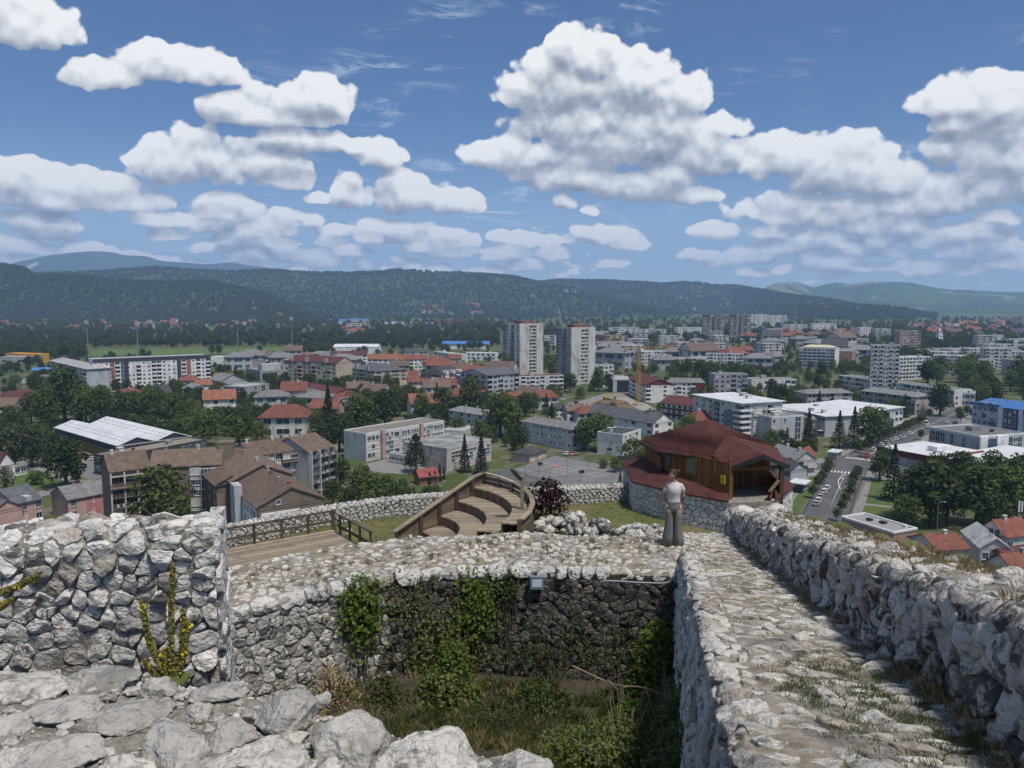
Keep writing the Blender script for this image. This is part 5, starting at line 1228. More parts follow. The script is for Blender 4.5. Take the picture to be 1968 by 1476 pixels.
def mall():
	b = corner('shopping_centre', 'large light grey clad shopping centre with a flat roof and plant boxes', 'shopping centre', (1786, 822), (1882.5, 840), (1957, 832), 8.2, LGREY); b.body().flat_roof(R_FLAT, .55, units=0)
	b.bays('L', 'ggg', 2, 3.0, 7.4, q0=b.Ly * .66, q1=b.Ly * .97); b.bays('L', 'g', 2, 3.0, 7.4, q0=b.Ly * .50, q1=b.Ly * .56); b.bays('L', 'g', 2, 2.4, 7.0, q0=b.Ly * .26, q1=b.Ly * .32); b.bays('L', 'g', 2, .4, 6.4, q0=b.Ly * .03, q1=b.Ly * .05)
	mb = MB(); b.fbox(mb, 'R', b.Lx * .16, b.Lx * .36, 0, .12, .3, 7.2); b.part('glazed_entrance', mb, GLASS2); mb = MB(); b.fbox(mb, 'R', 0, b.Lx * .16, 0, .6, 0, 8.3); b.fbox(mb, 'R', b.Lx * .37, b.Lx * .62, 0, .6, 0, 8.3); b.part('white_pier', mb, WHITE); b.bays('R', 'gWg', 2, 2.0, 7.6, q0=b.Lx * .64, q1=b.Lx * .95)
	mb = MB(); mb.box(b.Lx * .35, b.Lx * .55, b.Ly * .45, b.Ly * .58, 8.3, 10.2); b.part('plant_box', mb, METAL); mb = MB(); mb.box(b.Lx * .62, b.Lx * .68, b.Ly * .3, b.Ly * .34, 8.3, 9.3); b.part('roof_vent', mb, DARKMETAL); mb = MB()
	for k in range(16): b.fbox(mb, 'L', b.Ly * k / 16, b.Ly * k / 16 + .05, 0, .02, 0, 8)
	b.part('cladding_joint', mb, GREYW, kind='stuff'); b.done()
	b = corner('store', 'low store with a white roof and dark red fascia partly behind the park trees', 'store', (1708, 858), (1798, 881), (1887, 868), 5, LGREY); b.body().flat_roof(R_WHITE, .0, ov=.3, units=0)
	mb = MB(); b.fbox(mb, 'L', -.3, b.Ly + .3, .3, .6, 3.2, 5.6); b.fbox(mb, 'R', .31, b.Lx + .3, .3, .6, 3.2, 5.5); b.part('red_fascia', mb, DRED); mb = MB(); mb.box(b.Lx * .35, b.Lx * .66, b.Ly * .25, b.Ly * .42, 5.2, 7.3); b.part('plant_box', mb, WHITE); b.bays('R', '....W', 1, .3, 3); b.done()
	b = front('canopy_roof', 'long plain white roof at the right edge beside the shopping centre', 'canopy', (1888, 893), (2010, 868), 4.5, 14, LGREY); b.body().flat_roof(R_WHITE, 0, ov=.5, units=0); b.done()
	b = front('store', 'dark grey flat shed with roof lights at the right edge', 'store', (1900, 908), (2020, 898), 4.5, 16, DGREY); b.body().flat_roof(R_GREY, .3, units=0);
	for k in range(3): mb = MB(); mb.box(4 + k * 5, 6 + k * 5, 4, 6.5, 4.6, 5.4); b.part('roof_light', mb, WHITE)
	b.done()
mall()
def lowflat():
	b = corner('flat_roofed_building', 'small brick building with a gravel flat roof and white rim below the parapet', 'building', (1618, 995), (1717, 1025.5), (1765, 1018.5), 4, wm('pale_brick', (0.36, 0.24, 0.19))); b.body().flat_roof(mat('gravel_felt', (0.30, 0.295, 0.285, 1), (0.23, 0.225, 0.215, 1), 1.5, .95), 0, units=0)
	mb = MB(); w = .35
	for (x0, x1, y0, y1) in ((-.2, b.Lx + .2, -.2, w), (-.2, b.Lx + .2, b.Ly - w, b.Ly + .2), (-.2, w, w + .003, b.Ly - w - .003), (b.Lx - w, b.Lx + .2, w + .003, b.Ly - w - .003)): mb.box(x0, x1, y0, y1, 3.95, 4.45)
	b.part('white_rim', mb, FRAME)
	for (x, y, s_) in ((.4, .62, 1.2), (.5, .4, 1.4), (.8, .12, 1.0)): mb = MB(); mb.box(b.Lx * x, b.Lx * x + s_, b.Ly * y, b.Ly * y + s_, 4.1, 4.75); b.part('roof_vent', mb, DARKMETAL if x != .8 else FRAME)
	b.bays('L', 'wwwww', 1, .3, 3.4, near=True); b.done()
lowflat()
b = corner('house', 'house with a pale sheet roof and two black chimneys at bottom right', 'house', (1850, 1020), (1885, 1052), (1924, 1040), 5.5, OFFW); b.body().gable(R_PALE, 2.2, 'y', .5); mb = MB(); mb.box(3.2, 3.9, 5, 5.7, 5.6, 8.6); mb.box(4.5, 5.2, 5, 5.7, 5.6, 8.4); b.part('chimney', mb, DARKMETAL); b.bays('R', 'w.w', 1, 2, 5, near=True); b.done()
b = corner('house', 'house with an old red tiled roof right of the pale sheet roof', 'house', (1905, 1012), (1932, 1030), (2010, 1022), 6, OFFW); b.body().gable(R_RED, 2.8, 'x', .6, chim=2); b.bays('R', 'w..w', 1, 2, 5, near=True); b.done()
b = corner('house', 'long low red tiled roof beyond the grass bank left of the pale roof', 'house', (1748, 1032), (1800, 1056), (1850, 1048), 4.5, OFFW); b.body().gable(R_RED, 2.0, 'x', .6, chim=1); b.done()
b = corner('house', 'red tiled house at the bottom right corner beyond the parapet', 'house', (1925, 1075), (1950, 1100), (2060, 1085), 5, OFFW); b.body().gable(R_RED, 2.6, 'x', .6, chim=1); b.done()
b = corner('shed', 'low maroon roofed shed above the corner house at bottom right', 'shed', (1905, 1062), (1935, 1075), (1990, 1066), 4, BRICKR); b.body().gable(R_MAROON, 1.6, 'x', .6); b.done()
b = corner('house', 'white house with a bright red roof at the road junction', 'house', (1528, 874), (1551, 880), (1568, 873), 5.8, WHITE); b.body().gable(R_RED, 2.6, 'x', .5); b.bays('R', 'w.', 2, .3, near=True); b.bays('L', 'w.w', 2, .3, near=True); b.done()
b = corner('house', 'stepped grey white house with terraces beside the red roofed junction house', 'house', (1478, 868), (1530, 884), (1549, 876), 6.0, OFFW); b.body().gable(R_GREY, 2.6, 'y', .6, chim=2); b.bays('L', 'wWb', 2, .3, near=True); b.bays('R', 'wb', 2, .3); b.done()
b = corner('house', 'low grey roofed house nearest the hut at the junction', 'house', (1478, 892), (1520, 903), (1541, 897), 4.5, LGREY); b.body().gable(R_DARK, 2.0, 'y', .6, chim=1); b.bays('L', 'WWW', 1, .8, near=True); b.done()
b = corner('kiosk', 'street kiosk with a white awning beside the boulevard pavement', 'kiosk', (1528, 925), (1543, 931), (1552, 925), 3, DGREY); b.body().flat_roof(R_WHITE, 0, ov=1.0, units=0); b.bays('R', 'W', 1, .4, 2.6, near=True); b.done()
b = corner('kiosk', 'glass bus shelter kiosk by the corner lawn', 'kiosk', (1600, 868), (1607, 871), (1617, 866), 3, METAL); b.body().flat_roof(R_WHITE, 0, ov=.5, units=0); b.bays('R', 'WW', 1, .4, 2.6); b.done()
# ------------------------------------------------------------------ trees
LEAF_D = leafmat('leaf_dark', (0.038, 0.058, 0.017, 1), (0.084, 0.115, 0.031, 1)); LEAF_M = leafmat('leaf_mid', (0.052, 0.080, 0.020, 1), (0.115, 0.152, 0.039, 1))
LEAF_L = leafmat('leaf_light', (0.045, 0.075, 0.018, 1), (0.095, 0.130, 0.032, 1)); LEAF_P = leafmat('leaf_pale', (0.060, 0.078, 0.036, 1), (0.105, 0.125, 0.060, 1))
NEEDLE = leafmat('needle_dark', (0.017, 0.029, 0.014, 1), (0.040, 0.058, 0.025, 1), trans=0.15); NEEDLE_B = leafmat('needle_blue', (0.020, 0.031, 0.034, 1), (0.042, 0.056, 0.062, 1), trans=0.1)
LEAF_R = leafmat('leaf_purple', (0.040, 0.014, 0.016, 1), (0.075, 0.028, 0.026, 1)); LEAF_Y = leafmat('leaf_yellow_green', (0.11, 0.14, 0.02, 1), (0.19, 0.21, 0.04, 1))
BARK = mat('bark', (0.11, 0.085, 0.065, 1), (0.06, 0.046, 0.036, 1), 3.0, .95, .5)
def leaf_quads(P, Nn, size, r_, aspect=0.7):
	"""one bent leaf cluster (4-vertex card) per point, facing roughly along its normal"""
	n = len(P); g = np.random.RandomState(r_.randint(0, 10 ** 6))
	N = Nn + g.normal(0, 0.55, (n, 3)); N /= np.linalg.norm(N, axis=1)[:, None]
	A = np.cross(N, g.normal(0, 1, (n, 3))); A /= np.linalg.norm(A, axis=1)[:, None]; Bv = np.cross(N, A)
	s_ = (size * g.uniform(0.6, 1.35, n))[:, None]
	a, b_ = A * s_ * 0.5, Bv * s_ * 0.5 * aspect
	V = np.stack([P - a, P - b_ - N * s_ * .12, P + a, P + b_ + N * s_ * .1], 1).reshape(-1, 3)
	return V, np.arange(4 * n).reshape(n, 4)
def crown_mesh(seed, H, R, base, m_, lobes=16, per=95, size=0.62, top=0.0, lobe_r=0.42):
	r_ = random.Random(seed); g = np.random.RandomState(seed); P = []; N = []
	for i in range(lobes):
		t = (i + .5) / lobes; a = i * 2.4 + r_.uniform(-.4, .4)
		z = base + (H - base) * (0.12 + 0.80 * t ** 0.9); prof = math.sin(math.pi * min(1, max(0.02, (t * .86 + .16)))) ** 0.6 * (1 - top * t)
		d = R * prof * r_.uniform(.35, .72); lr = R * lobe_r * r_.uniform(.75, 1.25)
		c = np.array([d * math.cos(a), d * math.sin(a), z])
		q = g.normal(0, 1, (per, 3)); q[:, 2] = q[:, 2] * .9 + .15; q /= np.linalg.norm(q, axis=1)[:, None]
		rr = lr * (g.uniform(0.55, 1.0, per) ** .5)[:, None]
		P.append(c + q * rr * np.array([1, 1, .82])); N.append(q + np.array([0, 0, .35]))
	V, F = leaf_quads(np.concatenate(P), np.concatenate(N), size, r_)
	return np_mesh('crown', V, F, m_, False)
def conifer_mesh(seed, H, R, base, m_, n=1500, size=0.55, droop=.35, power=1.0):
	g = np.random.RandomState(seed); r_ = random.Random(seed)
	lay = np.floor(g.uniform(0, 1, n) ** 1.25 * 16) / 16; t = lay + g.uniform(0, .045, n)
	a = np.round(g.uniform(0, 9, n) + lay * 7) / 9 * 2 * math.pi + g.normal(0, .22, n); k = g.uniform(.15, 1, n) ** .6
	rad_ = R * (1 - t) ** power * k * g.uniform(.8, 1.1, n)
	P = np.column_stack([rad_ * np.cos(a), rad_ * np.sin(a), base + (H - base) * t - k * R * (1 - t) * droop])
	N = np.column_stack([np.cos(a) * .5, np.sin(a) * .5, np.full(n, .8)])
	V, F = leaf_quads(P, N, size, r_, .6); return np_mesh('crown', V, F, m_, False)
def trunk_mesh(seed, H, r0, limbs=5, spread=1.0):
	r_ = random.Random(seed); mb = MB(); x = r_.uniform(-.2, .2)
	mb.tube([(0, 0, -.4), (x * .4, .05, H * .25), (x, .1, H * .55), (x * 1.2, 0, H * .8)], [r0 * 1.25, r0, r0 * .62, r0 * .2], 7)
	for i in range(limbs):
		a = i * 2.4 + r_.uniform(-.3, .3); z = H * r_.uniform(.28, .6); L = spread * r_.uniform(.6, 1)
		mb.tube([(x * .5, 0, z), (L * .5 * math.cos(a), L * .5 * math.sin(a), z + H * .12), (L * math.cos(a), L * math.sin(a), z + H * .25)], [r0 * .4, r0 * .26, r0 * .08], 5)
	return mb.mesh('trunk', BARK, True)
KIND = {}
def proto(key, name, crown, trunk, H): KIND.setdefault(key, []).append((name, crown, trunk, H))
for i in range(4):
	proto('d', 'broadleaf_tree', crown_mesh(100 + i, 10, 4.3 + .3 * (i % 2), 1.6, LEAF_D, 17, 105, .60), trunk_mesh(i, 9, .3, 5, 2.6), 10)
	proto('m', 'broadleaf_tree', crown_mesh(120 + i, 10, 4.0 + .35 * (i % 3), 1.4, LEAF_M, 16, 105, .60), trunk_mesh(20 + i, 9, .28, 5, 2.5), 10)
for i in range(3):
	proto('l', 'broadleaf_tree', crown_mesh(140 + i, 10, 4.2, 1.2, LEAF_L, 15, 105, .60), trunk_mesh(40 + i, 9, .26, 5, 2.5), 10)
	proto('c', 'conifer_tree', conifer_mesh(160 + i, 14, 3.0 + .4 * i, 1.0, NEEDLE, 1700, .60), trunk_mesh(60 + i, 14, .26, 0), 14)
proto('w', 'broadleaf_tree', crown_mesh(171, 10, 3.8, .8, LEAF_P, 15, 110, .55, .2), trunk_mesh(71, 9, .24, 5, 2.2), 10)
proto('s', 'spruce_tree', conifer_mesh(181, 16, 3.6, .4, NEEDLE_B, 2300, .62, .45), trunk_mesh(81, 16, .3, 0), 16); proto('s', 'spruce_tree', conifer_mesh(182, 16, 3.3, .4, NEEDLE_B, 2300, .62, .45), trunk_mesh(82, 16, .3, 0), 16)
proto('p', 'pine_tree', conifer_mesh(191, 13, 4.4, 2.6, NEEDLE, 1500, .75, .05, .62), trunk_mesh(91, 12, .3, 4, 2.2), 13)
for i in range(3): proto('r', 'street_tree', crown_mesh(200 + i, 4.6, 1.75, 1.7, LEAF_L, 11, 90, .34, lobe_r=.5), trunk_mesh(100 + i, 3.6, .1, 3, .7), 4.6)
proto('y', 'cypress', conifer_mesh(211, 5, .75, .1, NEEDLE, 700, .3, .0, .35), trunk_mesh(111, 4.6, .08, 0), 5)
proto('b', 'shrub', crown_mesh(221, 2.6, 1.7, .1, LEAF_M, 9, 80, .36, lobe_r=.5), trunk_mesh(121, 2, .06, 3, .6), 2.6); proto('b', 'shrub', crown_mesh(222, 2.4, 1.8, .1, LEAF_L, 9, 80, .36, lobe_r=.5), trunk_mesh(122, 2, .06, 3, .6), 2.4)
proto('g', 'yellow_shrub', crown_mesh(225, 4, 1.3, .2, LEAF_Y, 9, 80, .34, lobe_r=.5), trunk_mesh(125, 3, .07, 3, .5), 4)
proto('u', 'purple_shrub', crown_mesh(226, 2.2, 1.5, .1, LEAF_R, 10, 130, .20, lobe_r=.5), trunk_mesh(126, 1.8, .06, 4, .6), 2.2)
NT_ = 0; PLANTED = []
TR = random.Random(77)
def plant(key, x, y, H, label, cat='tree', group=None, z=-0.05, k=None):
	global NT_
	ps = KIND[key]; name, cm, tm, h0 = ps[k if k is not None else TR.randrange(len(ps))]
	s_ = H / h0; o = thing(name, label, cat, (x, y, z), TR.uniform(0, 6.28), group); o.scale = (s_ * TR.uniform(.9, 1.12), s_ * TR.uniform(.9, 1.12), s_)
	link('trunk', tm, o); link('crown', cm, o); NT_ += 1; PLANTED.append((x, y, H * .4)); return o
def tp(key, u, vb, hpx, label, cat='tree', group=None, k=None):
	p = gz(u, vb); return plant(key, p[0], p[1], hpx * p[1] / FPX * 1.02, label, cat, group, k=k)
# trees one can single out
tp('d', 312, 1048, 152, 'big round dark tree in front of the brown roofed flats')
tp('d', 128, 938, 96, 'dark spreading tree between the grey hall and the lawn')
tp('w', 30, 905, 92, 'pale weeping tree at the left edge behind the white house'); tp('w', 62, 898, 80, 'greyish half bare tree beside the weeping one')
tp('b', 71, 932, 24, 'low round bush alone on the lawn', 'shrub'); tp('g', 147, 928, 30, 'yellow green shrub at the yard entrance', 'shrub')
tp('w', 12, 945, 50, 'silvery birch like tree in front of the white house')
tp('d', 126, 812, 104, 'largest dark tree in front of the hipped grey block', k=1)
tp('p', 800, 908, 76, 'dark flat topped pine in front of the gymnasium'); tp('s', 893, 907, 76, 'left one of the blue spruces at the gymnasium corner'); tp('s', 925, 911, 82, 'right one of the blue spruces at the gymnasium corner')
tp('d', 905, 806, 80, 'dense dark tree in front of the dark gabled grey block', k=2); tp('l', 1250, 832, 46, 'tree right behind the long slate roof'); tp('l', 1322, 858, 62, 'bright green tree behind the left slope of the hut roof', k=0)
tp('m', 1481, 872, 46, 'green tree behind the right slope of the hut roof', k=1); tp('d', 1152, 866, 72, 'blackish tree left of the small cube block', k=3); tp('m', 1122, 866, 62, 'tree between the pale block and the blackish tree', k=0)
tp('m', 1216, 905, 62, 'bushy tree beside the hut eave above the court', k=2); tp('c', 1553, 866, 78, 'tall conifer left of the cream house'); tp('c', 1612, 862, 74, 'tall conifer right of the cream house'); tp('c', 1640, 862, 82, 'tall dark conifer in front of the white sheet office'); tp('d', 1668, 858, 76, 'broad dark tree beside the tall conifer at the office', k=0); tp('d', 1690, 852, 66, 'dark tree at the office corner next to the boulevard', k=1)
tp('c', 1512, 860, 40, 'small dark conifer by the stair tower'); tp('d', 1806, 800, 60, 'dark tree beside the blank corner of the grey slab', k=2); tp('c', 1738, 802, 46, 'slim conifer against the grey beige slab')
tp('m', 975, 726, 44, 'round tree at the foot of the ochre tower', k=1); tp('l', 1150, 752, 46, 'light green tree in front of the right tower', k=2); tp('d', 1095, 754, 36, 'dark tree left of the light green one at the tower foot'); tp('m', 1170, 752, 34, 'smaller tree right of the light green one at the tower foot')
tp('c', 1192, 935, 32, 'young spruce standing just beyond the low wall', k=1); tp('m', 1182, 908, 30, 'bushy tree behind the sports court fence', k=1); tp('d', 1240, 918, 40, 'dark tree hiding beside the hut skirt roof', k=0); tp('b', 1160, 900, 16, 'hedge bush at the far fence of the court', 'shrub'); tp('c', 312, 862, 24, 'small conifer behind the left flats', k=1); tp('c', 338, 868, 20, 'small dark conifer beside the annex')
tp('m', 935, 790, 38, 'tree left of the salmon gabled house', k=3)
G = 'park trees at the right'
for i, (k_, u, v, h) in enumerate([('c', 1716, 962, 112), ('m', 1786, 1012, 132), ('d', 1756, 1000, 104), ('d', 1840, 962, 92), ('m', 1876, 1010, 120), ('l', 1936, 1016, 124), ('m', 1968, 965, 96), ('d', 1852, 936, 66), ('m', 1906, 938, 72), ('d', 1740, 1020, 70), ('m', 1690, 925, 58), ('l', 1700, 905, 48), ('d', 1800, 955, 84), ('m', 1935, 950, 70), ('d', 1985, 1010, 110), ('d', 1820, 1012, 100), ('d', 1905, 1030, 84), ('l', 1872, 975, 92)]):
	tp(k_, u, v, h, 'tall dark conifer rising among the park trees' if k_ == 'c' else {'m': 'broad mid green tree in the dense park on the right', 'd': 'broad dark tree in the dense park on the right', 'l': 'broad light green tree in the dense park on the right'}[k_], 'tree', G)
tp('d', 1915, 1082, 42, 'shadowy tree between the red roofs at bottom right')
G = 'street trees on the boulevard'
for u, v in [(1593, 908), (1587, 917), (1579, 931), (1572, 941), (1561, 958)]: tp('r', u, v, 27, 'small round street tree left of the boulevard lanes', 'tree', G)
for u, v in [(1648, 922), (1641, 933), (1637, 945), (1634, 960), (1625, 973), (1617, 986), (1608, 1002)]: tp('r', u, v, 27, 'small round street tree on the right verge of the boulevard', 'tree', G)
for u, v in [(1650, 870), (1663, 866), (1668, 860), (1676, 856), (1690, 851), (1700, 847), (1709, 844), (1717, 840), (1727, 836), (1735, 833), (1742, 829), (1750, 826), (1757, 823), (1765, 819), (1772, 815), (1786, 806), (1769, 846), (1843, 803), (1858, 800), (1846, 812), (1868, 806)]: tp('r', u, v, 20, 'small round street tree along the far stretch of the boulevard', 'tree', G)
G = 'green mass below the school'
for k_, u, v, h in [('m', 690, 970, 72), ('l', 722, 992, 84), ('m', 764, 990, 66), ('d', 652, 945, 66), ('l', 790, 992, 56), ('d', 822, 980, 46), ('m', 672, 992, 56), ('d', 700, 940, 46), ('m', 742, 955, 44), ('l', 700, 1000, 44), ('m', 838, 965, 34), ('d', 640, 975, 54), ('w', 750, 1002, 34), ('m', 775, 960, 40)]:
	tp(k_, u, v, h, {'m': 'mid green tree in the thicket below the school', 'l': 'light green tree in the thicket below the school', 'd': 'dark tree in the thicket below the school', 'w': 'pale grey green tree in the thicket below the school'}[k_], 'tree', G)
for u, v in [(818, 928), (826, 931), (836, 929), (846, 925), (853, 921), (845, 914)]: tp('y', u, v, 26, 'narrow cypress around the red roofed shelter', 'tree', 'cypresses by the shelter')
G = 'trees behind the grey hall'
for k_, u, v, h in [('m', 165, 815, 74), ('m', 195, 812, 72), ('d', 240, 818, 66), ('m', 285, 816, 70), ('l', 335, 822, 66), ('d', 300, 790, 48), ('m', 390, 858, 74), ('d', 360, 800, 44), ('m', 450, 862, 66), ('d', 414, 838, 54), ('d', 90, 820, 70), ('m', 60, 815, 60), ('d', 30, 850, 60), ('l', 20, 830, 50), ('m', 70, 870, 56), ('d', 102, 880, 50), ('d', 470, 850, 56), ('m', 500, 858, 48), ('l', 425, 815, 34), ('d', 4, 870, 60), ('m', 380, 815, 44), ('d', 260, 785, 34)]:
	tp(k_, u, v, h, {'m': 'mid green tree in the belt behind the grey hall', 'l': 'light green tree in the belt behind the grey hall', 'd': 'dark tree in the belt behind the grey hall'}[k_], 'tree', G)
G = 'trees left of the school'
for k_, u, v, h in [('c', 575, 832, 62), ('c', 632, 842, 104), ('d', 652, 868, 72), ('d', 690, 840, 82), ('m', 664, 848, 52), ('d', 740, 822, 72), ('m', 720, 812, 58), ('l', 810, 806, 50), ('c', 840, 800, 66), ('m', 852, 802, 58), ('d', 760, 800, 56), ('d', 780, 790, 44), ('m', 612, 832, 46), ('d', 706, 800, 52), ('l', 598, 822, 36)]:
	tp(k_, u, v, h, {'m': 'mid green tree among the houses left of the school', 'l': 'light green tree among the houses left of the school', 'd': 'dark tree among the houses left of the school', 'c': 'tall conifer among the houses left of the school'}[k_], 'tree', G)
G = 'trees behind the school'
for k_, u, v, h in [('d', 962, 838, 84), ('c', 944, 850, 72), ('m', 985, 842, 68), ('d', 1002, 866, 46), ('m', 922, 850, 44), ('d', 1010, 800, 44), ('c', 1050, 796, 40), ('m', 1025, 794, 40), ('d', 880, 842, 40), ('m', 1060, 808, 28), ('d', 975, 800, 40), ('c', 1060, 812, 40), ('m', 1105, 800, 30)]:
	tp(k_, u, v, h, {'m': 'mid green tree in the cluster behind the school', 'd': 'dark tree in the cluster behind the school', 'c': 'conifer in the cluster behind the school'}[k_], 'tree', G)
G = 'wood at the right edge'
for i in range(34):
	u = TR.uniform(1755, 1985); v = 708 + (u - 1750) * .10 + TR.uniform(8, 62)
	if u < 1800: v = TR.uniform(716, 738)
	tp(TR.choice('ddm'), u, v, TR.uniform(34, 50), 'dark tree in the wood above the blue roofed block', 'tree', G)
G = 'conifers behind the seven storey block'
for k_, u, v, h in [('c', 1478, 776, 34), ('c', 1490, 772, 42), ('d', 1500, 776, 38), ('c', 1508, 778, 44), ('m', 1520, 778, 34), ('d', 1532, 780, 30), ('d', 1470, 740, 34), ('m', 1430, 752, 26), ('d', 1425, 742, 30), ('c', 1574, 790, 40), ('c', 1600, 788, 30), ('m', 1360, 740, 44), ('d', 1345, 726, 34), ('d', 1300, 722, 30), ('m', 1320, 724, 34), ('m', 1438, 740, 40), ('c', 1656, 782, 44), ('c', 1690, 786, 32)]:
	tp(k_, u, v, h, {'m': 'mid green tree between the slabs behind the white roofed block', 'd': 'dark tree between the slabs behind the white roofed block', 'c': 'conifer between the slabs behind the white roofed block'}[k_], 'tree', G)
def inside(P, x, y):
	c = False; n = len(P)
	for i in range(n):
		a = P[i]; b_ = P[(i + 1) % n]
		if (a[1] > y) != (b_[1] > y) and x < (b_[0] - a[0]) * (y - a[1]) / (b_[1] - a[1]) + a[0]: c = not c
	return c
BB = [(min(p[0] for p in P) - 3, max(p[0] for p in P) + 3, min(p[1] for p in P) - 3, max(p[1] for p in P) + 3, P) for P in FOOT + ROADS]
def blocked(x, y, m_=2.0):
	for x0, x1, y0, y1, P in BB:
		if x0 < x < x1 and y0 < y < y1:
			for dx, dy in ((0, 0), (m_, 0), (-m_, 0), (0, m_), (0, -m_)):
				if inside(P, x + dx, y + dy): return True
	return False
# ------------------------------------------------------------------ ordinary houses that fill the quarters
HR = random.Random(55); HPROTO = []
def house_proto(i, wall, roof, w, d, h, rise, hip):
	b = B('small_house', 'x', 'house', (0, -500 - i * 30), 0, w, d, h, wall); FOOT.pop()
	b.body().gable(roof, rise, 'x', .6, hip=hip, chim=1); b.bays('R', 'wWw' if i % 2 else 'ww.w', max(1, int(h / 2.7)), .3, ww=.45); b.bays('L', 'w.w', max(1, int(h / 2.7)), .3, ww=.35); b.bays('X', 'ww', max(1, int(h / 2.7)), .3, ww=.35); b.done(); return b.root
HDEF = [(WHITE, R_ORANGE, 11, 9, 5.6, 2.8, 0), (OFFW, R_RED, 12, 9.5, 5.6, 2.6, 3), (CREAM, R_RED, 10, 9, 5.4, 3, 0), (OFFW, R_BROWN, 12, 10, 6, 2.8, 0), (CONC, R_GREY, 11, 10, 6, 2.2, 3), (WHITE, R_DARK, 10, 9, 5.8, 3, 0), (PALEPINK, R_RED, 11, 9, 5.8, 2.8, 0), (LGREY, R_GREY, 13, 10, 6.4, 2, 4)]
HWORD = ['white house with orange gable roof', 'off white house with red hipped roof', 'cream house with red gable roof', 'off white house with brown gable roof', 'bare concrete house with grey hipped roof', 'white house with black gable roof', 'pale pink house with red gable roof', 'light grey house with grey hipped roof']
for i, d_ in enumerate(HDEF): HPROTO.append(house_proto(i, *d_))
used = set()
def put_house(k, x, y, rz, where, group, sc=1.0, z=0.0):
	label = HWORD[k] + ' ' + where
	if k not in used: used.add(k); o = HPROTO[k]; o.location = (x, y, z); o.rotation_euler = (0, 0, rz); o.scale = (sc,) * 3; o['label'] = label; o['group'] = group
	else: o = copy_tree(HPROTO[k], (x, y, z), rz, sc, label, group)
	c, s_ = math.cos(rz), math.sin(rz); w, d_ = HDEF[k][2] * sc + 1, HDEF[k][3] * sc + 1
	P = [np.array([x + a * c - b_ * s_, y + a * s_ + b_ * c]) for a, b_ in ((-1, -1), (w, -1), (w, d_), (-1, d_))]
	FOOT.append(P); BB.append((min(p[0] for p in P) - 3, max(p[0] for p in P) + 3, min(p[1] for p in P) - 3, max(p[1] for p in P) + 3, P)); return o
# houses seen clearly, by pixel
for k, u, v, rz, sc, lab in [(0, 375, 757, .25, 1.1, 'left of two below the banded block'), (0, 410, 747, .2, 1.2, 'right of two below the banded block'), (4, 352, 764, .3, 1.0, 'beside the orange roofs below the banded block'),
	(0, 392, 797, .35, 1.5, 'with gables in front of the grey office cube'), (7, 490, 794, .25, 1.4, 'right of the grey office cube'), (2, 540, 776, .15, 1.5, 'below the wide rough grey shed'), (7, 572, 792, -.2, 1.3, 'with white ridge lines left of the conifers'), (1, 500, 842, .1, 1.7, 'standing behind the rear wing of the flats'), (6, 595, 812, -.1, 1.3, 'left of the tall conifers by the school'),
	(3, 668, 768, .3, 1.2, 'at the foot of the beige mansard block'), (3, 692, 775, -.4, 1.3, 'with a white gable under the beige mansard block'), (4, 690, 793, .3, 1.3, 'low in front of the white gabled house'), (0, 790, 806, .3, 1.5, 'in the trees left of the grey block'), (1, 862, 790, .1, 1.5, 'behind the conifer by the grey block'), (0, 960, 786, -.3, 1.1, 'small, right behind the dense dark tree'), (3, 990, 777, -.45, 1.2, 'with a pinkish gable below the low white block'), (1, 1022, 788, .1, 1.3, 'in front of the parking lot'), (5, 1066, 802, .2, .8, 'tiny, by the earth plot'), (3, 1090, 812, .2, 1.0, 'between the plot and the pale block'), (1, 1110, 818, .1, 1.1, 'right above the pale three storey block'), (2, 785, 753, .2, 1.3, 'in the red roofs left of the raspberry block'), (1, 830, 762, -.1, 1.4, 'just below the raspberry block'), (3, 815, 770, .2, 1.4, 'lower of those below the raspberry block'), (1, 770, 742, 0, 1.3, 'behind the beige mansard block'), (2, 745, 736, .2, 1.2, 'between the beige and raspberry blocks'), (1, 885, 776, .2, 1.3, 'below the white and grey block'),
	(4, 450, 768, .3, 1.1, 'under the grey hall with the gable'), (6, 620, 790, .1, 1.1, 'right of the long grey shed'), (5, 720, 790, .3, 1.1, 'in the shade of the tall trees'), (2, 345, 745, .1, 1.0, 'touching the end of the banded block'), (1, 1338, 835, .3, 1.2, 'left of the seven storey block')]:
	p = gz(u, v); put_house(k, p[0], p[1], rz, lab, 'houses of the near quarter', sc)
def fill_houses(n, zone, where, group, kinds, sc=(0.9, 1.3), z=None, minpx=9):
	done = 0; tries = 0; got = []
	while done < n and tries < n * 30:
		tries += 1; u, v = HR.uniform(zone[0], zone[2]), HR.uniform(zone[1], zone[3])
		if any(abs(u - a) < minpx and abs(v - b_) < minpx * .35 for a, b_ in got): continue
		p = gz(u, v)
		if blocked(p[0], p[1], 8): continue
		got.append((u, v)); put_house(HR.choice(kinds), p[0], p[1], HR.uniform(-.6, .6), where, group, HR.uniform(*sc)); done += 1
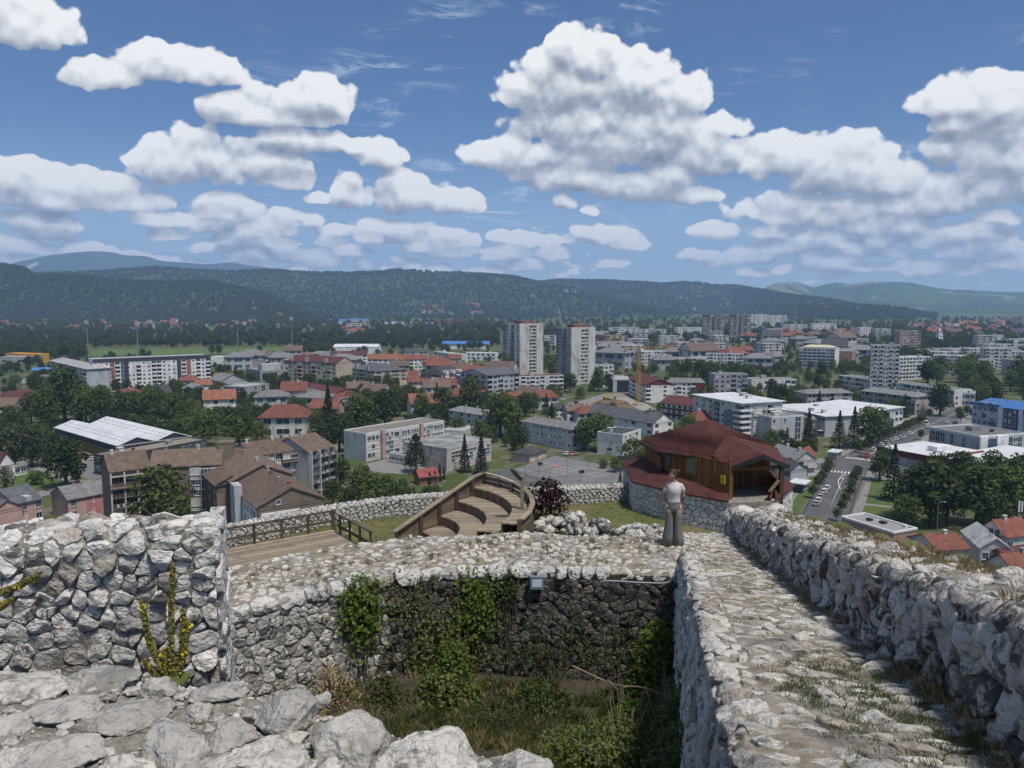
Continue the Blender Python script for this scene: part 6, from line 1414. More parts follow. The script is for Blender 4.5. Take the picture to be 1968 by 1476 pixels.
# plain mid-rise blocks in the middle distance
BP = []
for i_, (w_, d_, h_, wl, pat) in enumerate([(34, 12, 13, WHITE, 'wLwwbwLwwb'), (26, 12, 16, OFFW, 'LwLwwLwL'), (44, 13, 10, LGREY, 'wwLwwwLwwLwww'), (22, 14, 19, CONCP, 'LwLwLw')]):
	b = B('mid_rise_block', 'x', 'apartment block', (0, -900 - i_ * 40), 0, w_, d_, h_, wl); FOOT.pop(); b.body().flat_roof(R_PALE if i_ % 2 else R_FLAT, .4, units=2); b.bays('R', pat, int(h_ / 3), .4, bm=wl); b.bays('L', 'w.w', int(h_ / 3), .4); b.bays('X', 'w.w', int(h_ / 3), .4); b.done(); BP.append(b.root)
BW = ['white mid rise block with loggias', 'off white mid rise block with loggias', 'long light grey mid rise block', 'stained pale mid rise block']; bu = set()
def fill_blocks(n, zone, where, group):
	done = t_ = 0; got = []
	while done < n and t_ < 900:
		t_ += 1; u, v = HR.uniform(zone[0], zone[2]), HR.uniform(zone[1], zone[3]); p = gz(u, v); k = HR.randrange(4); rz = HR.uniform(-.35, .35)
		if any(abs(u - a) < 26 and abs(v - c) < 7 for a, c in got) or blocked(p[0], p[1], 10) or blocked(p[0] + 25, p[1] + 6, 8): continue
		got.append((u, v)); lab = BW[k] + ' ' + where
		if k not in bu: bu.add(k); o = BP[k]; o.location = (p[0], p[1], 0); o.rotation_euler = (0, 0, rz); o['label'] = lab; o['group'] = group
		else: o = copy_tree(BP[k], (p[0], p[1], 0), rz, None, lab, group)
		L = BP[k].name; P = [np.array([p[0] - 3, p[1] - 4]), np.array([p[0] + 40, p[1] - 4]), np.array([p[0] + 40, p[1] + 18]), np.array([p[0] - 3, p[1] + 18])]; BB.append((p[0] - 3, p[0] + 40, p[1] - 4, p[1] + 18, P)); done += 1
fill_blocks(16, (1190, 648, 1660, 712), 'among the right middle roofs', 'mid rise blocks on the right'); fill_blocks(12, (1740, 660, 1968, 712), 'around the right wood', 'mid rise blocks by the wood'); fill_blocks(7, (1060, 655, 1180, 690), 'beyond the middle towers', 'mid rise blocks beyond the towers')
fill_houses(26, (0, 616, 330, 640), 'below the far wooded hill', 'far houses below the wooded hill', [0, 1, 1, 2, 6, 0], (1.2, 1.9))
fill_houses(16, (330, 616, 620, 636), 'beyond the stadium pitch', 'far houses beyond the pitch', [0, 1, 2, 5, 0, 3], (1.2, 1.9))
fill_houses(10, (640, 628, 700, 650), 'near the white office slab', 'far houses near the office slab', [0, 1, 2], (1.2, 1.8))
fill_houses(26, (1290, 655, 1640, 715), 'among the right middle roofs', 'low roofs in the right middle distance', [3, 4, 7, 3, 7, 5, 1], (1.3, 2.6), minpx=16)
fill_houses(14, (1100, 676, 1300, 715), 'behind the tower crane', 'roofs behind the crane', [3, 4, 7, 7, 5], (1.2, 2.4), minpx=14)
fill_houses(26, (1500, 642, 1660, 656), 'in the far brown terraces', 'brown roofed terraces', [3, 3, 1, 6], (1.2, 1.8), minpx=10)
fill_houses(40, (1740, 622, 1968, 652), 'in the far right suburb', 'far suburb on the plain', [1, 3, 6, 0, 5], (1.3, 2.0))
fill_houses(8, (1860, 690, 1968, 706), 'beside the right wood', 'houses beside the wood', [3, 4, 7], (1.3, 2))
fill_houses(14, (430, 690, 660, 720), 'between stadium and beige blocks', 'roofs by the stadium', [4, 7, 3], (1.2, 2.2), minpx=14)
fill_houses(12, (700, 700, 980, 745), 'between the apartment blocks', 'roofs between the blocks', [1, 3, 2], (1.2, 1.8), minpx=14)
# hamlets on the slopes
def surf_z(RG, x, y):
	V, F = RG; i = np.argmin((V[:, 0] - x) ** 2 + (V[:, 1] - y) ** 2); return V[i]
def hamlet(n, RG, zone, where, group, kinds, sc):
	V = RG[0]; cp, sp = math.cos(PITCH), math.sin(PITCH); fw = V[:, 1] * cp - (V[:, 2] - CAMZ) * sp; upc = V[:, 1] * sp + (V[:, 2] - CAMZ) * cp
	uu = 984 + FPX * V[:, 0] / fw; vv = 738 - FPX * upc / fw
	nx = None; ok = np.where((uu > zone[0]) & (uu < zone[2]) & (vv > zone[1]) & (vv < zone[3]) & (V[:, 2] > 3))[0]
	if not len(ok): return
	for _ in range(n):
		i = HR.choice(list(ok)); p = V[i]; put_house(HR.choice(kinds), p[0] + HR.uniform(-8, 8), p[1] + HR.uniform(-10, 4), HR.uniform(-.7, .7), where, group, HR.uniform(*sc), p[2] - 1)
hamlet(16, RG2, (805, 585, 930, 605), 'in the hillside hamlet', 'hillside hamlet above the factories', [1, 0, 6, 2], (1.6, 2.3))
hamlet(14, RG2, (1000, 560, 1120, 606), 'on the ridge road', 'houses on the ridge road', [5, 0, 1], (1.6, 2.4))
hamlet(24, RG3, (1080, 560, 1460, 606), 'on the middle ridge', 'scattered ridge houses', [5, 0, 1, 6], (1.6, 2.4))
hamlet(12, RG3, (1460, 580, 1640, 606), 'on the low right spur', 'scattered spur houses', [5, 0, 1], (1.5, 2.2))
hamlet(6, RG1, (360, 590, 600, 618), 'at the wooded hill foot', 'houses at the hill foot', [5, 1, 0], (1.5, 2))
# ------------------------------------------------------------------ fill trees
def fill_trees(n, zone, where, group, kinds, hm=(8, 13)):
	done = 0; t_ = 0
	while done < n and t_ < n * 40:
		t_ += 1; u, v = TR.uniform(zone[0], zone[2]), TR.uniform(zone[1], zone[3]); p = gz(u, v)
		if blocked(p[0], p[1], 1.5): continue
		if any((p[0] - a) ** 2 + (p[1] - b_) ** 2 < (c * .55) ** 2 for a, b_, c in PLANTED): continue
		plant(TR.choice(kinds), p[0], p[1], TR.uniform(*hm), where, 'tree', group); done += 1
fill_trees(26, (200, 745, 640, 830), 'tree between the small houses left of the tall conifers', 'trees between the small houses', 'ddmml')
fill_trees(18, (640, 745, 1000, 800), 'tree between the houses and blocks behind the school', 'trees between the blocks', 'ddmc')
fill_trees(12, (0, 700, 200, 760), 'tree by the sheds at the far left', 'trees by the sheds', 'ddm')
fill_trees(14, (1290, 715, 1600, 790), 'tree in the gaps between the right hand blocks', 'trees between the right blocks', 'ddmc')
fill_trees(8, (1480, 850, 1570, 890), 'tree behind the junction houses', 'trees behind the junction houses', 'md', (5, 8))
fill_trees(6, (880, 840, 1010, 880), 'tree beside the school drive', 'trees beside the school', 'md', (5, 9))
# beyond these the trees are too many and small: one mass, each still a crown standing on the plain or slope
def forest(name, pts, scales, crown, m_override=None):
	me = bpy.data.meshes.new(name); me.vertices.add(len(pts)); me.vertices.foreach_set('co', np.asarray(pts, np.float32).ravel())
	at_ = me.attributes.new('size', 'FLOAT', 'POINT'); at_.data.foreach_set('value', np.asarray(scales, np.float32)); me.update()
	o = link(name, me); o['kind'] = 'stuff'; o['category'] = name.replace('_', ' ')
	ng = bpy.data.node_groups.new(name, 'GeometryNodeTree'); ng.interface.new_socket('Geometry', in_out='INPUT', socket_type='NodeSocketGeometry'); ng.interface.new_socket('Geometry', in_out='OUTPUT', socket_type='NodeSocketGeometry')
	n = ng.nodes; gi = n.new('NodeGroupInput'); go = n.new('NodeGroupOutput'); ip = n.new('GeometryNodeInstanceOnPoints'); oi = n.new('GeometryNodeObjectInfo'); oi.inputs['Object'].default_value = crown; oi.inputs['As Instance'].default_value = True
	rv = n.new('FunctionNodeRandomValue'); rv.data_type = 'FLOAT_VECTOR'; rv.inputs[0].default_value = (-.15, -.15, 0); rv.inputs[1].default_value = (.15, .15, 6.28)
	na = n.new('GeometryNodeInputNamedAttribute'); na.data_type = 'FLOAT'; na.inputs['Name'].default_value = 'size'
	ng.links.new(gi.outputs[0], ip.inputs['Points']); ng.links.new(oi.outputs['Geometry'], ip.inputs['Instance']); ng.links.new(rv.outputs[0], ip.inputs['Rotation']); ng.links.new(na.outputs[0], ip.inputs['Scale']); ng.links.new(ip.outputs[0], go.inputs[0])
	md = o.modifiers.new('scatter', 'NODES'); md.node_group = ng; return o
kids_of = lambda nm: [o for o in COL.objects if o.name.split('.')[0] == 'crown' and o.data == nm][0]
P, Sc = [], []
CR_D = kids_of(KIND['d'][0][1]); CR_M = kids_of(KIND['m'][0][1]); CR_D2 = kids_of(KIND['m'][1][1]); CR_L = kids_of(KIND['l'][0][1]); CR_L2 = kids_of(KIND['l'][1][1])
def scatter_px(n, zone, sc, r_, dens=None):
	P = []; Sc = []; t_ = 0
	while len(P) < n and t_ < n * 6:
		t_ += 1; u, v = r_.uniform(zone[0], zone[2]), r_.uniform(zone[1], zone[3])
		if dens and r_.random() > dens(u, v): continue
		p = gz(u, v)
		if blocked(p[0], p[1], 3): continue
		P.append((p[0], p[1], -.3)); Sc.append(r_.uniform(*sc))
	return P, Sc
FR = random.Random(31)
P, Sc = scatter_px(1900, (-60, 638, 960, 690), (.7, 1.4), FR, lambda u, v: 1.0 if v < 667 or u < 165 or 575 < u < 640 else (0.5 if u > 640 and v < 676 else 0.05))
forest('riverside_trees', P, Sc, CR_D)
P, Sc = scatter_px(700, (-60, 614, 1000, 640), (1.2, 2.0), FR); forest('far_trees', P, Sc, CR_M)
P, Sc = scatter_px(1500, (980, 612, 2000, 662), (.9, 1.7), FR); forest('far_trees', P, Sc, CR_D2)
P, Sc = scatter_px(520, (1000, 662, 1720, 720), (.55, 1.0), FR); forest('town_trees', P, Sc, CR_D2)
P, Sc = scatter_px(420, (0, 690, 1000, 760), (.45, .9), FR, lambda u, v: .9); forest('town_trees', P, Sc, CR_D)
P, Sc = scatter_px(170, (1000, 718, 1740, 800), (.5, .95), FR); forest('town_trees', P, Sc, CR_D2)
P, Sc = scatter_px(150, (0, 740, 1010, 850), (.5, .95), FR); forest('town_trees', P, Sc, CR_D)
P, Sc = scatter_px(400, (1720, 655, 1990, 705), (.7, 1.3), FR); forest('town_trees', P, Sc, CR_D)
def slope_forest(name, RG, n, sc, crown, r_, front_only=True):
	V, F = RG; q = V[F]; cen = q.mean(1); nrm = np.cross(q[:, 1] - q[:, 0], q[:, 3] - q[:, 0]); area = np.linalg.norm(nrm, axis=1); face = (nrm * (np.array([0, 0, CAMZ]) - cen)).sum(1) * np.sign(nrm[:, 2])
	w = np.where((face > -area * 250) & (cen[:, 2] > 1), area / np.maximum(cen[:, 1], 1) ** 1.0, 0); w /= w.sum(); g = np.random.RandomState(r_)
	i = g.choice(len(F), n, p=w); a, b_ = g.uniform(0, 1, (n, 1)), g.uniform(0, 1, (n, 1))
	P = q[i, 0] * (1 - a) * (1 - b_) + q[i, 1] * a * (1 - b_) + q[i, 2] * a * b_ + q[i, 3] * (1 - a) * b_; P[:, 2] -= 3
	keep = vnoise(P * .004, 5) > (-0.95 if RG is RG1 else -0.6)
	forest(name, P[keep], g.uniform(*sc, n)[keep], crown)
slope_forest('forest', RG1, 7000, (.8, 1.6), CR_M, 1); slope_forest('forest', RG1, 6000, (.8, 1.5), CR_L, 4); slope_forest('forest', RG2, 9000, (1.0, 2.0), CR_L, 2); slope_forest('forest', RG2, 8000, (1.0, 1.9), CR_M, 5); slope_forest('forest', RG3, 9000, (1.0, 2.0), CR_L2, 3); slope_forest('forest', RG3, 7000, (1.0, 1.9), CR_M, 6)
# ------------------------------------------------------------------ the fortress
Z = lambda z: CAMZ + z
LIME = stonemat('limestone', (0.78, 0.75, 0.70, 1), (0.33, 0.32, 0.30, 1), (0.050, 0.048, 0.045, 1), 1.0)
LIME_P = stonemat('limestone_streaked', (0.62, 0.60, 0.56, 1), (0.27, 0.262, 0.25, 1), (0.040, 0.040, 0.040, 1), 1.0, lichen=0.5, darkpos=0.03)
LIME_TOP = stonemat('limestone_bleached', (0.61, 0.58, 0.53, 1), (0.31, 0.295, 0.27, 1), (0.085, 0.083, 0.08, 1), 1.0, lichen=0.3, darkpos=-0.03)
LIME_DARK = stonemat('limestone_damp_shade', (0.16, 0.152, 0.132, 1), (0.060, 0.058, 0.050, 1), (0.011, 0.011, 0.010, 1), 1.0, lichen=0.6, darkpos=0.02)  # dark staining and damp, with the pit wall's shade mixed into the colour
LIME_FAR = stonemat('limestone_coarse', (0.60, 0.585, 0.555, 1), (0.32, 0.31, 0.30, 1), (0.05, 0.05, 0.05, 1), 0.6)
MORTAR = mat('mortar', (0.36, 0.34, 0.30, 1), (0.17, 0.158, 0.138, 1), 9.0, 0.95, 1.0, 60, dirt=(0.05, 0.045, 0.035, 1), dscale=2.5, damt=0.6)
MORTAR_PALE = mat('gritty_mortar', (0.36, 0.335, 0.29, 1), (0.19, 0.175, 0.15, 1), 24.0, 0.95, 1.0, 90, dirt=(0.07, 0.062, 0.05, 1), dscale=3.0, damt=0.6)
DIRT = mat('dry_dirt', (0.31, 0.275, 0.22, 1), (0.15, 0.13, 0.10, 1), 5.0, 0.95, 1.0, 30)
DAMP_SHADE = mat('damp_shade_mortar', (0.075, 0.068, 0.055, 1), (0.025, 0.023, 0.019, 1), 4.0, 0.95, 1.0, 30)  # mortar to match: damp tone darkened further for the shaded right side
R1 = random.Random(11)
const_n = lambda nx, ny: (lambda s: np.tile(np.array([nx, ny]) / math.hypot(nx, ny), (len(np.atleast_1d(s)), 1)))
# --- the tall wall end on the left
def wall_left():
	a = np.array([-3.205, 4.7, Z(-2.80)]); b = np.array([-1.985, 5.0, Z(-2.80)])
	d = (b - a) / np.linalg.norm(b - a); a = a - d * 0.9; Wd = np.linalg.norm(b - a)
	base = polyline([a, b]); N = const_n(d[1], -d[0])
	f = profile_map(base, N, [(0, 0), (0.0, 1.25), (-0.06, 1.32), (-0.36, 1.33)])
	def f2(s, t, h):
		X = f(s, t, h); X[:, 2] += 0.03 * np.sin(X[:, 0] * 4.1 + 1) * np.clip(t - 1.0, 0, 1); return X
	t = thing('stone_wall', 'tall rough stone wall end with a crooked top behind the yellow flower spikes', 'wall', (-2.4, 4.9, Z(-2.8)))
	o = t.location
	grow = lambda s, t_: 0.75 + 0.28 * min(1, t_ / 1.2)
	cells = voronoi(course_seeds(Wd, f.length, 0.165, 0.098, R1, grow=grow, jit=0.42), 0, Wd, 0, f.length)
	lay_stones(t, cells, f2, LIME, R1, gap=0.006, thick=lambda s, t_: R1.choice((.025, .04, .06)), n=36, hi=True, amp=0.42, origin=o, tilt=0.26, rough=.24)
	e = np.array([-0.165, 0.6, 0]); e /= np.linalg.norm(e)
	base2 = polyline([b, b + e * 0.62]); f3 = profile_map(base2, const_n(e[1], -e[0]), [(0, 0), (0, 1.33)])
	cells = voronoi(course_seeds(0.62, 1.33, 0.36, 0.21, R1, jit=0.15), 0, 0.62, 0, 1.33)
	lay_stones(t, cells, f3, LIME, R1, gap=0.012, thick=0.05, n=30, hi=True, amp=0.22, origin=o, name='quoin_stone')
	vs, fs = grid_sheet(f2, 0, Wd, 0, f.length, 150, 120, 0.001, 0.018, 11)
	link('mortar', np_mesh('mortar', vs - np.array(o), fs, MORTAR), t)
	vs, fs = grid_sheet(f3, 0.01, 0.6, 0, 1.31, 14, 30, -0.02, 0.012, 12)
	link('mortar', np_mesh('mortar', vs - np.array(o), fs, MORTAR), t)
	return t
wall_left()
# --- the wall top at the photographer's feet, bottom left
def ledge():
	pts = [(-3.9, 3.66), (-3.2, 3.62), (-2.49, 3.58), (-2.08, 3.53), (-1.31, 3.36), (-1.09, 3.30), (-0.62, 3.09), (-0.17, 2.88), (0.15, 2.75), (0.55, 2.45), (0.8, 2.1)]
	P = smooth_line([np.array([x, y, Z(-1.75)]) for x, y in pts], 8)
	base = polyline(P)
	def N(s):
		a = base(np.asarray(s) - 0.15); b = base(np.asarray(s) + 0.15); d = b - a
		n = np.column_stack([-d[:, 1], d[:, 0]]); return n / np.linalg.norm(n, axis=1)[:, None]
	f = profile_map(base, N, [(0.05, -1.2), (0.0, -0.05), (-0.06, 0), (-1.5, 0.05)])
	def f2(s, t, h):
		X = f(s, t, h); top = np.clip((t - 1.1) / 0.2, 0, 1)
		X[:, 2] += top * 0.05 * fbm(np.column_stack([X[:, 0] * 1.7, X[:, 1] * 1.7, X[:, 0] * 0]), 3, seed=4); return X
	t = thing('stone_wall', 'broad rough wall top of grey rocks set in gritty mortar filling the bottom left corner', 'wall', (-1.4, 3.0, Z(-1.8))); o = np.array(t.location)
	vs, fs = grid_sheet(f2, 0, base.length, 0.3, f.length, 260, 110, 0.0, 0.030, 7)
	vs[:, 2] += 0.010 * fbm(vs * 38, 3, seed=8)
	link('mortar', np_mesh('mortar', vs - o, fs, MORTAR_PALE), t)
	r = random.Random(5)
	# rocks seen one by one in the photograph: pixel centre, half width, half height (px), tilt, proud height (m)
	spots = [(53, 1317, 62, 22, -8, .05), (200, 1303, 58, 20, 6, .05), (306, 1320, 34, 15, 0, .05), (420, 1331, 46, 15, -12, .05), (250, 1374, 66, 24, -22, .055), (135, 1362, 66, 22, -14, .04),
             (556, 1374, 52, 30, 0, .09), (672, 1428, 62, 40, 0, .085), (331, 1426, 62, 40, -28, .07), (449, 1408, 52, 22, -6, .05), (107, 1440, 80, 30, -6, .06), (500, 1454, 82, 26, -10, .07),
             (478, 1374, 26, 9, 5, .03), (828, 1458, 88, 40, 8, .085), (1003, 1480, 68, 30, 0, .085), (20, 1390, 40, 18, -10, .04), (30, 1455, 44, 22, 0, .05), (385, 1366, 30, 11, 0, .03), (760, 1470, 52, 16, 0, .06), (240, 1474, 52, 14, 0, .05), (620, 1474, 46, 14, 0, .05), (612, 1342, 18, 9, 0, .04), (935, 1486, 26, 12, 0, .05), (160, 1400, 30, 9, -15, .03), (570, 1418, 26, 10, 0, .03), (395, 1470, 34, 12, 0, .04)]
	for (u, v, wx, wy, ti, proud) in spots:
		c = gz(u, v, Z(-1.75) + proud * 0.4)
		k = c[1] / FPX
		sx = wx * k * 1.02; sy = wy * k / 0.50 * (1.0 if proud < 0.1 else 0.75)
		V, F = rock_verts(r, 5 if wx > 44 else 4, 10, 0.20)
		a = rad(-ti) * 1.2
		sz = max(proud, 0.04) * (0.8 if proud < .08 else 1.0)
		V = V * np.array([sx, sy, sz]) / 0.82
		V = np.column_stack([V[:, 0] * math.cos(a) - V[:, 1] * math.sin(a), V[:, 0] * math.sin(a) + V[:, 1] * math.cos(a), V[:, 2]])
		V = V + 0.013 * np.column_stack([fbm(V * 15 + u, 4, seed=i) - 0.5 * np.abs(vnoise(V * 24 + u, i + 3)) for i in range(3)])
		X = V + np.array([c[0], c[1], Z(-1.75) + proud * 0.12])
		link('stone', np_mesh('stone', X - o, F, LIME_TOP), t)
	# rubble and grit pressed into the mortar
	vs = []; fs = []; n = 0; V0, F0 = ico(1)
	for _ in range(5200):
		s = r.uniform(0, base.length); tt = r.uniform(1.12, f.length); q = f2(np.array([s]), np.array([tt]), np.array([0.004]))[0]
		k = r.choice((0.005, 0.006, 0.008, 0.008, 0.011, 0.014, 0.022, .03))
		V = V0 * np.array([k * r.uniform(.7, 1.4), k * r.uniform(.7, 1.4), k * 0.6]) * (1 + 0.25 * vnoise(V0 * 2 + r.random() * 50)[:, None])
		vs.append(V + q - o); fs.append(F0 + n); n += len(V0)
	g = link('grit', np_mesh('grit', np.concatenate(vs), np.concatenate(fs), LIME_TOP, False), t); g['kind'] = 'stuff'
ledge()
# --- the ring wall round the pit
def ring():
	inner = [(-6.2, 10.6), (-5.55, 11.45), (-4.79, 12.32), (-3.9, 13.13), (-2.76, 13.9), (-1.55, 14.38), (0.16, 14.56), (1.68, 14.47), (3.5, 14.30)]
	P = smooth_line([np.array([x, y, Z(-7.72)]) for x, y in inner], 12)
	base = polyline(P); L = base.length
	def N(s):
		a = base(np.asarray(s) - 0.4); b = base(np.asarray(s) + 0.4); d = b - a
		n = np.column_stack([d[:, 1], -d[:, 0]]); return n / np.linalg.norm(n, axis=1)[:, None]
	Hh = 2.6
	f = profile_map(base, N, [(0.05, 0), (0, Hh - 0.08), (-0.10, Hh), (-2.05, Hh + 0.04), (-2.25, Hh - 1.2)])
	def f2(s, t, h):
		X = f(s, t, h); top = np.clip((t - Hh) / 0.3, 0, 1)
		X[:, 2] += top * 0.13 * fbm(np.column_stack([X[:, 0] * 0.9, X[:, 1] * 0.9, 0 * h]), 3, seed=14); return X
	t = thing('stone_wall', 'curved stone wall with a rubble top round the overgrown pit where the woman stands', 'wall', (0.2, 14.6, Z(-7.7))); o = np.array(t.location)
	r = random.Random(21)
	cells = voronoi(course_seeds(L, Hh - 0.22, 0.27, 0.155, r, grow=lambda s, t_: 0.9, jit=.42), 0, L, 0, Hh - 0.22)
	xa = lambda s: base(np.array([s]))[0][0]
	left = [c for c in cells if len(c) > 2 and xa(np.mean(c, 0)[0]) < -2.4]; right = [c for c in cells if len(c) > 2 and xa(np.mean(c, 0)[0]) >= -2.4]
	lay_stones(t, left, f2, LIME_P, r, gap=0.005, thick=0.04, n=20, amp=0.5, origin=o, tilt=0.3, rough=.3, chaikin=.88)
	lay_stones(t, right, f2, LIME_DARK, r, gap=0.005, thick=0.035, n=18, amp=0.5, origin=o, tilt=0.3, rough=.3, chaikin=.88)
	# rim of larger squared blocks wrapping the edge
	seeds = []; s = 0.1
	while s < L: seeds.append((s, Hh - 0.04 + r.uniform(-.07, .07))); s += r.choice((.18, .25, .34, .48)) * r.uniform(.85, 1.15)
	cells = voronoi(seeds, 0, L, Hh - 0.22, Hh + 0.14)
	lay_stones(t, cells, f2, LIME_FAR, r, name='rim_stone', gap=0.014, thick=lambda s, t_: r.choice((.03, .05, .075)), n=22, amp=0.5, origin=o, tilt=0.28, rough=.24)
	seeds = poisson_seeds(0, L, Hh + 0.14, f.length - 0.9, lambda x, y: r.choice((0.09, 0.13, 0.17, 0.24, .3)), r, 9000)
	cells = voronoi(seeds, 0, L, Hh + 0.14, f.length - 0.9)
	lay_stones(t, cells, f2, LIME_TOP, r, name='rubble_stone', gap=lambda s, t_: r.choice((0.015, 0.03, 0.06)), thick=lambda s, t_: r.choice((0.01, 0.03, 0.06)), n=14, amp=0.5, origin=o, tilt=0.45, rough=0.3)
	vs, fs = grid_sheet(f2, 0, L, 0, f.length, 300, 150, lambda s, t_: np.where(t_ > Hh + .1, .006, -.004), 0.026, 7)
	k = vs[:, 0] > -2.2
	me = np_mesh('mortar', vs - o, fs, [MORTAR, DAMP_SHADE, DIRT]);
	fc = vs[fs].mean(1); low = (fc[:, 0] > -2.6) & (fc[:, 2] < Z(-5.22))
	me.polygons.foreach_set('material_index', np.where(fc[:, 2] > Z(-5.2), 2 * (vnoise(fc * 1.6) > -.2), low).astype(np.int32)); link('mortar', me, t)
	return base, N, f2, Hh
ring_base, ring_N, ring_f, RING_H = ring()
# --- the sloping wall walk and its parapet on the right
PX = lambda y: 0.198 * y + 0.41
BX = lambda y: 0.198 * y + 1.927
PZ = lambda y: Z(-1.40 - 0.235 * y)
dn = np.array([1.0, -0.198]) / math.hypot(1, 0.198)      # plan normal pointing right
def walk():
	y0, y1 = 2.2, 20.6
	a = np.array([PX(y0), y0, PZ(y0) - 2.4]); b = np.array([PX(y1), y1, PZ(y1) - 2.4])
	base = polyline([a, b]); L = base.length
	f = profile_map(base, const_n(-dn[0], -dn[1]), [(0.1, 0), (0, 2.33), (-0.07, 2.4), (-1.55, 2.4)])
	def f2(s, t, h):
		X = f(s, t, h); q = np.clip((t - 2.3) / 0.3, 0, 1)
		X[:, 2] += 0.10 * q * fbm(np.column_stack([X[:, 0] * 0.8, X[:, 1] * 0.8, 0 * h]), 4, seed=31); return X
	t = thing('wall_walk', 'sloping stone walkway of worn flat rocks between the pit edge and the parapet', 'walkway', (2, 9, Z(-4))); o = np.array(t.location)
	r = random.Random(41)
	big = lambda s, t_: 1.0 if s < 8 else 0.8
	cells = voronoi(course_seeds(L, 2.18, 0.42, 0.24, r), 0, L, 0, 2.18)
	lay_stones(t, cells, f2, LIME, r, name='retaining_stone', gap=0.02, thick=0.07, n=16, amp=0.3, origin=o, keep=lambda s, t_: t_ > 0.7, limit=170, tilt=0.25)
	seeds = poisson_seeds(0, L, 2.16, 2.72, lambda x, y: r.choice((0.15, 0.24, 0.36)), r, 4000)
	cells = voronoi(seeds, 0, L, 2.18, 2.66)
	lay_stones(t, cells, f2, LIME_TOP, r, name='edge_stone', gap=0.015, thick=lambda s, t_: r.choice((0.015, 0.03, 0.045)), n=30, hi=True, amp=0.6, origin=o, tilt=0.34, rough=.28)
	seeds = poisson_seeds(0, L * 1.9, 2.66, f.length, lambda x, y: r.choice((0.16, 0.26, 0.40)), r, 6000)
	cells = [[(p / 1.9, q) for p, q in c] for c in voronoi(seeds, 0, L * 1.9, 2.66, f.length)]
	lay_stones(t, cells, f2, LIME_TOP, r, name='flagstone', gap=lambda s, t_: r.choice((0.006, 0.015, 0.04)), thick=lambda s, t_: r.choice((0.012, 0.03, 0.05)), n=26, hi=True, amp=0.55, origin=o, tilt=0.4, rough=0.25, keep=lambda s, t_: r.random() < 0.86)
	vs, fs = grid_sheet(f2, 0, L, 0, f.length, 520, 120, lambda s, t_: np.where(t_ > 2.5, .008, -.01), 0.024, 6)
	me = np_mesh('mortar', vs - o, fs, [MORTAR, DIRT]); fc = vs[fs].mean(1)
	me.polygons.foreach_set('material_index', ((fc[:, 2] > PZ(fc[:, 1]) - 0.1) & (vnoise(fc * 1.4) > -0.05)).astype(np.int32)); link('mortar', me, t)
	return f2
walk_f = walk()
def parapet():
	y0, y1 = 2.3, 21.0
	a = np.array([BX(y0), y0, PZ(y0) - 0.25]); b = np.array([BX(y1), y1, PZ(y1) - 0.25])
	base = polyline([a, b]); L = base.length; Hh = 0.91
	f = profile_map(base, const_n(-dn[0], -dn[1]), [(0.04, 0), (0, Hh - 0.08), (-0.08, Hh), (-0.85, Hh + 0.02), (-1.0, Hh - 0.8)])
	def f2(s, t, h):
		X = f(s, t, h); q = np.clip((t - 0.5) / 0.4, 0, 1)
		X[:, 2] += 0.05 * q * fbm(np.column_stack([X[:, 0] * 1.1, X[:, 1] * 1.1, 0 * h]), 4, seed=51); return X
	t = thing('parapet_wall', 'low grey parapet of upright stones sloping down along the right side of the walkway', 'wall', (4, 10, Z(-4))); o = np.array(t.location)
	r = random.Random(61)
	near = lambda s, t_: 1.35 if s < 3.2 else (1.0 if s < 7 else 0.85)
	seeds = [(a_ / 1.0, b_) for a_, b_ in course_seeds(L, Hh + 0.10, 0.155, 0.27, r, grow=near, jit=.48)]
	cells = voronoi(seeds, 0, L, 0, Hh + 0.12)
	lay_stones(t, cells, f2, LIME_P, r, gap=0.008, thick=lambda s, t_: r.choice((0.04, 0.06, 0.09)), n=28, hi=True, amp=0.6, origin=o, tilt=0.38, rough=.26, keep=lambda s, t_: t_ > 0.08, limit=400)
	seeds = poisson_seeds(0, L, Hh + 0.12, f.length - 0.55, lambda x, y: r.choice((0.12, 0.2, 0.3)), r, 5000)
	cells = voronoi(seeds, 0, L, Hh + 0.12, f.length - 0.55)
	lay_stones(t, cells, f2, LIME_TOP, r, name='top_stone', gap=lambda s, t_: r.choice((0.015, 0.03, 0.06)), thick=lambda s, t_: r.choice((0.02, 0.04, 0.08)), n=20, hi=True, amp=0.5, origin=o, tilt=0.4, keep=lambda s, t_: r.random() < 0.85)
	vs, fs = grid_sheet(f2, 0, L, 0, f.length, 420, 90, lambda s, t_: np.where(t_ > Hh + .1, .008, -.022), 0.022, 6)
	me = np_mesh('mortar', vs - o, fs, [MORTAR, DIRT]); fc = vs[fs].mean(1)
	me.polygons.foreach_set('material_index', (fc[:, 2] > PZ(fc[:, 1]) + 0.70).astype(np.int32)); link('mortar', me, t)
	# the heaped end of the parapet
	for i in range(34):
		y = r.uniform(18.6, 22.6); x = BX(y) + r.uniform(-0.05, 1.1); k = r.uniform(0.14, 0.3)
		V, F = rock_verts(r, 3, 8, 0.14); V = V * np.array([k, k * 1.1, k * 0.8])
		z = PZ(y) + 0.50 + r.uniform(-0.1, 0.12) - max(0, y - 21) * 0.15
		link('stone', np_mesh('stone', V + np.array([x, y, z]) - o, F, LIME_TOP), t)
	m = MB()
	m.prism([(BX(20.5), 20.5), (BX(20.5) + 1.2, 20.5), (BX(22.6) + 1.1, 22.6), (BX(22.6), 22.6)], Z(-8.5), [PZ(20.5) + .5, PZ(20.5) + .5, PZ(22.6) + .25, PZ(22.6) + .25])
	link('core', m.mesh('core', MORTAR), t).location = -Vector(o)
	return f2
par_f = parapet()
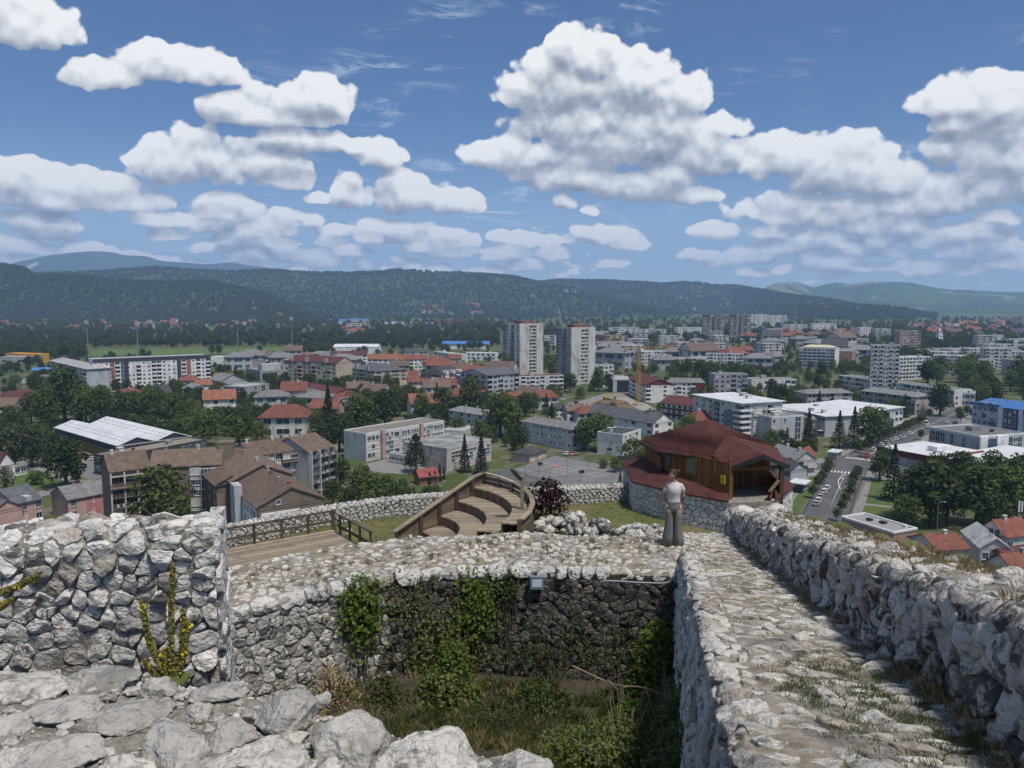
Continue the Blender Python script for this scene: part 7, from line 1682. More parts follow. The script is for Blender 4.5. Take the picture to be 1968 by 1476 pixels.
# --- pit floor, grass bank outside the parapet, courtyard, hill
PITG = mat('pit_soil', (0.075, 0.058, 0.040, 1), (0.030, 0.030, 0.018, 1), 1.6, 0.95, 1.0, 12, dirt=(0.035, 0.05, 0.015, 1), dscale=0.8, damt=0.7)
LAWN = mat('dry_lawn', (0.085, 0.105, 0.030, 1), (0.17, 0.145, 0.065, 1), 0.35, 0.95, 0.8, 9)
SLOPE = mat('hillside_soil', (0.16, 0.135, 0.07, 1), (0.07, 0.085, 0.03, 1), 0.5, 0.95, 0.8, 6)
def pit_z(x, y):
	return Z(-6.75) + 0.42 * np.clip(11.8 - y, 0, 9) - 0.30 * np.clip((y - 10) / 4, 0, 1) - 0.35 * np.clip((x + 3) / 5, 0, 1) + 0.12 * fbm(np.column_stack([x * 1.1, y * 1.1, x * 0]), 4, seed=71)
def sheet(name, x0, x1, y0, y1, nx, ny, zf, m_, keep=None):
	X, Y = np.meshgrid(np.linspace(x0, x1, nx), np.linspace(y0, y1, ny)); X = X.ravel(); Y = Y.ravel()
	V = np.column_stack([X, Y, zf(X, Y)]); i = np.arange(nx * ny).reshape(ny, nx)
	F = np.stack([i[:-1, :-1], i[:-1, 1:], i[1:, 1:], i[1:, :-1]], -1).reshape(-1, 4)
	if keep is not None: F = F[keep(V[F].mean(1))]
	return struct(name, np_mesh(name, V, F, m_))
sheet('pit_ground', -6.5, 3.6, 2.6, 14.9, 110, 120, pit_z, PITG)
def bank_z(x, y):
	e = x - (BX(y) + 0.80)
	return PZ(y) + 0.50 - 0.30 * np.clip(e, -1, 9) - 0.06 * np.clip(e, 0, 9) ** 2 + 0.10 * fbm(np.column_stack([x, y, x * 0]), 4, seed=81)
sheet('grass_bank', 2.6, 13.0, 1.5, 24.0, 90, 150, bank_z, SLOPE, keep=lambda c: c[:, 0] > BX(c[:, 1]) + 0.7)
def hill_z(x, y):
	r_ = np.sqrt((x / 24.0) ** 2 + ((y - 14) / 34.0) ** 2)
	lim = np.interp(x, [-40, -20, -13.5, -8.5, 0, 5, 10, 15, 24], [8, 26, 34.2, 38.6, 41.3, 42.4, 47, 46, 34])
	q = np.maximum(np.clip((r_ - 1.0) / 2.0, 0, 1) ** 0.8, np.clip((y - lim) / 62, 0, 1) ** 0.7)
	return Z(-10.95) - 49.3 * q + 0.05 * fbm(np.column_stack([x * 0.5, y * 0.5, x * 0]), 3, seed=91) + np.clip(q * 3, 0, 1) * 0.8 * fbm(np.column_stack([x * 0.06, y * 0.06, x * 0]), 3, seed=92)
HILLM = mat('fort_hill_ground', (0.085, 0.105, 0.030, 1), (0.15, 0.13, 0.06, 1), 0.30, 0.95, 0.8, 7)
sheet('fort_hill', -76, 76, -75, 104, 150, 180, hill_z, HILLM)
# ------------------------------------------------------------------ things in and around the fortress
WOOD = woodmat('weathered_boards', (0.20, 0.152, 0.105, 1), (0.125, 0.094, 0.066, 1), (0.055, 0.042, 0.032, 1), (1.2, 9, 9)); WOOD_D = woodmat('weathered_posts', (0.120, 0.090, 0.064, 1), (0.070, 0.052, 0.038, 1), (0.03, 0.024, 0.02, 1), (6, 6, 2))
WOOD_T = woodmat('deck_boards', (0.31, 0.26, 0.19, 1), (0.20, 0.165, 0.12, 1), (0.095, 0.078, 0.058, 1), (1.5, 11, 4)); LOGW = woodmat('stained_boards', (0.26, 0.125, 0.048, 1), (0.155, 0.072, 0.028, 1), (0.060, 0.030, 0.015, 1), (10, 10, 1.2), .3)
def boxpart(parent, name, m_, x0, x1, y0, y1, z0, z1): return link(name, MB().box(x0, x1, y0, y1, z0, z1).mesh(name, m_), parent)
def barpart(parent, name, m_, a, b_, w, h=None, org=(0, 0, 0)):
	o_ = np.array(org); return link(name, MB().bar(np.array(a) - o_, np.array(b_) - o_, w, h).mesh(name, m_), parent)
V3 = lambda x, y, z: np.array([x, y, CAMZ + z])
# stage deck
dx = np.array([0.805, 0.594]); dy = np.array([0.594, -0.805]); C0 = np.array([-8.61, 36.0])
def deck():
	t = thing('stage_deck', 'low wooden stage deck of long weathered planks beside the railing', 'deck', (C0[0], C0[1], Z(-10.9)), math.atan2(dx[1], dx[0])); r = random.Random(4)
	for k in range(46):
		y = -k * 0.145; L = -r.uniform(5.6, 5.8)
		boxpart(t, 'plank', WOOD_T, L - r.uniform(0, .03), 0, y - .136, y, .10, .15 + r.uniform(0, .008)); boxpart(t, 'plank', WOOD_T, -11.5, L - .035, y - .136, y, .10, .15 + r.uniform(0, .008))
	for x in (-.1, -4, -8, -11.4): boxpart(t, 'joist', WOOD_D, x - .06, x + .06, -6.6, .0, -.1, .098)
deck()
def railing(name, label, P, n, big=False):
	P = [np.array(p) for p in P]; t = thing(name, label, 'railing', (P[0][0], P[0][1], Z(-10.9))); o = (P[0][0], P[0][1], Z(-10.9)); d = P[1] - P[0]
	for k in range(n):
		p = P[0] + d * k / (n - 1); w = .17 if (k == 0 and big) else .10; barpart(t, 'post', WOOD_D, (p[0], p[1], Z(-11.1)), (p[0], p[1], Z(-9.86 if not (k == 0 and big) else -9.78)), w, w, o)
	u = d / np.linalg.norm(d); a = P[0] - u * .1; b_ = P[1] + u * .1
	barpart(t, 'top_rail', WOOD_D, (a[0], a[1], Z(-9.84)), (b_[0], b_[1], Z(-9.84)), .13, .06, o)
	nrm = np.array([u[1], -u[0]]) * .07; barpart(t, 'middle_rail', WOOD_D, (a[0] + nrm[0], a[1] + nrm[1], Z(-10.35)), (b_[0] + nrm[0], b_[1] + nrm[1], Z(-10.35)), .05, .12, o)
railing('wooden_railing', 'dark wooden railing along the far edge of the stage deck', [C0 + dx * .05, C0 - dx * 8.8], 8, True)
railing('wooden_railing', 'dark wooden railing running down from the deck corner to the seats', [C0 + dy * .9, C0 + dy * 4.1], 4)
# curved wooden seats
def seats():
	c = np.array([-5.3, 33.6]); t = thing('amphitheatre', 'weathered wooden amphitheatre with three curved bench steps and a board wall', 'seating', (c[0], c[1], Z(-11))); r = random.Random(9)
	rad_ = [0.5, 1.70, 2.95, 4.16, 5.30, 6.15]; top = [.03, .48, .96, 1.44, 1.92]; tA, tB = rad(51.5), rad(-24)
	for i in range(5):
		r0, r1, z = rad_[i], rad_[i + 1], top[i]; y = r1 * math.sin(tB)
		while y < r1 * math.sin(tA):
			ym = y + .06; x1 = math.sqrt(max(0, r1 * r1 - ym * ym)) if abs(ym) < r1 else 0; x0 = math.sqrt(r0 * r0 - ym * ym) if abs(ym) < r0 else 0.0
			if ym > 0: x0 = max(x0, ym / math.tan(tA))
			else: x0 = max(x0, -ym / math.tan(-tB))
			if x1 - x0 > .12: boxpart(t, 'plank', WOOD_T, x0, x1 - (.01 if i < 4 else 0), y, y + .112, z - .05, z + r.uniform(0, .008))
			y += .122
		if i:
			n = int(r0 * (tA - tB) / .155)
			for k in range(n):
				a0 = tB + (tA - tB) * k / n; a1 = tB + (tA - tB) * (k + .93) / n; h = z - .052 - r.uniform(0, .01); e = r.uniform(0, .012)
				mb = MB(); P = [((r0 - e) * math.cos(a0), (r0 - e) * math.sin(a0)), ((r0 + .05) * math.cos(a0), (r0 + .05) * math.sin(a0)), ((r0 + .05) * math.cos(a1), (r0 + .05) * math.sin(a1)), ((r0 - e) * math.cos(a1), (r0 - e) * math.sin(a1))]
				mb.prism(P, top[i - 1] - .02, h); link('riser_board', mb.mesh('riser_board', WOOD), t)
	# raked side wall
	ua = np.array([math.cos(tA), math.sin(tA)]); na = np.array([-ua[1], ua[0]]); zt = lambda q: .85 + (q - .2) * .29
	qs = [.15, 1.70, 2.95, 4.16, 5.30, 6.2]
	for a, b_ in zip(qs[:-1], qs[1:]):
		z = 0.0
		while z < zt(b_):
			hb = .185; lo_a = min(z + hb, zt(a)); lo_b = min(z + hb, zt(b_)); e = r.uniform(0, .014)
			if lo_b - z > .03:
				z0a = min(z, max(zt(a) - .01, 0)); p0 = ua * a + na * (.02 + e); p1 = ua * b_ + na * (.02 + e); q0 = p0 + na * .04; q1 = p1 + na * .04
				mb = MB(); mb.add([(*p0, z0a), (*p1, z), (*q1, z), (*q0, z0a), (*p0, lo_a - .008), (*p1, lo_b - .008), (*q1, lo_b - .008), (*q0, lo_a - .008)], [(0, 1, 5, 4), (1, 2, 6, 5), (2, 3, 7, 6), (3, 0, 4, 7), (4, 5, 6, 7), (3, 2, 1, 0)]); link('wall_board', mb.mesh('wall_board', WOOD), t)
			z += hb + .006
	for q in qs: p = ua * (q - .02) - na * .05; barpart(t, 'post', WOOD_D, (*p, -.1), (*p, zt(q) + .03), .15)
	p0, p1 = ua * 0.0, ua * 5.35; barpart(t, 'hand_rail', WOOD_T, (*p0, zt(0) + .05), (*p1, zt(5.35) + .05), .24, .06); p2 = ua * 6.3; barpart(t, 'hand_rail', WOOD_T, (*p1, zt(5.35) + .06), (*p2, zt(5.35) + .16), .24, .06)
	# curved outer wall
	n = 7; zt2 = zt(5.35) + .10
	for k in range(n):
		a0, a1 = tA + (tB - tA) * k / n, tA + (tB - tA) * (k + 1) / n; f = lambda a, q: np.array([q * math.cos(a), q * math.sin(a)]); p0, p1 = f(a0, 6.2), f(a1, 6.2); zk = zt2 - .05 * k
		z = 1.5
		while z < zk - .1: barpart(t, 'wall_board', WOOD, (*p0, z + .09), (*p1, z + .09), .04, .175 - r.uniform(0, .02)); z += .215
		barpart(t, 'hand_rail', WOOD_T, (*(p0 * 1.004), zk + .05), (*(p1 * 1.004), zk), .22, .06); p = f(a1, 6.1); barpart(t, 'post', WOOD_D, (*p, 0), (*p, zk - .02), .13)
		m0, m1 = f(a0, 6.27), f(a1, 6.27); barpart(t, 'outer_skirt', WOOD_D, (*m0, .75), (*m1, .75), .04, 1.5)
	p0, p1 = np.array([5.6 * math.cos(tB), 5.6 * math.sin(tB)]), np.array([2.6 * math.cos(tB), 2.6 * math.sin(tB)])
	l = thing('floodlight_post', 'wooden post carrying a black floodlight at the right end of the seats', 'floodlight', (c[0] + 5.75, c[1] - .1, Z(-11)))
	barpart(l, 'post', WOOD_T, (0, 0, 0), (0, 0, 3.45), .16); mb = MB(); mb.bar((-.10, -.05, 3.3), (-.45, -.2, 3.75), .34, .12); link('lamp_head', mb.mesh('lamp_head', DARKMETAL), l); barpart(l, 'bracket', DARKMETAL, (0, 0, 3.3), (-.2, -.1, 3.42), .05)
seats()
# low perimeter wall
def low_wall():
	P = [np.array([x, y, Z(-11.15)]) for x, y in [(-21, 27.6), (-13.2, 33.75), (-8.9, 37.5), (-5, 39.6), (0.7, 41.0), (6.9, 42.3)]]; base = polyline(smooth_line(P, 8)); L = base.length
	def N(s): a = base(np.asarray(s) - .4); b_ = base(np.asarray(s) + .4); d = b_ - a; n = np.column_stack([d[:, 1], -d[:, 0]]); return n / np.linalg.norm(n, axis=1)[:, None]
	f = profile_map(base, N, [(0, 0), (0, 1.05), (-.5, 1.1), (-.55, .3)])
	t = thing('stone_wall', 'low whitish stone wall along the far edge of the fort courtyard', 'wall', (-5, 39.6, Z(-11.1))); o = np.array(t.location); r = random.Random(15)
	cells = voronoi(course_seeds(L, 1.62, .30, .165, r), 0, L, 0, 1.62); lay_stones(t, cells, f, LIME_FAR, r, gap=.025, thick=.06, n=10, amp=.3, origin=o)
	vs, fs = grid_sheet(f, 0, L, 0, f.length, 120, 24, -.01, .02, 4); link('mortar', np_mesh('mortar', vs - o, fs, MORTAR), t)
low_wall()
RP = random.Random(33)
for i in range(150):
	x = RP.uniform(.6, 7.2); w = math.exp(-((x - 2.9) / 1.9) ** 2) * .75 + .22; y = 35.6 + RP.gauss(0, .55); lay = RP.random(); k = RP.uniform(.12, .26) if lay < .85 else RP.uniform(.22, .34)
	z = Z(-10.93) + lay * w * max(0.1, 1 - abs(y - 35.6) / 1.3) + k * .3
	V, F = rock_verts(RP, 2 if k < .3 else 3, 8, .15); tag(link('rock', np_mesh('rock', V * np.array([k, k * RP.uniform(.7, 1), k * RP.uniform(.6, .95)]), F, LIME_P, False), None, (x, y, z), RP.uniform(0, 6)), 'loose grey rock in the rubble heap beside the curved seats', 'rock', 'rocks of the rubble heap', 'thing')
# wooden hut on a stone base
def hut():
	t = thing('hut', 'octagonal wooden hut with a dark red shingle roof on a stone base', 'hut', (10.75, 41.0, Z(-11))); o = np.array(t.location); r = random.Random(6)
	SH = mat('red_shingles', (0.092, 0.030, 0.026, 1), (0.055, 0.019, 0.018, 1), 1.6, .92, .8, 14, rnd=.06, dirt=(0.05, 0.03, 0.026, 1), dscale=1.2, damt=.5)
	Q = [(6.7, 45.2), (6.5, 40.2), (8.0, 38.2), (10.35, 36.05), (12.6, 36.3), (14.6, 39.3), (14.5, 45)]
	mb = MB(); mb.prism([(q[0] - o[0], q[1] - o[1]) for q in Q[::1]], -.6, 1.55); link('base_core', mb.mesh('base_core', MORTAR), t)
	HS = stonemat('hut_stone', (0.60, 0.59, 0.57, 1), (0.44, 0.435, 0.42, 1), (0.20, 0.195, 0.19, 1), .8, .16, .15, .6)
	for a, b_ in zip(Q[:-1], Q[1:]):
		a = np.array([*a, Z(-11.3)]); b_ = np.array([*b_, Z(-11.3)]); d = (b_ - a)[:2]; L = np.linalg.norm(d); d = d / L
		if a[0] > 10 and b_[0] < 13: continue
		f = profile_map(polyline([a, b_]), const_n(d[1], -d[0]), [(.01, 0), (0.0, 1.93)]); cells = voronoi(course_seeds(L, 1.93, .36, .25, r, jit=.2), 0, L, 0, 1.93)
		lay_stones(t, cells, f, HS, r, gap=.016, thick=.05, n=16, amp=.2, origin=o, tilt=.12, chaikin=.93)
	I = [(7.75, 44.2), (7.75, 42.5), (8.05, 40.35), (10.58, 36.60)]
	def quadroof(name, lo, hi, zl, zh, th=.07):
		for a, b_, c, d, zc, zd in zip(lo[:-1], lo[1:], hi[1:], hi[:-1], zh[1:], zh[:-1]):
			v = [(p[0] - o[0], p[1] - o[1], z + e) for e in (0, th) for p, z in ((a, zl), (b_, zl), (c, zc), (d, zd))]; v = [(x, y, z + 11) for x, y, z in v]
			mb = MB(); mb.add(v, [(3, 2, 1, 0), (4, 5, 6, 7), (0, 1, 5, 4), (1, 2, 6, 5), (2, 3, 7, 6), (3, 0, 4, 7)]); link(name, mb.mesh(name, SH), t)
	ex = lambda p, q=.0: p
	quadroof('lower_roof', [(6.55, 45.2), (6.36, 40.15), (7.92, 38.05), (10.34, 35.95)], I, -9.42, (-8.8, -8.8, -8.8, -9.22))
	quadroof('lower_roof', [(12.65, 36.15), (14.75, 39.25), (14.6, 45)], [(13.05, 37.6), (13.6, 39.6), (13.7, 45)], -9.42, (-8.85, -8.85, -8.85))
	# plank walls
	def boards(a, b_, z0, z1, w=.145):
		a, b_ = np.array(a), np.array(b_); L = np.linalg.norm(b_ - a); n = int(L / w)
		for k in range(n):
			p, q = a + (b_ - a) * k / n, a + (b_ - a) * (k + .95) / n; e = r.uniform(0, .015); nn = np.array([(b_ - a)[1], -(b_ - a)[0]]) / L * e
			zz = z1(k / n) if callable(z1) else z1
			barpart(t, 'board', LOGW, (p[0] + nn[0], p[1] + nn[1], Z((z0 + zz) / 2)), (q[0] + nn[0], q[1] + nn[1], Z((z0 + zz) / 2)), .04, zz - z0, o)
	for a, b_ in zip(I[:-1], I[1:]): boards(a, b_, -9.5, -7.62)
	boards((10.58, 36.60), (11.3, 39.2), -10.4, -7.5); boards((11.3, 39.2), (13.4, 39.4), -10.4, -7.3); boards((13.4, 39.4), (13.75, 44), -9.4, -7.6)
	boards((13.25, 37.2), (13.4, 39.4), -10.4, -8.75); barpart(t, 'post', WOOD_D, V3(13.25, 37.15, -10.6), V3(13.25, 37.15, -7.85), .2, .2, o); barpart(t, 'post', LOGW, V3(10.66, 36.82, -10.2), V3(10.66, 36.82, -7.85), .2, .2, o)
	boards((12.45, 36.35), (12.95, 37.3), -10.4, -8.9); barpart(t, 'gate_rail', WOOD, V3(12.4, 36.3, -8.98), V3(13.2, 37.2, -8.55), .16, .06, o)
	# main roof
	E = [(7.2, 43), (7.75, 39.95), (10.12, 37.75), (14.25, 40.8), (13.6, 44.6), (10.2, 45.6)]; ap = np.array([10.75, 41.7, Z(-6.33)])
	for i in range(6):
		a, b_ = E[i], E[(i + 1) % 6]; v = []
		for e in (0, .10): v += [(a[0] - o[0], a[1] - o[1], 3.22 + e), (b_[0] - o[0], b_[1] - o[1], 3.22 + e), (ap[0] - o[0], ap[1] - o[1], ap[2] - o[2] + e)]
		mb = MB(); mb.add(v, [(2, 1, 0), (3, 4, 5), (0, 1, 4, 3), (1, 2, 5, 4), (2, 0, 3, 5)]); link('roof_slope', mb.mesh('roof_slope', SH), t)
		barpart(t, 'gutter', DARKMETAL, (a[0], a[1], Z(-7.75)), (b_[0], b_[1], Z(-7.75)), .11, .11, o)
		# shingle courses stand slightly proud
		mb = MB()
		for k in range(1, 22):
			q = k / 22; p0 = np.array([a[0], a[1], Z(-7.66)]) * (1 - q) + ap * q + np.array([0, 0, .11 * (1 - q)]); p1 = np.array([b_[0], b_[1], Z(-7.66)]) * (1 - q) + ap * q + np.array([0, 0, .11 * (1 - q)]); mb.bar(p0 - o, p1 - o, .05, .03)
		sc_ = link('shingle_course', mb.mesh('shingle_course', SH), t); sc_['kind'] = 'stuff'
	# porch gable
	rg0, rg1 = V3(11.3, 39.9, -6.95), V3(12.08, 36.45, -7.30); lf, rt = V3(10.62, 36.75, -7.98), V3(13.62, 37.25, -7.98); lb, rb = V3(10.0, 37.9, -7.66), V3(14.1, 40.6, -7.72)
	for q, p in ((lb, lf), (rb, rt)):
		v = [x - o + np.array([0, 0, e]) for e in (.02, .13) for x in (q, p, rg1, rg0)]; mb = MB(); mb.add(v, [(3, 2, 1, 0), (4, 5, 6, 7), (0, 1, 5, 4), (1, 2, 6, 5), (2, 3, 7, 6), (3, 0, 4, 7)]); link('porch_roof', mb.mesh('porch_roof', SH), t)
		barpart(t, 'bargeboard', DARKMETAL, p + np.array([0, -.06, .02]), rg1 + np.array([0, -.06, .02]), .08, .2, o)
	barpart(t, 'porch_beam', LOGW, lf + np.array([.2, .15, -.0]), rt + np.array([-.2, .1, -.0]), .14, .16, o)
	mb = MB(); mb.tube([p - o for p in (V3(7.7, 40.2, -7.85), V3(7.95, 40.2, -8.05), V3(7.95, 40.2, -8.95), V3(7.7, 40.1, -9.05))], .06, 8); link('downpipe', mb.mesh('downpipe', DARKMETAL), t)
	a, b_ = np.array(I[2]), np.array(I[3]); u = (b_ - a) / np.linalg.norm(b_ - a); n = np.array([u[1], -u[0]])
	def panel(name, q0, q1, z0, z1, m_, e=.05, th=.05):
		p = a + u * (q0 + q1) / 2 + n * e; return barpart(t, name, m_, (*(p - u * (q1 - q0) / 2), Z((z0 + z1) / 2)), (*(p + u * (q1 - q0) / 2), Z((z0 + z1) / 2)), th, z1 - z0, o)
	w_ = panel('window', 1.75, 2.33, -8.62, -7.78, mat('green_shutter', (0.17, 0.19, 0.12, 1), (0.14, 0.155, 0.10, 1), 3, .8)); panel('window_frame', 1.70, 2.38, -8.68, -8.62, LOGW, .07); panel('window_frame', 1.69, 1.75, -8.62, -7.75, LOGW, .07); panel('window_frame', 2.33, 2.39, -8.62, -7.75, LOGW, .07)
	panel('window', .25, .55, -8.45, -7.8, GLASS2); panel('window_frame', .19, .61, -8.51, -8.45, LOGW, .07); panel('window_frame', .19, .25, -8.45, -7.75, LOGW, .07); panel('window_frame', .55, .61, -8.45, -7.75, LOGW, .07)
	panel('door', 3.45, 4.15, -9.6, -8.45, LOGW, .06); barpart(t, 'door_brace', WOOD_D, (*(a + u * 3.4 + n * .1), Z(-8.42)), (*(a + u * 4.2 + n * .1), Z(-8.42)), .06, .07, o)
	s = thing('sign', 'small yellow notice with dark lines of writing on the hut corner', 'sign', (*(a + u * 4.18 + n * .12), Z(-8.50)), math.atan2(u[1], u[0])); YEL = mat('yellow_sign', (0.75, 0.62, 0.03, 1), (0.68, 0.56, 0.03, 1), 2, .5)
	boxpart(s, 'board', YEL, -.14, .14, -.015, .015, -.2, .2)
	for k, w in enumerate((.20, .17, .21, .15, .19)):
		x = -.11
		while x < -.11 + w: L = r.uniform(.012, .035); boxpart(s, 'lettering', DARKIN, x, min(x + L, .12), -.021, -.0152, .13 - k * .07, .16 - k * .07); x += L + .008
hut()
# ------------------------------------------------------------------ the woman
def woman():
	t = thing('person', 'woman in a pale grey T-shirt and wide grey trousers with hands behind her back', 'person', (3.37, 15.68, Z(-5.09)), rad(-8)); H = 1.0
	SKIN = mat('skin', (0.46, 0.27, 0.20, 1), (0.42, 0.24, 0.175, 1), 6, .55); SHIRT = mat('grey_jersey', (0.56, 0.53, 0.53, 1), (0.50, 0.475, 0.48, 1), 5, .85, .3, 30); TROUS = mat('grey_trousers', (0.185, 0.178, 0.160, 1), (0.145, 0.139, 0.126, 1), 4, .9, .3, 40); HAIR = mat('brown_hair', (0.065, 0.030, 0.022, 1), (0.030, 0.014, 0.010, 1), 30, .6, .6, 60); BLACK = mat('black_cloth', (0.022, 0.022, 0.024, 1), (0.015, 0.015, 0.016, 1), 5, .8)
	n = 20
	def ring(cx, cy, cz, rx, ry, tilt=0.0, fold=0.0, ph=0): return [(cx + rx * math.cos(a) * (1 + fold * math.cos(a * 7 + ph)), cy + ry * math.sin(a) * (1 + fold * math.cos(a * 5 + ph)), cz + tilt * math.sin(a)) for a in [2 * math.pi * i / n for i in range(n)]]
	b = MB()
	b.loft([ring(0, 0, .92, .165, .115), ring(0, 0, 1.05, .125, .095), ring(0, -.005, 1.2, .145, .105), ring(0, 0, 1.32, .165, .105), ring(0, .005, 1.385, .135, .085), ring(0, .005, 1.41, .07, .06), ring(-.004, -.01, 1.45, .052, .052), ring(-.012, -.02, 1.49, .05, .055)])
	# head turned to her right and lowered a little
	hd = rad(-62); ch, sh = math.cos(hd), math.sin(hd); hx, hy, hz = -.022, -.03, 1.585
	V, F = ico(3); P = V * np.array([.074, .094, .115]); P[:, 1] -= .012 * (P[:, 2] < -.02); jaw = np.clip(-(P[:, 2] + .02) / .09, 0, 1); P[:, 0] *= 1 - .32 * jaw; P[:, 1] = np.where(P[:, 1] > 0, P[:, 1] * (1 - .35 * jaw), P[:, 1])
	nose = np.exp(-((P[:, 0] / .012) ** 2 + ((P[:, 2] + .012) / .022) ** 2)) * (P[:, 1] < -.05); P[:, 1] -= .022 * nose; brow = np.exp(-(((np.abs(P[:, 0]) - .03) / .016) ** 2 + ((P[:, 2] - .018) / .012) ** 2)) * (P[:, 1] < -.04); P[:, 1] += .008 * brow; lip = np.exp(-((P[:, 0] / .022) ** 2 + ((P[:, 2] + .055) / .010) ** 2)) * (P[:, 1] < -.04); P[:, 1] -= .006 * lip
	rot = lambda Q: np.column_stack([hx + Q[:, 0] * ch - Q[:, 1] * sh * -1 * -1, hy + Q[:, 0] * sh + Q[:, 1] * ch, hz + Q[:, 2] - .12 * (Q[:, 1] * 0)])
	b.add(rot(P), F.tolist())
	arms = []
	for s in (-1, 1):
		A = [(s * .135, 0, 1.365), (s * .168, .012, 1.28), (s * .196, .03, 1.13), (s * .205, .065, 1.06), (s * .135, .135, .985), (s * .10, .165, .95), (s * .075, .172, .94)]; R_ = [.043, .042, .038, .039, .034, .027, .025]; b.tube(A, R_, 10); arms.append((A, R_))
		w = np.array(A[-1]); b.tube([w, w + np.array([-s * .03, .012, -.012]), w + np.array([-s * .06, .012, -.02])], [.026, .034, .028], 8)
		for i, (L, dz) in enumerate(((.055, .012), (.066, .002), (.062, -.012), (.05, -.026))): q = w + np.array([-s * .06, .012, dz - .012]); b.tube([q, q + np.array([-s * L * .5, -.006, -.008]), q + np.array([-s * L * .8, -.024, -.014])], [.009, .0085, .007], 6)
		q = w + np.array([-s * .03, .0, .02]); b.tube([q, q + np.array([-s * .03, .012, .026]), q + np.array([-s * .055, .012, .03])], [.011, .010, .008], 6)
		b.tube([(s * .085, 0, .95), (s * .09, -.01, .5), (s * .085, .01, .10), (s * .085, -.005, .05)], [.085, .055, .036, .04], 10); b.tube([(s * .085, .03, .045), (s * .088, -.06, .04), (s * .092, -.14, .03)], [.036, .036, .028], 8)
	link('body', b.mesh('body', SKIN, True), t)
	m = MB(); m.loft([ring(0, -.008, 1.00, .136, .112, .012), ring(0, -.008, 1.04, .130, .108, .006, .02), ring(0, -.008, 1.10, .122, .102, 0, .02, 1), ring(0, -.016, 1.19, .134, .116), ring(0, -.022, 1.255, .146, .126), ring(0, -.010, 1.32, .152, .112), ring(0, .0, 1.37, .140, .092), ring(0, .004, 1.405, .105, .078), ring(0, .002, 1.425, .074, .068)], True)
	for (A, R_) in arms: m.tube([(A[0][0] * .55, A[0][1], A[0][2] - .012), (A[0][0] * .95, A[0][1], A[0][2] - .012), A[1], tuple(np.array(A[1]) * .45 + np.array(A[2]) * .55)], [.050, .056, .056, .054], 12)
	link('shirt', m.mesh('shirt', SHIRT, True), t)
	m = MB(); m.loft([ring(0, 0, .80, .168, .125), ring(0, 0, .90, .160, .122), ring(0, -.004, .985, .140, .114), ring(0, -.006, 1.025, .130, .108)])
	for s in (-1, 1): m.loft([ring(s * .112, -.02, .03, .122, .145, .02, .10, s), ring(s * .098, -.012, .30, .106, .125, 0, .09, s + .4), ring(s * .082, -.005, .55, .088, .115, 0, .06, s + .8), ring(s * .080, 0, .75, .090, .120, 0, .025), ring(s * .08, 0, .86, .085, .115)])
	link('trousers', m.mesh('trousers', TROUS, True), t)
	for s in (-1, 1):
		m = MB(); m.loft([[(s * .09 + x * .9, -.055 + y, z) for x, y, z in ring(0, 0, q, rx, ry)] for q, rx, ry in ((.004, .05, .128), (.035, .052, .130))]); sh_ = link('shoe', m.mesh('shoe', FRAME, True), t); m = MB(); m.loft([[(s * .09 + x * .9, -.05 + y, z) for x, y, z in ring(0, 0, q, rx, ry)] for q, rx, ry in ((.036, .050, .126), (.07, .044, .105), (.10, .036, .06))]); link('shoe_upper', m.mesh('shoe_upper', BLACK, True), sh_)
	V, F = ico(3); Q = V * np.array([.083, .103, .122]); k = (Q[:, 1] > -.045 + .045 * (Q[:, 2] < .0) ) | (Q[:, 2] > .045); keep = [f for f in F.tolist() if all(k[i] for i in f)]; Q = Q + np.column_stack([fbm(V * 9 + i, 2, seed=i) for i in range(3)]) * .006; m = MB(); m.add(rot(Q), keep)
	V2, F2 = ico(2); m.add(rot(V2 * np.array([.058, .05, .055]) + np.array([0, .112, .052])), F2.tolist()); link('hair', m.mesh('hair', HAIR, True), t)
	m = MB()
	for s in (-1, 1):
		c_ = np.array([[s * .032, -.098, .018]]); pts = [rot(c_ + np.array([[.023 * math.cos(a), .004 * abs(math.cos(a)), .018 * math.sin(a)]]))[0] for a in np.linspace(0, 6.28, 13)]; m.tube(pts, .0028, 5, False); m.tube([rot(np.array([[s * .055, -.09, .022]]))[0], rot(np.array([[s * .078, -.0, .022]]))[0]], .0028, 5)
	link('glasses', m.mesh('glasses', DARKIN, True), t)
woman()
# ------------------------------------------------------------------ plants and small things on the walls
def ring_at(u, v):
	"""nearest point of the ring wall face to a pixel, as (s, t)"""
	s = np.linspace(0, ring_base.length, 160); best = None; cp, sp = math.cos(PITCH), math.sin(PITCH)
	for t_ in np.linspace(.2, RING_H, 40):
		X = ring_f(s, np.full(160, t_), np.zeros(160)); fw = X[:, 1] * cp - (X[:, 2] - CAMZ) * sp; upc = X[:, 1] * sp + (X[:, 2] - CAMZ) * cp; e = (984 + FPX * X[:, 0] / fw - u) ** 2 + (738 - FPX * upc / fw - v) ** 2; i = e.argmin()
		if best is None or e[i] < best[0]: best = (e[i], s[i], t_)
	return best[1], best[2]
GV = np.random.RandomState(12); VR = random.Random(12)
VINE = leafmat('vine_leaf', (0.070, 0.115, 0.016, 1), (0.145, 0.20, 0.036, 1), .15, .3, 3); WEED = leafmat('weed_leaf', (0.075, 0.105, 0.025, 1), (0.16, 0.19, 0.06, 1), .15, .3, 3); WEED_D = leafmat('weed_leaf_dark', (0.036, 0.060, 0.015, 1), (0.080, 0.112, 0.030, 1), .15, .3, 3)
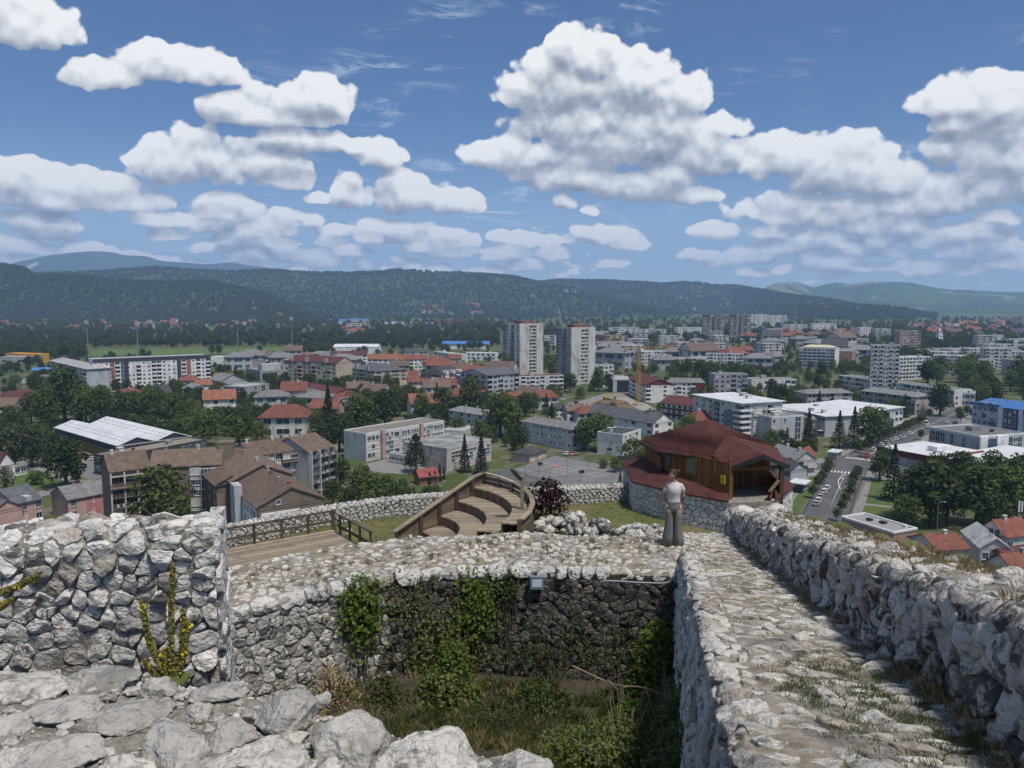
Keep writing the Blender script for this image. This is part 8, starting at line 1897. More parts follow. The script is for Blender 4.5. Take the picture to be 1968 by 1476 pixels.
DRY = leafmat('dry_grass', (0.27, 0.215, 0.105, 1), (0.42, 0.35, 0.19, 1), .12, .3, 3); GRN = leafmat('short_grass', (0.11, 0.135, 0.045, 1), (0.20, 0.21, 0.09, 1), .12, .3, 3); TWIG = mat('dead_twig', (0.24, 0.195, 0.14, 1), (0.15, 0.12, 0.09, 1), 5, .9)
def vine(label, px, n, rx, ry, m_, size=.075):
	s0, t0 = ring_at(*px); s = s0 + GV.normal(0, rx, n); tt = t0 + GV.normal(0, ry, n); h = np.abs(GV.normal(.07, .08, n)) + .02
	k = (tt < RING_H + .05) & (tt > .0); s, tt, h = s[k], tt[k], h[k]; P = ring_f(s, tt, h); Q = ring_f(s, tt, h + .1); c = ring_f(np.array([s0]), np.array([0.15]), np.array([0.05]))[0]; t = thing('climbing_plant', label, 'plant', c)
	V, F = leaf_quads(P, (Q - P) * 10 + np.array([0, 0, .3]), size, VR, .8); link('foliage', np_mesh('foliage', V - c, F, m_, False), t); mb = MB()
	for i in range(7): b_ = s0 + GV.normal(0, rx); mb.tube([ring_f(np.array([s0 + (b_ - s0) * q]), np.array([.15 + (t0 + ry * 1.3 - .15) * q]), np.array([.05 + .03 * math.sin(q * 9 + i)]))[0] - c for q in np.linspace(0, 1, 6)], .009, 5)
	link('stem', mb.mesh('stem', BARK), t)
vine('bright green creeper hanging on the left part of the pit wall', (690, 1175), 1300, .20, .36, VINE); vine('bright green leafy creeper just below the wall top in the middle', (912, 1165), 1000, .20, .34, VINE); vine('tall weedy climber growing up the middle of the pit wall', (850, 1250), 1700, .36, .40, WEED, .07); vine('dark thin ivy on the shaded pit wall below the floodlight', (1060, 1250), 420, .6, .30, WEED_D, .06); vine('small dark creeper on the rim left of the floodlight', (975, 1120), 260, .16, .16, WEED_D, .06); vine('sparse dark ivy at the shaded right end of the pit wall', (1190, 1250), 240, .5, .4, WEED_D, .055); vine('sparse trailing weeds between the two bright creepers', (780, 1150), 320, .3, .3, WEED, .055)
def bush(name, label, x, y, z, R, Hh, n, size, m_, stems=8, twig=0, lean=(0, 0), cat='shrub'):
	c = np.array([x, y, z]); t = thing(name, label, cat, c); a = GV.uniform(0, 6.28, n); q = GV.uniform(0, 1, n) ** .6; zz = GV.uniform(.03, 1, n); rr = R * q * (1.05 - .65 * zz)
	P = np.column_stack([rr * np.cos(a) + lean[0] * zz, rr * np.sin(a) + lean[1] * zz, Hh * zz * (1 - .15 * q)]); V, F = leaf_quads(P, np.column_stack([np.cos(a) * .5, np.sin(a) * .5, np.full(n, .6)]), size, VR, .6); link('foliage', np_mesh('foliage', V, F, m_, False), t); mb = MB()
	for i in range(stems): b_ = VR.uniform(0, 6.28); k = VR.uniform(.2, .75) * R; mb.tube([(k * .15 * math.cos(b_), k * .15 * math.sin(b_), -.1), (k * .5 * math.cos(b_) + lean[0] * .5, k * .5 * math.sin(b_), Hh * .5), (k * math.cos(b_) + lean[0], k * math.sin(b_) + lean[1], Hh * VR.uniform(.8, 1.1))], [.012, .009, .004], 5)
	link('stem', mb.mesh('stem', TWIG if twig else BARK), t); return t
pz = lambda x, y: float(pit_z(np.array([x]), np.array([y]))[0])
def pbush(label, u, v, d, R, Hh, n, size, m_, **k): p = at(u, v, d); return bush('shrub', label, p[0], p[1], pz(p[0], p[1]) - .05, R, Hh, n, size, m_, **k)
pbush('leafy light green bush in the right corner of the pit', 1250, 1330, 13.0, .72, 2.0, 2600, .09, VINE, lean=(.1, 0)); pbush('dense green weeds at the foot of the middle climber', 850, 1330, 13.2, .75, .75, 1500, .07, WEED); pbush('low dark weeds left of the middle climber', 740, 1320, 12.9, .6, .5, 900, .065, WEED_D); pbush('low dark green weeds in the middle of the pit', 1040, 1310, 13.3, .8, .5, 1100, .065, WEED_D)
pbush('brownish dry scrub at the left foot of the pit wall', 640, 1310, 12.7, .55, .85, 800, .05, DRY, stems=26, twig=1); pbush('olive weeds filling the near right part of the pit', 1190, 1440, 9.6, 1.15, .7, 3200, .06, WEED, stems=26, twig=1); pbush('olive weeds against the walkway wall', 1320, 1390, 9.6, .66, 1.35, 2500, .06, WEED, stems=24, twig=1); pbush('greyish scrubby growth climbing the walkway wall', 1290, 1290, 11.4, .45, 1.35, 1000, .05, leafmat('grey_leaf', (0.08, 0.085, 0.05, 1), (0.16, 0.155, 0.095, 1), .15, .3, 3), stems=20, twig=1); pbush('low green weeds at the near edge of the pit', 1100, 1400, 11.0, .9, .35, 1300, .06, WEED); pbush('small weeds on the brown pit floor', 960, 1330, 12.6, .9, .28, 700, .055, WEED_D); pbush('dark weeds below the shaded corner bush', 1330, 1465, 8.0, .75, 1.0, 2200, .055, WEED, stems=14, twig=1)
pbush('tall light green weeds at the near right of the pit', 1210, 1400, 10.6, .8, 1.0, 2600, .065, VINE, stems=30, twig=1, lean=(.1, 0)); pbush('olive leafy growth at the bottom right of the pit', 1300, 1450, 9.4, .6, 1.1, 2400, .06, WEED, stems=30, twig=1); pbush('light green sprigs at the bottom edge of the pit', 1120, 1460, 9.8, .7, .5, 1500, .06, VINE, stems=20, twig=1); pbush('bright leafy shrub rising in the middle of the pit', 870, 1300, 13.4, .55, 1.25, 1700, .075, VINE)
# dead branches lying in the weeds
for lab, pts in (('long arching dead branch across the weeds in the pit', [(1100, 1280, 11.6), (1180, 1315, 11), (1240, 1322, 10.6), (1300, 1345, 10.2)]), ('bare dead branch running down to the walkway wall', [(1295, 1330, 10.4), (1330, 1375, 9.8), (1380, 1395, 9.2), (1400, 1396, 9)])):
	P = [at(*p) for p in pts]; t = thing('dead_branch', lab, 'branch', P[0]); C_ = smooth_line(P, 6); mb = MB(); mb.tube([p - P[0] for p in C_], np.linspace(.016, .006, len(C_)), 6); link('limb', mb.mesh('limb', TWIG), t); mb = MB()
	for i in range(9): q = C_[VR.randrange(2, len(C_))] - P[0]; e = q + np.array([VR.uniform(-.4, .4), VR.uniform(-.2, .2), VR.uniform(-.25, .35)]); mb.tube([q, (q + e) / 2 + np.array([0, 0, .03]), e], [.006, .005, .002], 4)
	o = link('twig', mb.mesh('twig', TWIG), t); o['kind'] = 'stuff'
def tufts(name, pts, hgt, m_, blades=12, w=.004, spread=.05, label=None):
	vs = []; n = 0
	for p, hh in zip(pts, hgt):
		k = blades; a = GV.uniform(0, 6.28, k); L = hh * GV.uniform(.5, 1.15, k); b_ = np.column_stack([np.cos(a), np.sin(a), a * 0]); r0 = GV.uniform(0, spread, (k, 1)); base = np.asarray(p) + b_ * r0 - np.array([0, 0, .02]); tip = base + b_ * (L * GV.uniform(.15, .7, k))[:, None] + np.column_stack([a * 0, a * 0, L]); sd = np.column_stack([-np.sin(a), np.cos(a), a * 0]) * w * (1 + hh * 4); mid = (base * .45 + tip * .55) - b_ * (L * .12)[:, None]
		vs.append(np.stack([base - sd, base + sd, mid + sd * .8, tip, mid - sd * .8], 1).reshape(-1, 3)); n += k
	V = np.concatenate(vs); F = np.arange(len(V)).reshape(-1, 5); o = link(name, np_mesh(name, V, F, m_, False)); o['kind'] = 'stuff'; o['category'] = name.replace('_', ' '); return o
def on(fn, lst): s, t_ = np.array(lst).T; return fn(s, t_, np.full(len(s), .02))
cl = lambda n, s0, s1, t0, t1, k=5, sp=.25: [(a + GV.normal(0, sp), b_ + GV.normal(0, sp * .5)) for a, b_ in [(GV.uniform(s0, s1), GV.uniform(t0, t1)) for _ in range(n)] for _ in range(k)]
L_ = cl(26, 0.5, ring_base.length - .3, RING_H + .15, RING_H + 1.9); tufts('dry_grass', on(ring_f, L_), GV.uniform(.05, .12, len(L_)), DRY, 16, .0022); L_ = cl(34, 0.5, ring_base.length - .5, RING_H + .1, RING_H + 1.9); tufts('grass', on(ring_f, L_), GV.uniform(.03, .09, len(L_)), GRN, 16, .0022)
L_ = cl(30, 0.2, 16, 2.7, 3.9); tufts('dry_grass', on(walk_f, L_), GV.uniform(.02, .07, len(L_)), DRY, 16, .0013); L_ = [(a, b_) for a, b_ in cl(34, 1.0, 4.2, 2.85, 3.9, 26, .22)]; tufts('grass', on(walk_f, L_), GV.uniform(.015, .05, len(L_)), GRN, 16, .0012); L_ = [(GV.uniform(0, 17), 3.84 + GV.normal(0, .08)) for _ in range(700)]; tufts('dry_grass', on(walk_f, L_), GV.uniform(.04, .12, len(L_)), DRY, 14, .0014)
L_ = [(GV.uniform(.5, 3.6), 3.55 + GV.normal(0, .16)) for _ in range(260)]; tufts('grass', on(walk_f, L_), GV.uniform(.015, .05, len(L_)), WEED, 16, .0014)
L_ = cl(50, 1, 18, 1.2, 1.75, 8, .3); tufts('dry_grass', on(par_f, L_), GV.uniform(.03, .10, len(L_)), DRY, 16, .0012)
P = []
for _ in range(2600): y = GV.uniform(5, 22); e = abs(GV.normal(0, .9)); x = BX(y) + .82 + e; P.append((x, y, float(bank_z(np.array([x]), np.array([y]))[0])))
tufts('tall_dry_grass', P, GV.uniform(.08, .30, len(P)), DRY, 9, .0014, .10)
P = [(x, y, pz(x, y)) for x, y in zip(GV.uniform(-4.6, 3, 3000), GV.uniform(8.6, 14.2, 3000)) if vnoise(np.array([[x * .9, y * .9, 0]]), 4)[0] > .12 - .55 * (x > .3)]; tufts('pit_weeds', P, GV.uniform(.05, .22, len(P)), WEED, 10, .005, .08); P = [(x, y, pz(x, y)) for x, y in zip(GV.uniform(-4.6, 1, 500), GV.uniform(9.5, 14, 500))]; tufts('dry_grass', P, GV.uniform(.06, .26, len(P)), DRY, 8, .003, .06)
P = [(x, y, float(hill_z(np.array([x]), np.array([y]))[0])) for x, y in zip(GV.uniform(-10, 9, 3500), GV.uniform(32, 41.5, 3500))]; tufts('lawn_grass', P, GV.uniform(.03, .10, len(P)), GRN, 8, .006, .12)
# mullein with yellow flower spikes
MUL = leafmat('mullein_spike', (0.17, 0.16, 0.045, 1), (0.30, 0.26, 0.075, 1), .1, .2, 9); MUY = leafmat('mullein_flower', (0.62, 0.50, 0.02, 1), (0.78, 0.66, 0.06, 1), .05, .3, 9)
def mullein(label, stems, d):
	B0 = at(*stems[0][0], d); t = thing('mullein_plant', label, 'plant', B0)
	for (a, b_, c, fl) in stems:
		P = [at(*a, d), at(*b_, d), at(*c, d)]; C_ = [p - B0 for p in smooth_line(P, 8)]; st = MB(); st.tube(C_, np.linspace(.009, .004, len(C_)), 6); so = link('stem', st.mesh('stem', MUL), t); pts = []; nn = []
		for i in range(int(60 * len(C_))): q = VR.uniform(.12, 1) * (len(C_) - 1.001); k = int(q); p = C_[k] + (C_[k + 1] - C_[k]) * (q - k); g = GV.normal(0, 1, 3); g /= np.linalg.norm(g); pts.append(p + g * .015 * (1.25 - q / len(C_) * .5)); nn.append(g)
		V, F = leaf_quads(np.array(pts), np.array(nn), .014, VR, .8); o = link('seed_head', np_mesh('seed_head', V, F, MUL, False), so); o['kind'] = 'stuff'
		if fl:
			pts = []; nn = []
			for i in range(fl * 3 // 5): q = VR.choice((.25, .6, .62, .7, .9, .95, .97)) + VR.uniform(-.04, .04); k = min(len(C_) - 2, int(q * (len(C_) - 1))); g = GV.normal(0, 1, 3); g /= np.linalg.norm(g); pts.append(C_[k] + g * .02); nn.append(g)
			V, F = leaf_quads(np.array(pts), np.array(nn), .017, VR, .9); o = link('flower', np_mesh('flower', V, F, MUY, False), so); o['kind'] = 'stuff'
	mb = MB(); a = np.linspace(0, 6.28, 9)[:-1]; vs = [];
	V, F = leaf_quads(np.column_stack([np.cos(a) * .05, np.sin(a) * .05, a * 0 + .02]), np.column_stack([np.cos(a) * .3, np.sin(a) * .3, a * 0 + 1]), .11, VR, .45); link('leaf', np_mesh('leaf', V, F, WEED, False), t)
mullein('mullein plant with five yellow flower spikes in front of the tall wall end', [((328, 1312), (329, 1190), (332, 1086), 10), ((326, 1312), (290, 1240), (272, 1156), 60), ((332, 1312), (350, 1245), (352, 1172), 26), ((334, 1312), (352, 1262), (362, 1196), 60), ((322, 1312), (318, 1275), (316, 1248), 20), ((320, 1310), (288, 1285), (280, 1268), 26)], 3.75)
mullein('leaning mullein spike at the left edge in front of the wall', [((-30, 1150), (30, 1128), (76, 1104), 40), ((-30, 1180), (-5, 1170), (22, 1152), 40)], 3.6)
# floodlight and cable on the pit wall
def flood():
	s, t_ = ring_at(1031, 1118); p = ring_f(np.array([s]), np.array([t_]), np.array([.12]))[0]; t = thing('floodlight', 'square grey floodlight with a pale panel on the dark pit wall', 'floodlight', p, .02)
	boxpart(t, 'housing', mat('lamp_grey', (0.16, 0.20, 0.25, 1), (0.13, 0.16, 0.20, 1), 2, .5), -.135, .135, -.05, .05, -.125, .125); boxpart(t, 'panel', mat('lamp_panel', (0.62, 0.70, 0.76, 1), (0.55, 0.62, 0.68, 1), 4, .3), -.095, .095, -.056, -.0505, -.075, .075); barpart(t, 'bracket', DARKMETAL, (-.16, 0, 0), (.16, 0, 0), .03)
	s1, t1 = ring_at(1150, 1113); C_ = [ring_f(np.array([a]), np.array([b_]), np.array([.11]))[0] for a, b_ in ((s1, t1 - .12), (s1 + .12, t1), (s1 + .9, t1 - .01), (s1 + 1.35, t1 + .03), (s1 + 1.62, t1 + .25))] + [at(1321, 1066, 14.6), at(1326, 1048, 15.2)]; C_ = smooth_line(C_, 6); t = link('cable', MB().tube(C_, .019, 7).mesh('cable', METAL, True)); tag(t, 'grey cable pipe along the pit wall bending up beside the woman', 'cable', None, 'thing')
flood()
t = thing('floodlight', 'small white floodlight on the grass beside the railing', 'floodlight', gz(671, 1030, Z(-10.9))); boxpart(t, 'housing', FRAME, -.13, .13, -.05, .05, .12, .34); barpart(t, 'bracket', METAL, (0, 0, -.05), (0, 0, .12), .04)
o = plant('u', 1.75, 38.2, 2.0, 'dark purple leaved bush on the courtyard grass', 'shrub', None, Z(-10.98), 0)
# ------------------------------------------------------------------ vehicles, masts, lamps and other street things
CARC = {}
def carpaint(n, c): CARC[n] = mat('car_' + n, tuple(c) + (1,), tuple(x * .92 for x in c) + (1,), .8, .3, spec=.5)
for n_, c_ in (('white', (.62, .62, .62)), ('silver', (.36, .37, .38)), ('red', (.38, .03, .025)), ('dark', (.04, .042, .05)), ('blue', (.04, .07, .20)), ('olive', (.16, .16, .11))): carpaint(n_, c_)
TYRE = mat('tyre', (.025, .025, .025, 1), (.018, .018, .018, 1), 4, .9); RED_L = mat('tail_light', (.30, .02, .02, 1), (.25, .02, .02, 1), 4, .4); YELM = mat('crane_yellow', (.52, .31, .035, 1), (.44, .26, .03, 1), 1, .6)
CARP = {}
def car_proto(col, van=False):
	t = thing('parked_car', 'x', 'car'); L, Wd = (4.3, 1.75) if not van else (5.0, 1.95); hb = .78 if not van else 1.1; ht = 1.45 if not van else 2.2
	sec = lambda z, x0, x1, w: [(x0, -w, z), (x1, -w, z), (x1, w, z), (x0, w, z)]
	b = MB(); b.loft([sec(.22, -L / 2 + .1, L / 2 - .1, Wd / 2 - .06), sec(.45, -L / 2, L / 2, Wd / 2), sec(hb, -L / 2 + .06, L / 2 - .12, Wd / 2 - .02), sec(hb + .08, -L / 2 + .15, L / 2 - .5, Wd / 2 - .08)]); link('body', b.mesh('body', CARC[col]), t)
	c = MB(); c.loft([sec(hb + .081, -L / 2 + (.2 if not van else .1), L / 2 - (1.15 if not van else .7), Wd / 2 - .12), sec(ht - .05, -L / 2 + (.62 if not van else .15), L / 2 - (1.9 if not van else 1.3), Wd / 2 - .27)]); cb = link('cabin_glass', c.mesh('cabin_glass', GLASS), t)
	c = MB(); c.loft([sec(ht - .05, -L / 2 + (.58 if not van else .12), L / 2 - (1.86 if not van else 1.26), Wd / 2 - .25), sec(ht, -L / 2 + (.7 if not van else .2), L / 2 - (2.0 if not van else 1.4), Wd / 2 - .32)]); link('roof', c.mesh('roof', CARC[col]), t)
	w = MB().tube([(0, -.11, 0), (0, .11, 0)], .31, 12).mesh('wheel', TYRE, False)
	for x in (-L / 2 + .8, L / 2 - .85):
		for y in (-Wd / 2 + .1, Wd / 2 - .1): link('wheel', w, t, (x, y, .31))
	for y in (-.62, .62): boxpart(t, 'headlight', BLIND, L / 2 - .03, L / 2 + .005, y - .18, y + .18, .52, .66); boxpart(t, 'tail_light', RED_L, -L / 2 - .005, -L / 2 + .03, y - .16, y + .16, .55, .7)
	return t
def car(col, u, v, rz, label, group, van=False, z=.14):
	key = (col, van); p = gz(u, v); loc = (p[0], p[1], z)
	if key not in CARP: CARP[key] = o = car_proto(col, van); o.location = loc; o.rotation_euler = (0, 0, rz); o['label'] = label; o['group'] = group
	else: o = copy_tree(CARP[key], loc, rz, None, label, group)
	return o
bd = lambda u, v: math.atan2(*BD_[np.argmin(np.linalg.norm(BC_ - gz(u, v)[:2], axis=1))][::-1])
for i, (c_, u, v, lab) in enumerate([('white', 1590, 941, 'white car parked by the boulevard kerb, nearest the crossing'), ('white', 1584, 948, 'second white car parked by the boulevard kerb after the crossing'), ('silver', 1577, 958, 'silver car parked in the middle of the boulevard kerb row'), ('white', 1573, 965, 'white car parked second from the near end of the kerb row'), ('silver', 1569, 971, 'silver car at the near end of the boulevard kerb row'),
	('white', 1679, 866, 'white car driving on the boulevard past the crossing'), ('red', 1665, 879, 'red car waiting at the zebra crossing'), ('olive', 1655, 877, 'olive grey car beside the red one at the crossing'), ('white', 1693, 857, 'white car first in the row under the street trees'), ('white', 1702, 853, 'white car second in the row under the street trees'), ('silver', 1712, 850, 'silver car third in the row under the street trees'), ('white', 1722, 847, 'white car fourth in the row under the street trees'), ('silver', 1731, 844, 'silver car last in the row under the street trees'), ('white', 1783, 823, 'white car turning beside the shopping centre'), ('white', 1820, 814, 'white car on the wide road left of the blue block'), ('dark', 1836, 815, 'black car beside the white one near the blue block')]): car(c_, u, v, bd(u, v) + (math.pi if i in (6, 7) else 0), lab, 'cars on the boulevard')
for c_, u, v, rz, lab in [('red', 174, 881, .4, 'red car parked against the dark annex'), ('white', 183, 884, .4, 'white car parked beside the red one at the annex'), ('white', 1092, 875, .1, 'white car parked between the court and the pale block'), ('red', 1101, 875, .1, 'red car half hidden behind the white one near the court'), ('blue', 1196, 883, .3, 'dark blue car under the tree by the cube block'), ('white', 1960, 853, .4, 'white car at the right edge by the shopping centre'),
	('dark', 1052, 770, .2, 'black car at the left end of the parking lot'), ('white', 1062, 764, .9, 'white car in the back row of the parking lot'), ('white', 1066, 770, .2, 'white car in the front row of the parking lot'), ('dark', 1077, 763, .9, 'dark car in the back row of the parking lot'), ('silver', 1084, 763, .9, 'silver car at the right end of the parking lot back row'), ('silver', 1081, 769, .2, 'silver car in the front row of the parking lot'), ('white', 1749, 836, .8, 'white car on the side lane by the corner shrubs'), ('silver', 1748, 812, .2, 'silver car under the office corner'), ('dark', 1760, 809, .3, 'dark car parked right of the office corner'), ('silver', 1772, 806, .3, 'silver car parked by the blank slab corner')]: car(c_, u, v, rz, lab, 'parked cars', z=.08)
car('white', 1780, 817, .9, 'white van at the end of the street trees', 'parked cars', True)
def mast(label, u, vb, vt, w=1.0, lattice=False):
	p = gz(u, vb); H = (vb - vt) * p[1] / FPX; t = thing('floodlight_mast' if not lattice else 'lattice_mast', label, 'mast', p); m = MB()
	if lattice:
		for sx, sy in ((-1, -1), (1, -1), (1, 1), (-1, 1)): m.bar((sx * 2, sy * 2, 0), (sx * .4, sy * .4, H), .35)
		for k in range(12):
			z0, z1 = H * k / 12, H * (k + 1) / 12; a, b_ = 2 - 1.6 * k / 12, 2 - 1.6 * (k + 1) / 12
			m.bar((-a, -a, z0), (b_, -b_, z1), .2); m.bar((a, -a, z0), (a * .9, b_, z1), .2)
		for z in (.78, .92): m.bar((-4, 0, H * z), (4, 0, H * z), .3)
		link('frame', m.mesh('frame', METAL), t)
	else:
		m.tube([(0, 0, -.3), (0, 0, H * .5), (0, 0, H)], [.75 * w, .55 * w, .35 * w], 10); link('pole', m.mesh('pole', METAL), t); m = MB()
		for k in range(3): m.box(-2.2 * w, 2.2 * w, -.5, -.1, H + k * 1.3, H + k * 1.3 + .9)
		m.bar((0, 0, H), (0, 0, H + 3.5), .4); link('lamp_head', m.mesh('lamp_head', LGREY), t); m = MB(); m.box(-2.0 * w, 2.0 * w, -1.2, 1.2, H - 1.2, H - .9); link('platform', m.mesh('platform', METAL), t)
for lab, u, vb, vt in [('stadium floodlight mast standing behind the hipped grey block', 171, 700, 622), ('stadium floodlight mast rising behind the middle of the banded block', 266, 692, 625), ('stadium floodlight mast on the far side of the pitch', 458, 676, 622), ('stadium floodlight mast at the right end of the pitch', 562, 684, 615)]: mast(lab, u, vb, vt)
for lab, u, vb, vt in [('lattice power pylon at the foot of the wooded hill', 360, 618, 586), ('lattice power pylon behind the right floodlight mast', 553, 616, 590), ('lattice power pylon below the low right spur', 1527, 616, 586)]: mast(lab, u, vb, vt, 1, True)
def crane():
	p = gz(1226, 779); H = 33.0; t = thing('tower_crane', 'yellow lattice tower crane at the building plot', 'crane', p, rad(25)); m = MB(); a = .95
	for sx, sy in ((-1, -1), (1, -1), (1, 1), (-1, 1)): m.bar((sx * a, sy * a, 0), (sx * a, sy * a, H), .16)
	for k in range(14):
		z0, z1 = H * k / 14, H * (k + 1) / 14
		for q in range(4): c1 = ((-a, -a), (a, -a), (a, a), (-a, a))[q]; c2 = ((a, -a), (a, a), (-a, a), (-a, -a))[q]; m.bar((*c1, z0), (*c2, z1), .08); m.bar((*c1, z1), (*c2, z1), .07)
	link('mast', m.mesh('mast', YELM), t); m = MB()
	for y, z in ((-.5, H + 1), (.5, H + 1), (0, H + 2)): m.bar((-10, y, z), (30, y, z), .14)
	for k in range(26): x = -10 + k * 40 / 26; m.bar((x, -.5, H + 1), (x + .8, 0, H + 2), .09); m.bar((x + .8, 0, H + 2), (x + 1.5, .5, H + 1), .09)
	link('jib', m.mesh('jib', YELM), t); boxpart(t, 'cab', FRAME, .3, 1.9, -1.6, -.2, H - .6, H + 1.0); boxpart(t, 'counterweight', CONC, -10, -7.6, -.7, .7, H - .8, H + .95); boxpart(t, 'base_block', CONC, -2.4, 2.4, -2.4, 2.4, -.2, .9)
crane()
def excavator():
	p = gz(1166, 768); t = thing('excavator', 'yellow excavator standing on the dug earth beside the plot', 'excavator', p, .3)
	for y in (-1.2, 1.2): m = MB(); m.tube([(-1.6, y, .45), (1.6, y, .45)], .45, 8); boxpart(t, 'track', DARKMETAL, -1.9, 1.9, y - .3, y + .3, .0, .85)
	boxpart(t, 'body', YELM, -1.8, 1.0, -1.3, 1.3, .95, 2.1); boxpart(t, 'cab', YELM, .1, 1.4, .1, 1.2, 2.1, 3.3); boxpart(t, 'cab_glass', GLASS, 1.405, 1.43, .2, 1.1, 2.3, 3.1); m = MB(); m.bar((1, -.3, 1.6), (4, -.3, 4.2), .4); m.bar((4, -.3, 4.2), (5.6, -.3, 1.6), .32); link('boom', m.mesh('boom', YELM), t); boxpart(t, 'bucket', DARKMETAL, 5.1, 6.1, -.9, .3, .7, 1.6)
excavator()
V, F = ico(3); V = V * np.array([11, 5, 2.6]) * (1 + .25 * fbm(V * 2, 4, seed=3))[:, None]; tag(link('earth_mound', np_mesh('earth_mound', V, F, EARTH, True), None, gz(1175, 776)), 'brown mound of dug earth in front of the excavator', 'mound', None, 'thing')
# sports court
CT = [gz(u, v)[:2] for u, v in [(1000, 905), (1070, 882), (1203, 905), (1190, 926), (1100, 930), (1046, 920)]]
mm = MB(); cd = (CT[2] - CT[1]) / np.linalg.norm(CT[2] - CT[1]); cn = np.array([-cd[1], cd[0]])
for (u, v) in ((1040, 900), (1105, 905)):
	c = gz(u, v)[:2]
	for a, b_ in (((-12, -7), (12, -7)), ((-12, 7), (12, 7)), ((-12, -7), (-12, 7)), ((12, -7), (12, 7)), ((0, -7), (0, 7)), ((-12, -2.4), (-6.5, -2.4)), ((-12, 2.4), (-6.5, 2.4)), ((12, -2.4), (6.5, -2.4)), ((12, 2.4), (6.5, 2.4)), ((-6.5, -2.4), (-6.5, 2.4)), ((6.5, -2.4), (6.5, 2.4))):
		p, q = c + cd * a[0] + cn * a[1], c + cd * b_[0] + cn * b_[1]; L = np.linalg.norm(q - p); dash((p + q) / 2, (q - p) / L, L, .12, .10)
struct('court_marking', mm.mesh('court_marking', PAINT)); mm = MB(); dash(gz(1069, 897)[:2], cd, 3.5, 2.6, .095); struct('court_marking', mm.mesh('court_marking', mat('red_paint', (.42, .10, .09, 1), (.36, .09, .08, 1), 1, .8)))
for i, (u, v, lab) in enumerate(((1037, 908, 'basketball hoop with a dark backboard at the left of the court'), (1117, 924, 'basketball hoop with a dark backboard at the near right of the court'))):
	t = thing('basketball_hoop', lab, 'hoop', gz(u, v), .2); barpart(t, 'post', METAL, (0, 0, 0), (0, 0, 3.2), .16); boxpart(t, 'backboard', DARKMETAL, -.9, .9, -.5, -.42, 2.7, 3.8); barpart(t, 'arm', METAL, (0, 0, 3.1), (0, -.42, 3.2), .1); m = MB(); m.tube([(.23 * math.cos(a), -.75 + .23 * math.sin(a), 3.0) for a in np.linspace(0, 6.28, 13)], .02, 5, False); link('ring', m.mesh('ring', ORANGE), t)
def fence(label, pts, n, h):
	P = polyline([np.array([*gz(u, v)[:2], 0.0]) for u, v in pts]); s = np.linspace(0, P.length, n); X = P(s); t = thing('wire_fence', label, 'fence', X[0])
	for x in X: barpart(t, 'post', METAL, x - X[0], x - X[0] + np.array([0, 0, h]), .09)
	m = MB()
	for a, b_ in zip(X[:-1], X[1:]):
		for z in (.15, h * .5, h): m.bar(a - X[0] + np.array([0, 0, z]), b_ - X[0] + np.array([0, 0, z]), .04)
		for k in range(1, 5): q = a + (b_ - a) * k / 5 - X[0]; m.bar(q, q + np.array([0, 0, h]), .018)
	o = link('wire', m.mesh('wire', METAL), t); o['kind'] = 'stuff'
fence('tall wire fence along the near side of the sports court', [(985, 912), (1046, 923), (1100, 935), (1180, 942)], 15, 3.6); fence('wire fence along the far side of the sports court', [(1070, 877), (1140, 890), (1215, 904)], 12, 3.0); fence('garden fence of thin posts along the lane by the lawn', [(52, 903), (90, 912), (112, 920)], 12, 1.1)
def lamp(label, u, vb, H, group=None, arm=1.2, sx=1):
	t = thing('street_lamp', label, 'street lamp', gz(u, vb), 0, group); m = MB(); m.tube([(0, 0, -.2), (0, 0, H * .6), (0, 0, H)], [.10, .08, .06], 8); link('pole', m.mesh('pole', METAL), t); m = MB(); m.tube([(0, 0, H - .05), (sx * arm * .5, 0, H + .25), (sx * arm, 0, H + .3)], .05, 6); link('arm', m.mesh('arm', METAL), t); boxpart(t, 'lamp_head', LGREY, min(sx * arm, sx * (arm + .7)), max(sx * arm, sx * (arm + .7)), -.14, .14, H + .22, H + .36)
for lab, u, v, H in [('lamp post at the left corner of the sports court', 1010, 897, 8), ('lamp post behind the pavilion beside the court', 1050, 878, 8), ('lamp post in the middle of the sports court', 1129, 899, 8.5), ('lamp post at the right of the court near the dark tree', 1091, 919, 8), ('grey street lamp over the roofs below the park', 1800, 1032, 9), ('street lamp beside the red roofed shelter', 841, 950, 6), ('street lamp at the road junction corner', 1606, 897, 8.5), ('street lamp on the left pavement of the boulevard', 1565, 909, 7), ('street lamp next to the corner lawn', 1590, 888, 7), ('street lamp among the far street trees', 1690, 862, 8), ('street lamp by the office corner', 1700, 838, 8), ('thin lamp post on the park lawn', 1684, 968, 5)]: lamp(lab, u, v, H)
def bell():
	p = gz(1804, 664); k = p[1] / FPX; t = thing('church_tower', 'white bell tower rising from the trees far right', 'church tower', p, .2); w = 10 * k / 2; H = 30 * k
	for i, (z0, z1, q) in enumerate(((0, H * .45, 1), (H * .45, H * .72, .88), (H * .72, H * .9, .72))): boxpart(t, 'stage', WHITE, -w * q, w * q, -w * q, w * q, z0 * 1, z1 - .05)
	for z, q in ((.25, 1.005), (.55, .885), (.78, .725)): boxpart(t, 'window', DARKIN, -w * .3, w * .3, -w * q - .05, -w * q, H * z, H * (z + .1))
	m = MB(); m.loft([[(w * q * math.cos(a), w * q * math.sin(a), z) for a in np.linspace(0, 6.28, 9)[:-1]] for z, q in ((H * .9, .75), (H * .96, .8), (H * 1.03, .45), (H * 1.1, .12), (H * 1.25, .02))]); link('dome', m.mesh('dome', METAL), t)
bell()
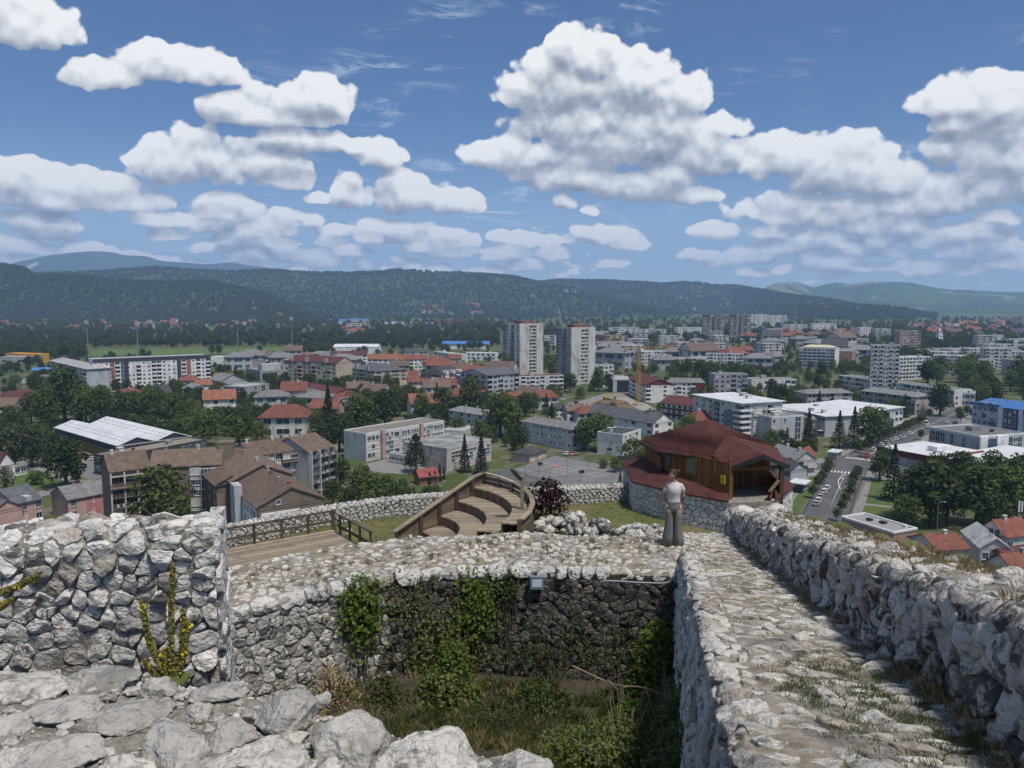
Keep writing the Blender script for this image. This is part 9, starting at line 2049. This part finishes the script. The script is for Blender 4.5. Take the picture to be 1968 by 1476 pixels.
t = thing('phone_mast', 'white antenna mast on the red roof at the right edge', 'mast', gz(1956, 1048)); barpart(t, 'pole', METAL, (0, 0, 0), (0, 0, 11.5), .16)
for x, y in ((-.35, 0), (.35, -.1), (.1, .4)): boxpart(t, 'antenna', FRAME, x - .17, x + .17, y - .1, y + .1, 8.6, 11.2); barpart(t, 'bracket', METAL, (0, 0, 9.8), (x, y, 9.8), .07)
def walker(label, u, v, c1, c2):
	t = thing('person', label, 'person', (*gz(u, v)[:2], .14), VR.uniform(0, 6)); b = MB(); R8 = lambda z, rx, ry, x=0, y=0: [(x + rx * math.cos(a), y + ry * math.sin(a), z) for a in np.linspace(0, 6.28, 9)[:-1]]
	b.loft([R8(.85, .16, .11), R8(1.1, .15, .1), R8(1.35, .19, .11), R8(1.44, .09, .07), R8(1.5, .05, .05), R8(1.56, .08, .09), R8(1.66, .09, .1), R8(1.73, .05, .05)])
	for s in (-1, 1): b.tube([(s * .2, 0, 1.38), (s * .25, .03 * s, 1.1), (s * .24, -.1 * s, .85)], [.05, .04, .035], 6)
	link('body', b.mesh('body', c1, True), t); b = MB()
	for s in (-1, 1): b.tube([(s * .09, 0, .9), (s * .1, s * .12, .48), (s * .1, s * .2, .04)], [.1, .07, .06], 6)
	link('trousers', b.mesh('trousers', c2, True), t)
walker('person in black walking at the near side of the junction', 1657, 907, DARKIN, DARKIN); walker('person in dark clothes on the zebra crossing by the red car', 1665, 885, DARKIN, NAVY); walker('person standing on the corner left of the junction', 1606, 895, DARKIN, DGREY)
# ------------------------------------------------------------------ repeats that share a label get their place in the row
ORD = ['first', 'second', 'third', 'fourth', 'fifth', 'sixth', 'seventh', 'eighth', 'ninth', 'tenth', 'eleventh', 'twelfth', 'thirteenth', 'fourteenth', 'fifteenth', 'sixteenth', 'seventeenth', 'eighteenth', 'nineteenth', 'twentieth']
ORD += ['twenty-' + q for q in ORD[:9]] + ['thirtieth'] + ['thirty-' + q for q in ORD[:9]]
bylab = {}
for o in COL.objects:
	if o.parent is None and o.get('label'): bylab.setdefault(o['label'], []).append(o)
for lab, os_ in bylab.items():
	if 1 < len(os_) <= 39 and len(lab.split()) <= 12:
		os_.sort(key=lambda q: q.location.x / q.location.y)
		for i, q in enumerate(os_): q['label'] = lab + ', ' + (ORD[i] if i < len(os_) - 1 or len(os_) > 2 else 'second') + ' from the left'
# ------------------------------------------------------------------ the air
HAZE = bpy.data.materials.new('haze_air'); HAZE.use_nodes = True
t_ = HAZE.node_tree; t_.nodes.clear(); pv = t_.nodes.new('ShaderNodeVolumePrincipled'); ou = t_.nodes.new('ShaderNodeOutputMaterial'); t_.links.new(pv.outputs[0], ou.inputs['Volume'])
pv.inputs['Color'].default_value = (0.40, 0.62, 1.0, 1); pv.inputs['Density'].default_value = 9.5e-5; pv.inputs['Anisotropy'].default_value = 0.0
HAZE.cycles.homogeneous_volume = True
hz = link('haze', MB().box(-15200, 15200, -3100, 12900, -2, 860).mesh('haze', HAZE)); hz['kind'] = 'stuff'; hz['category'] = 'haze'
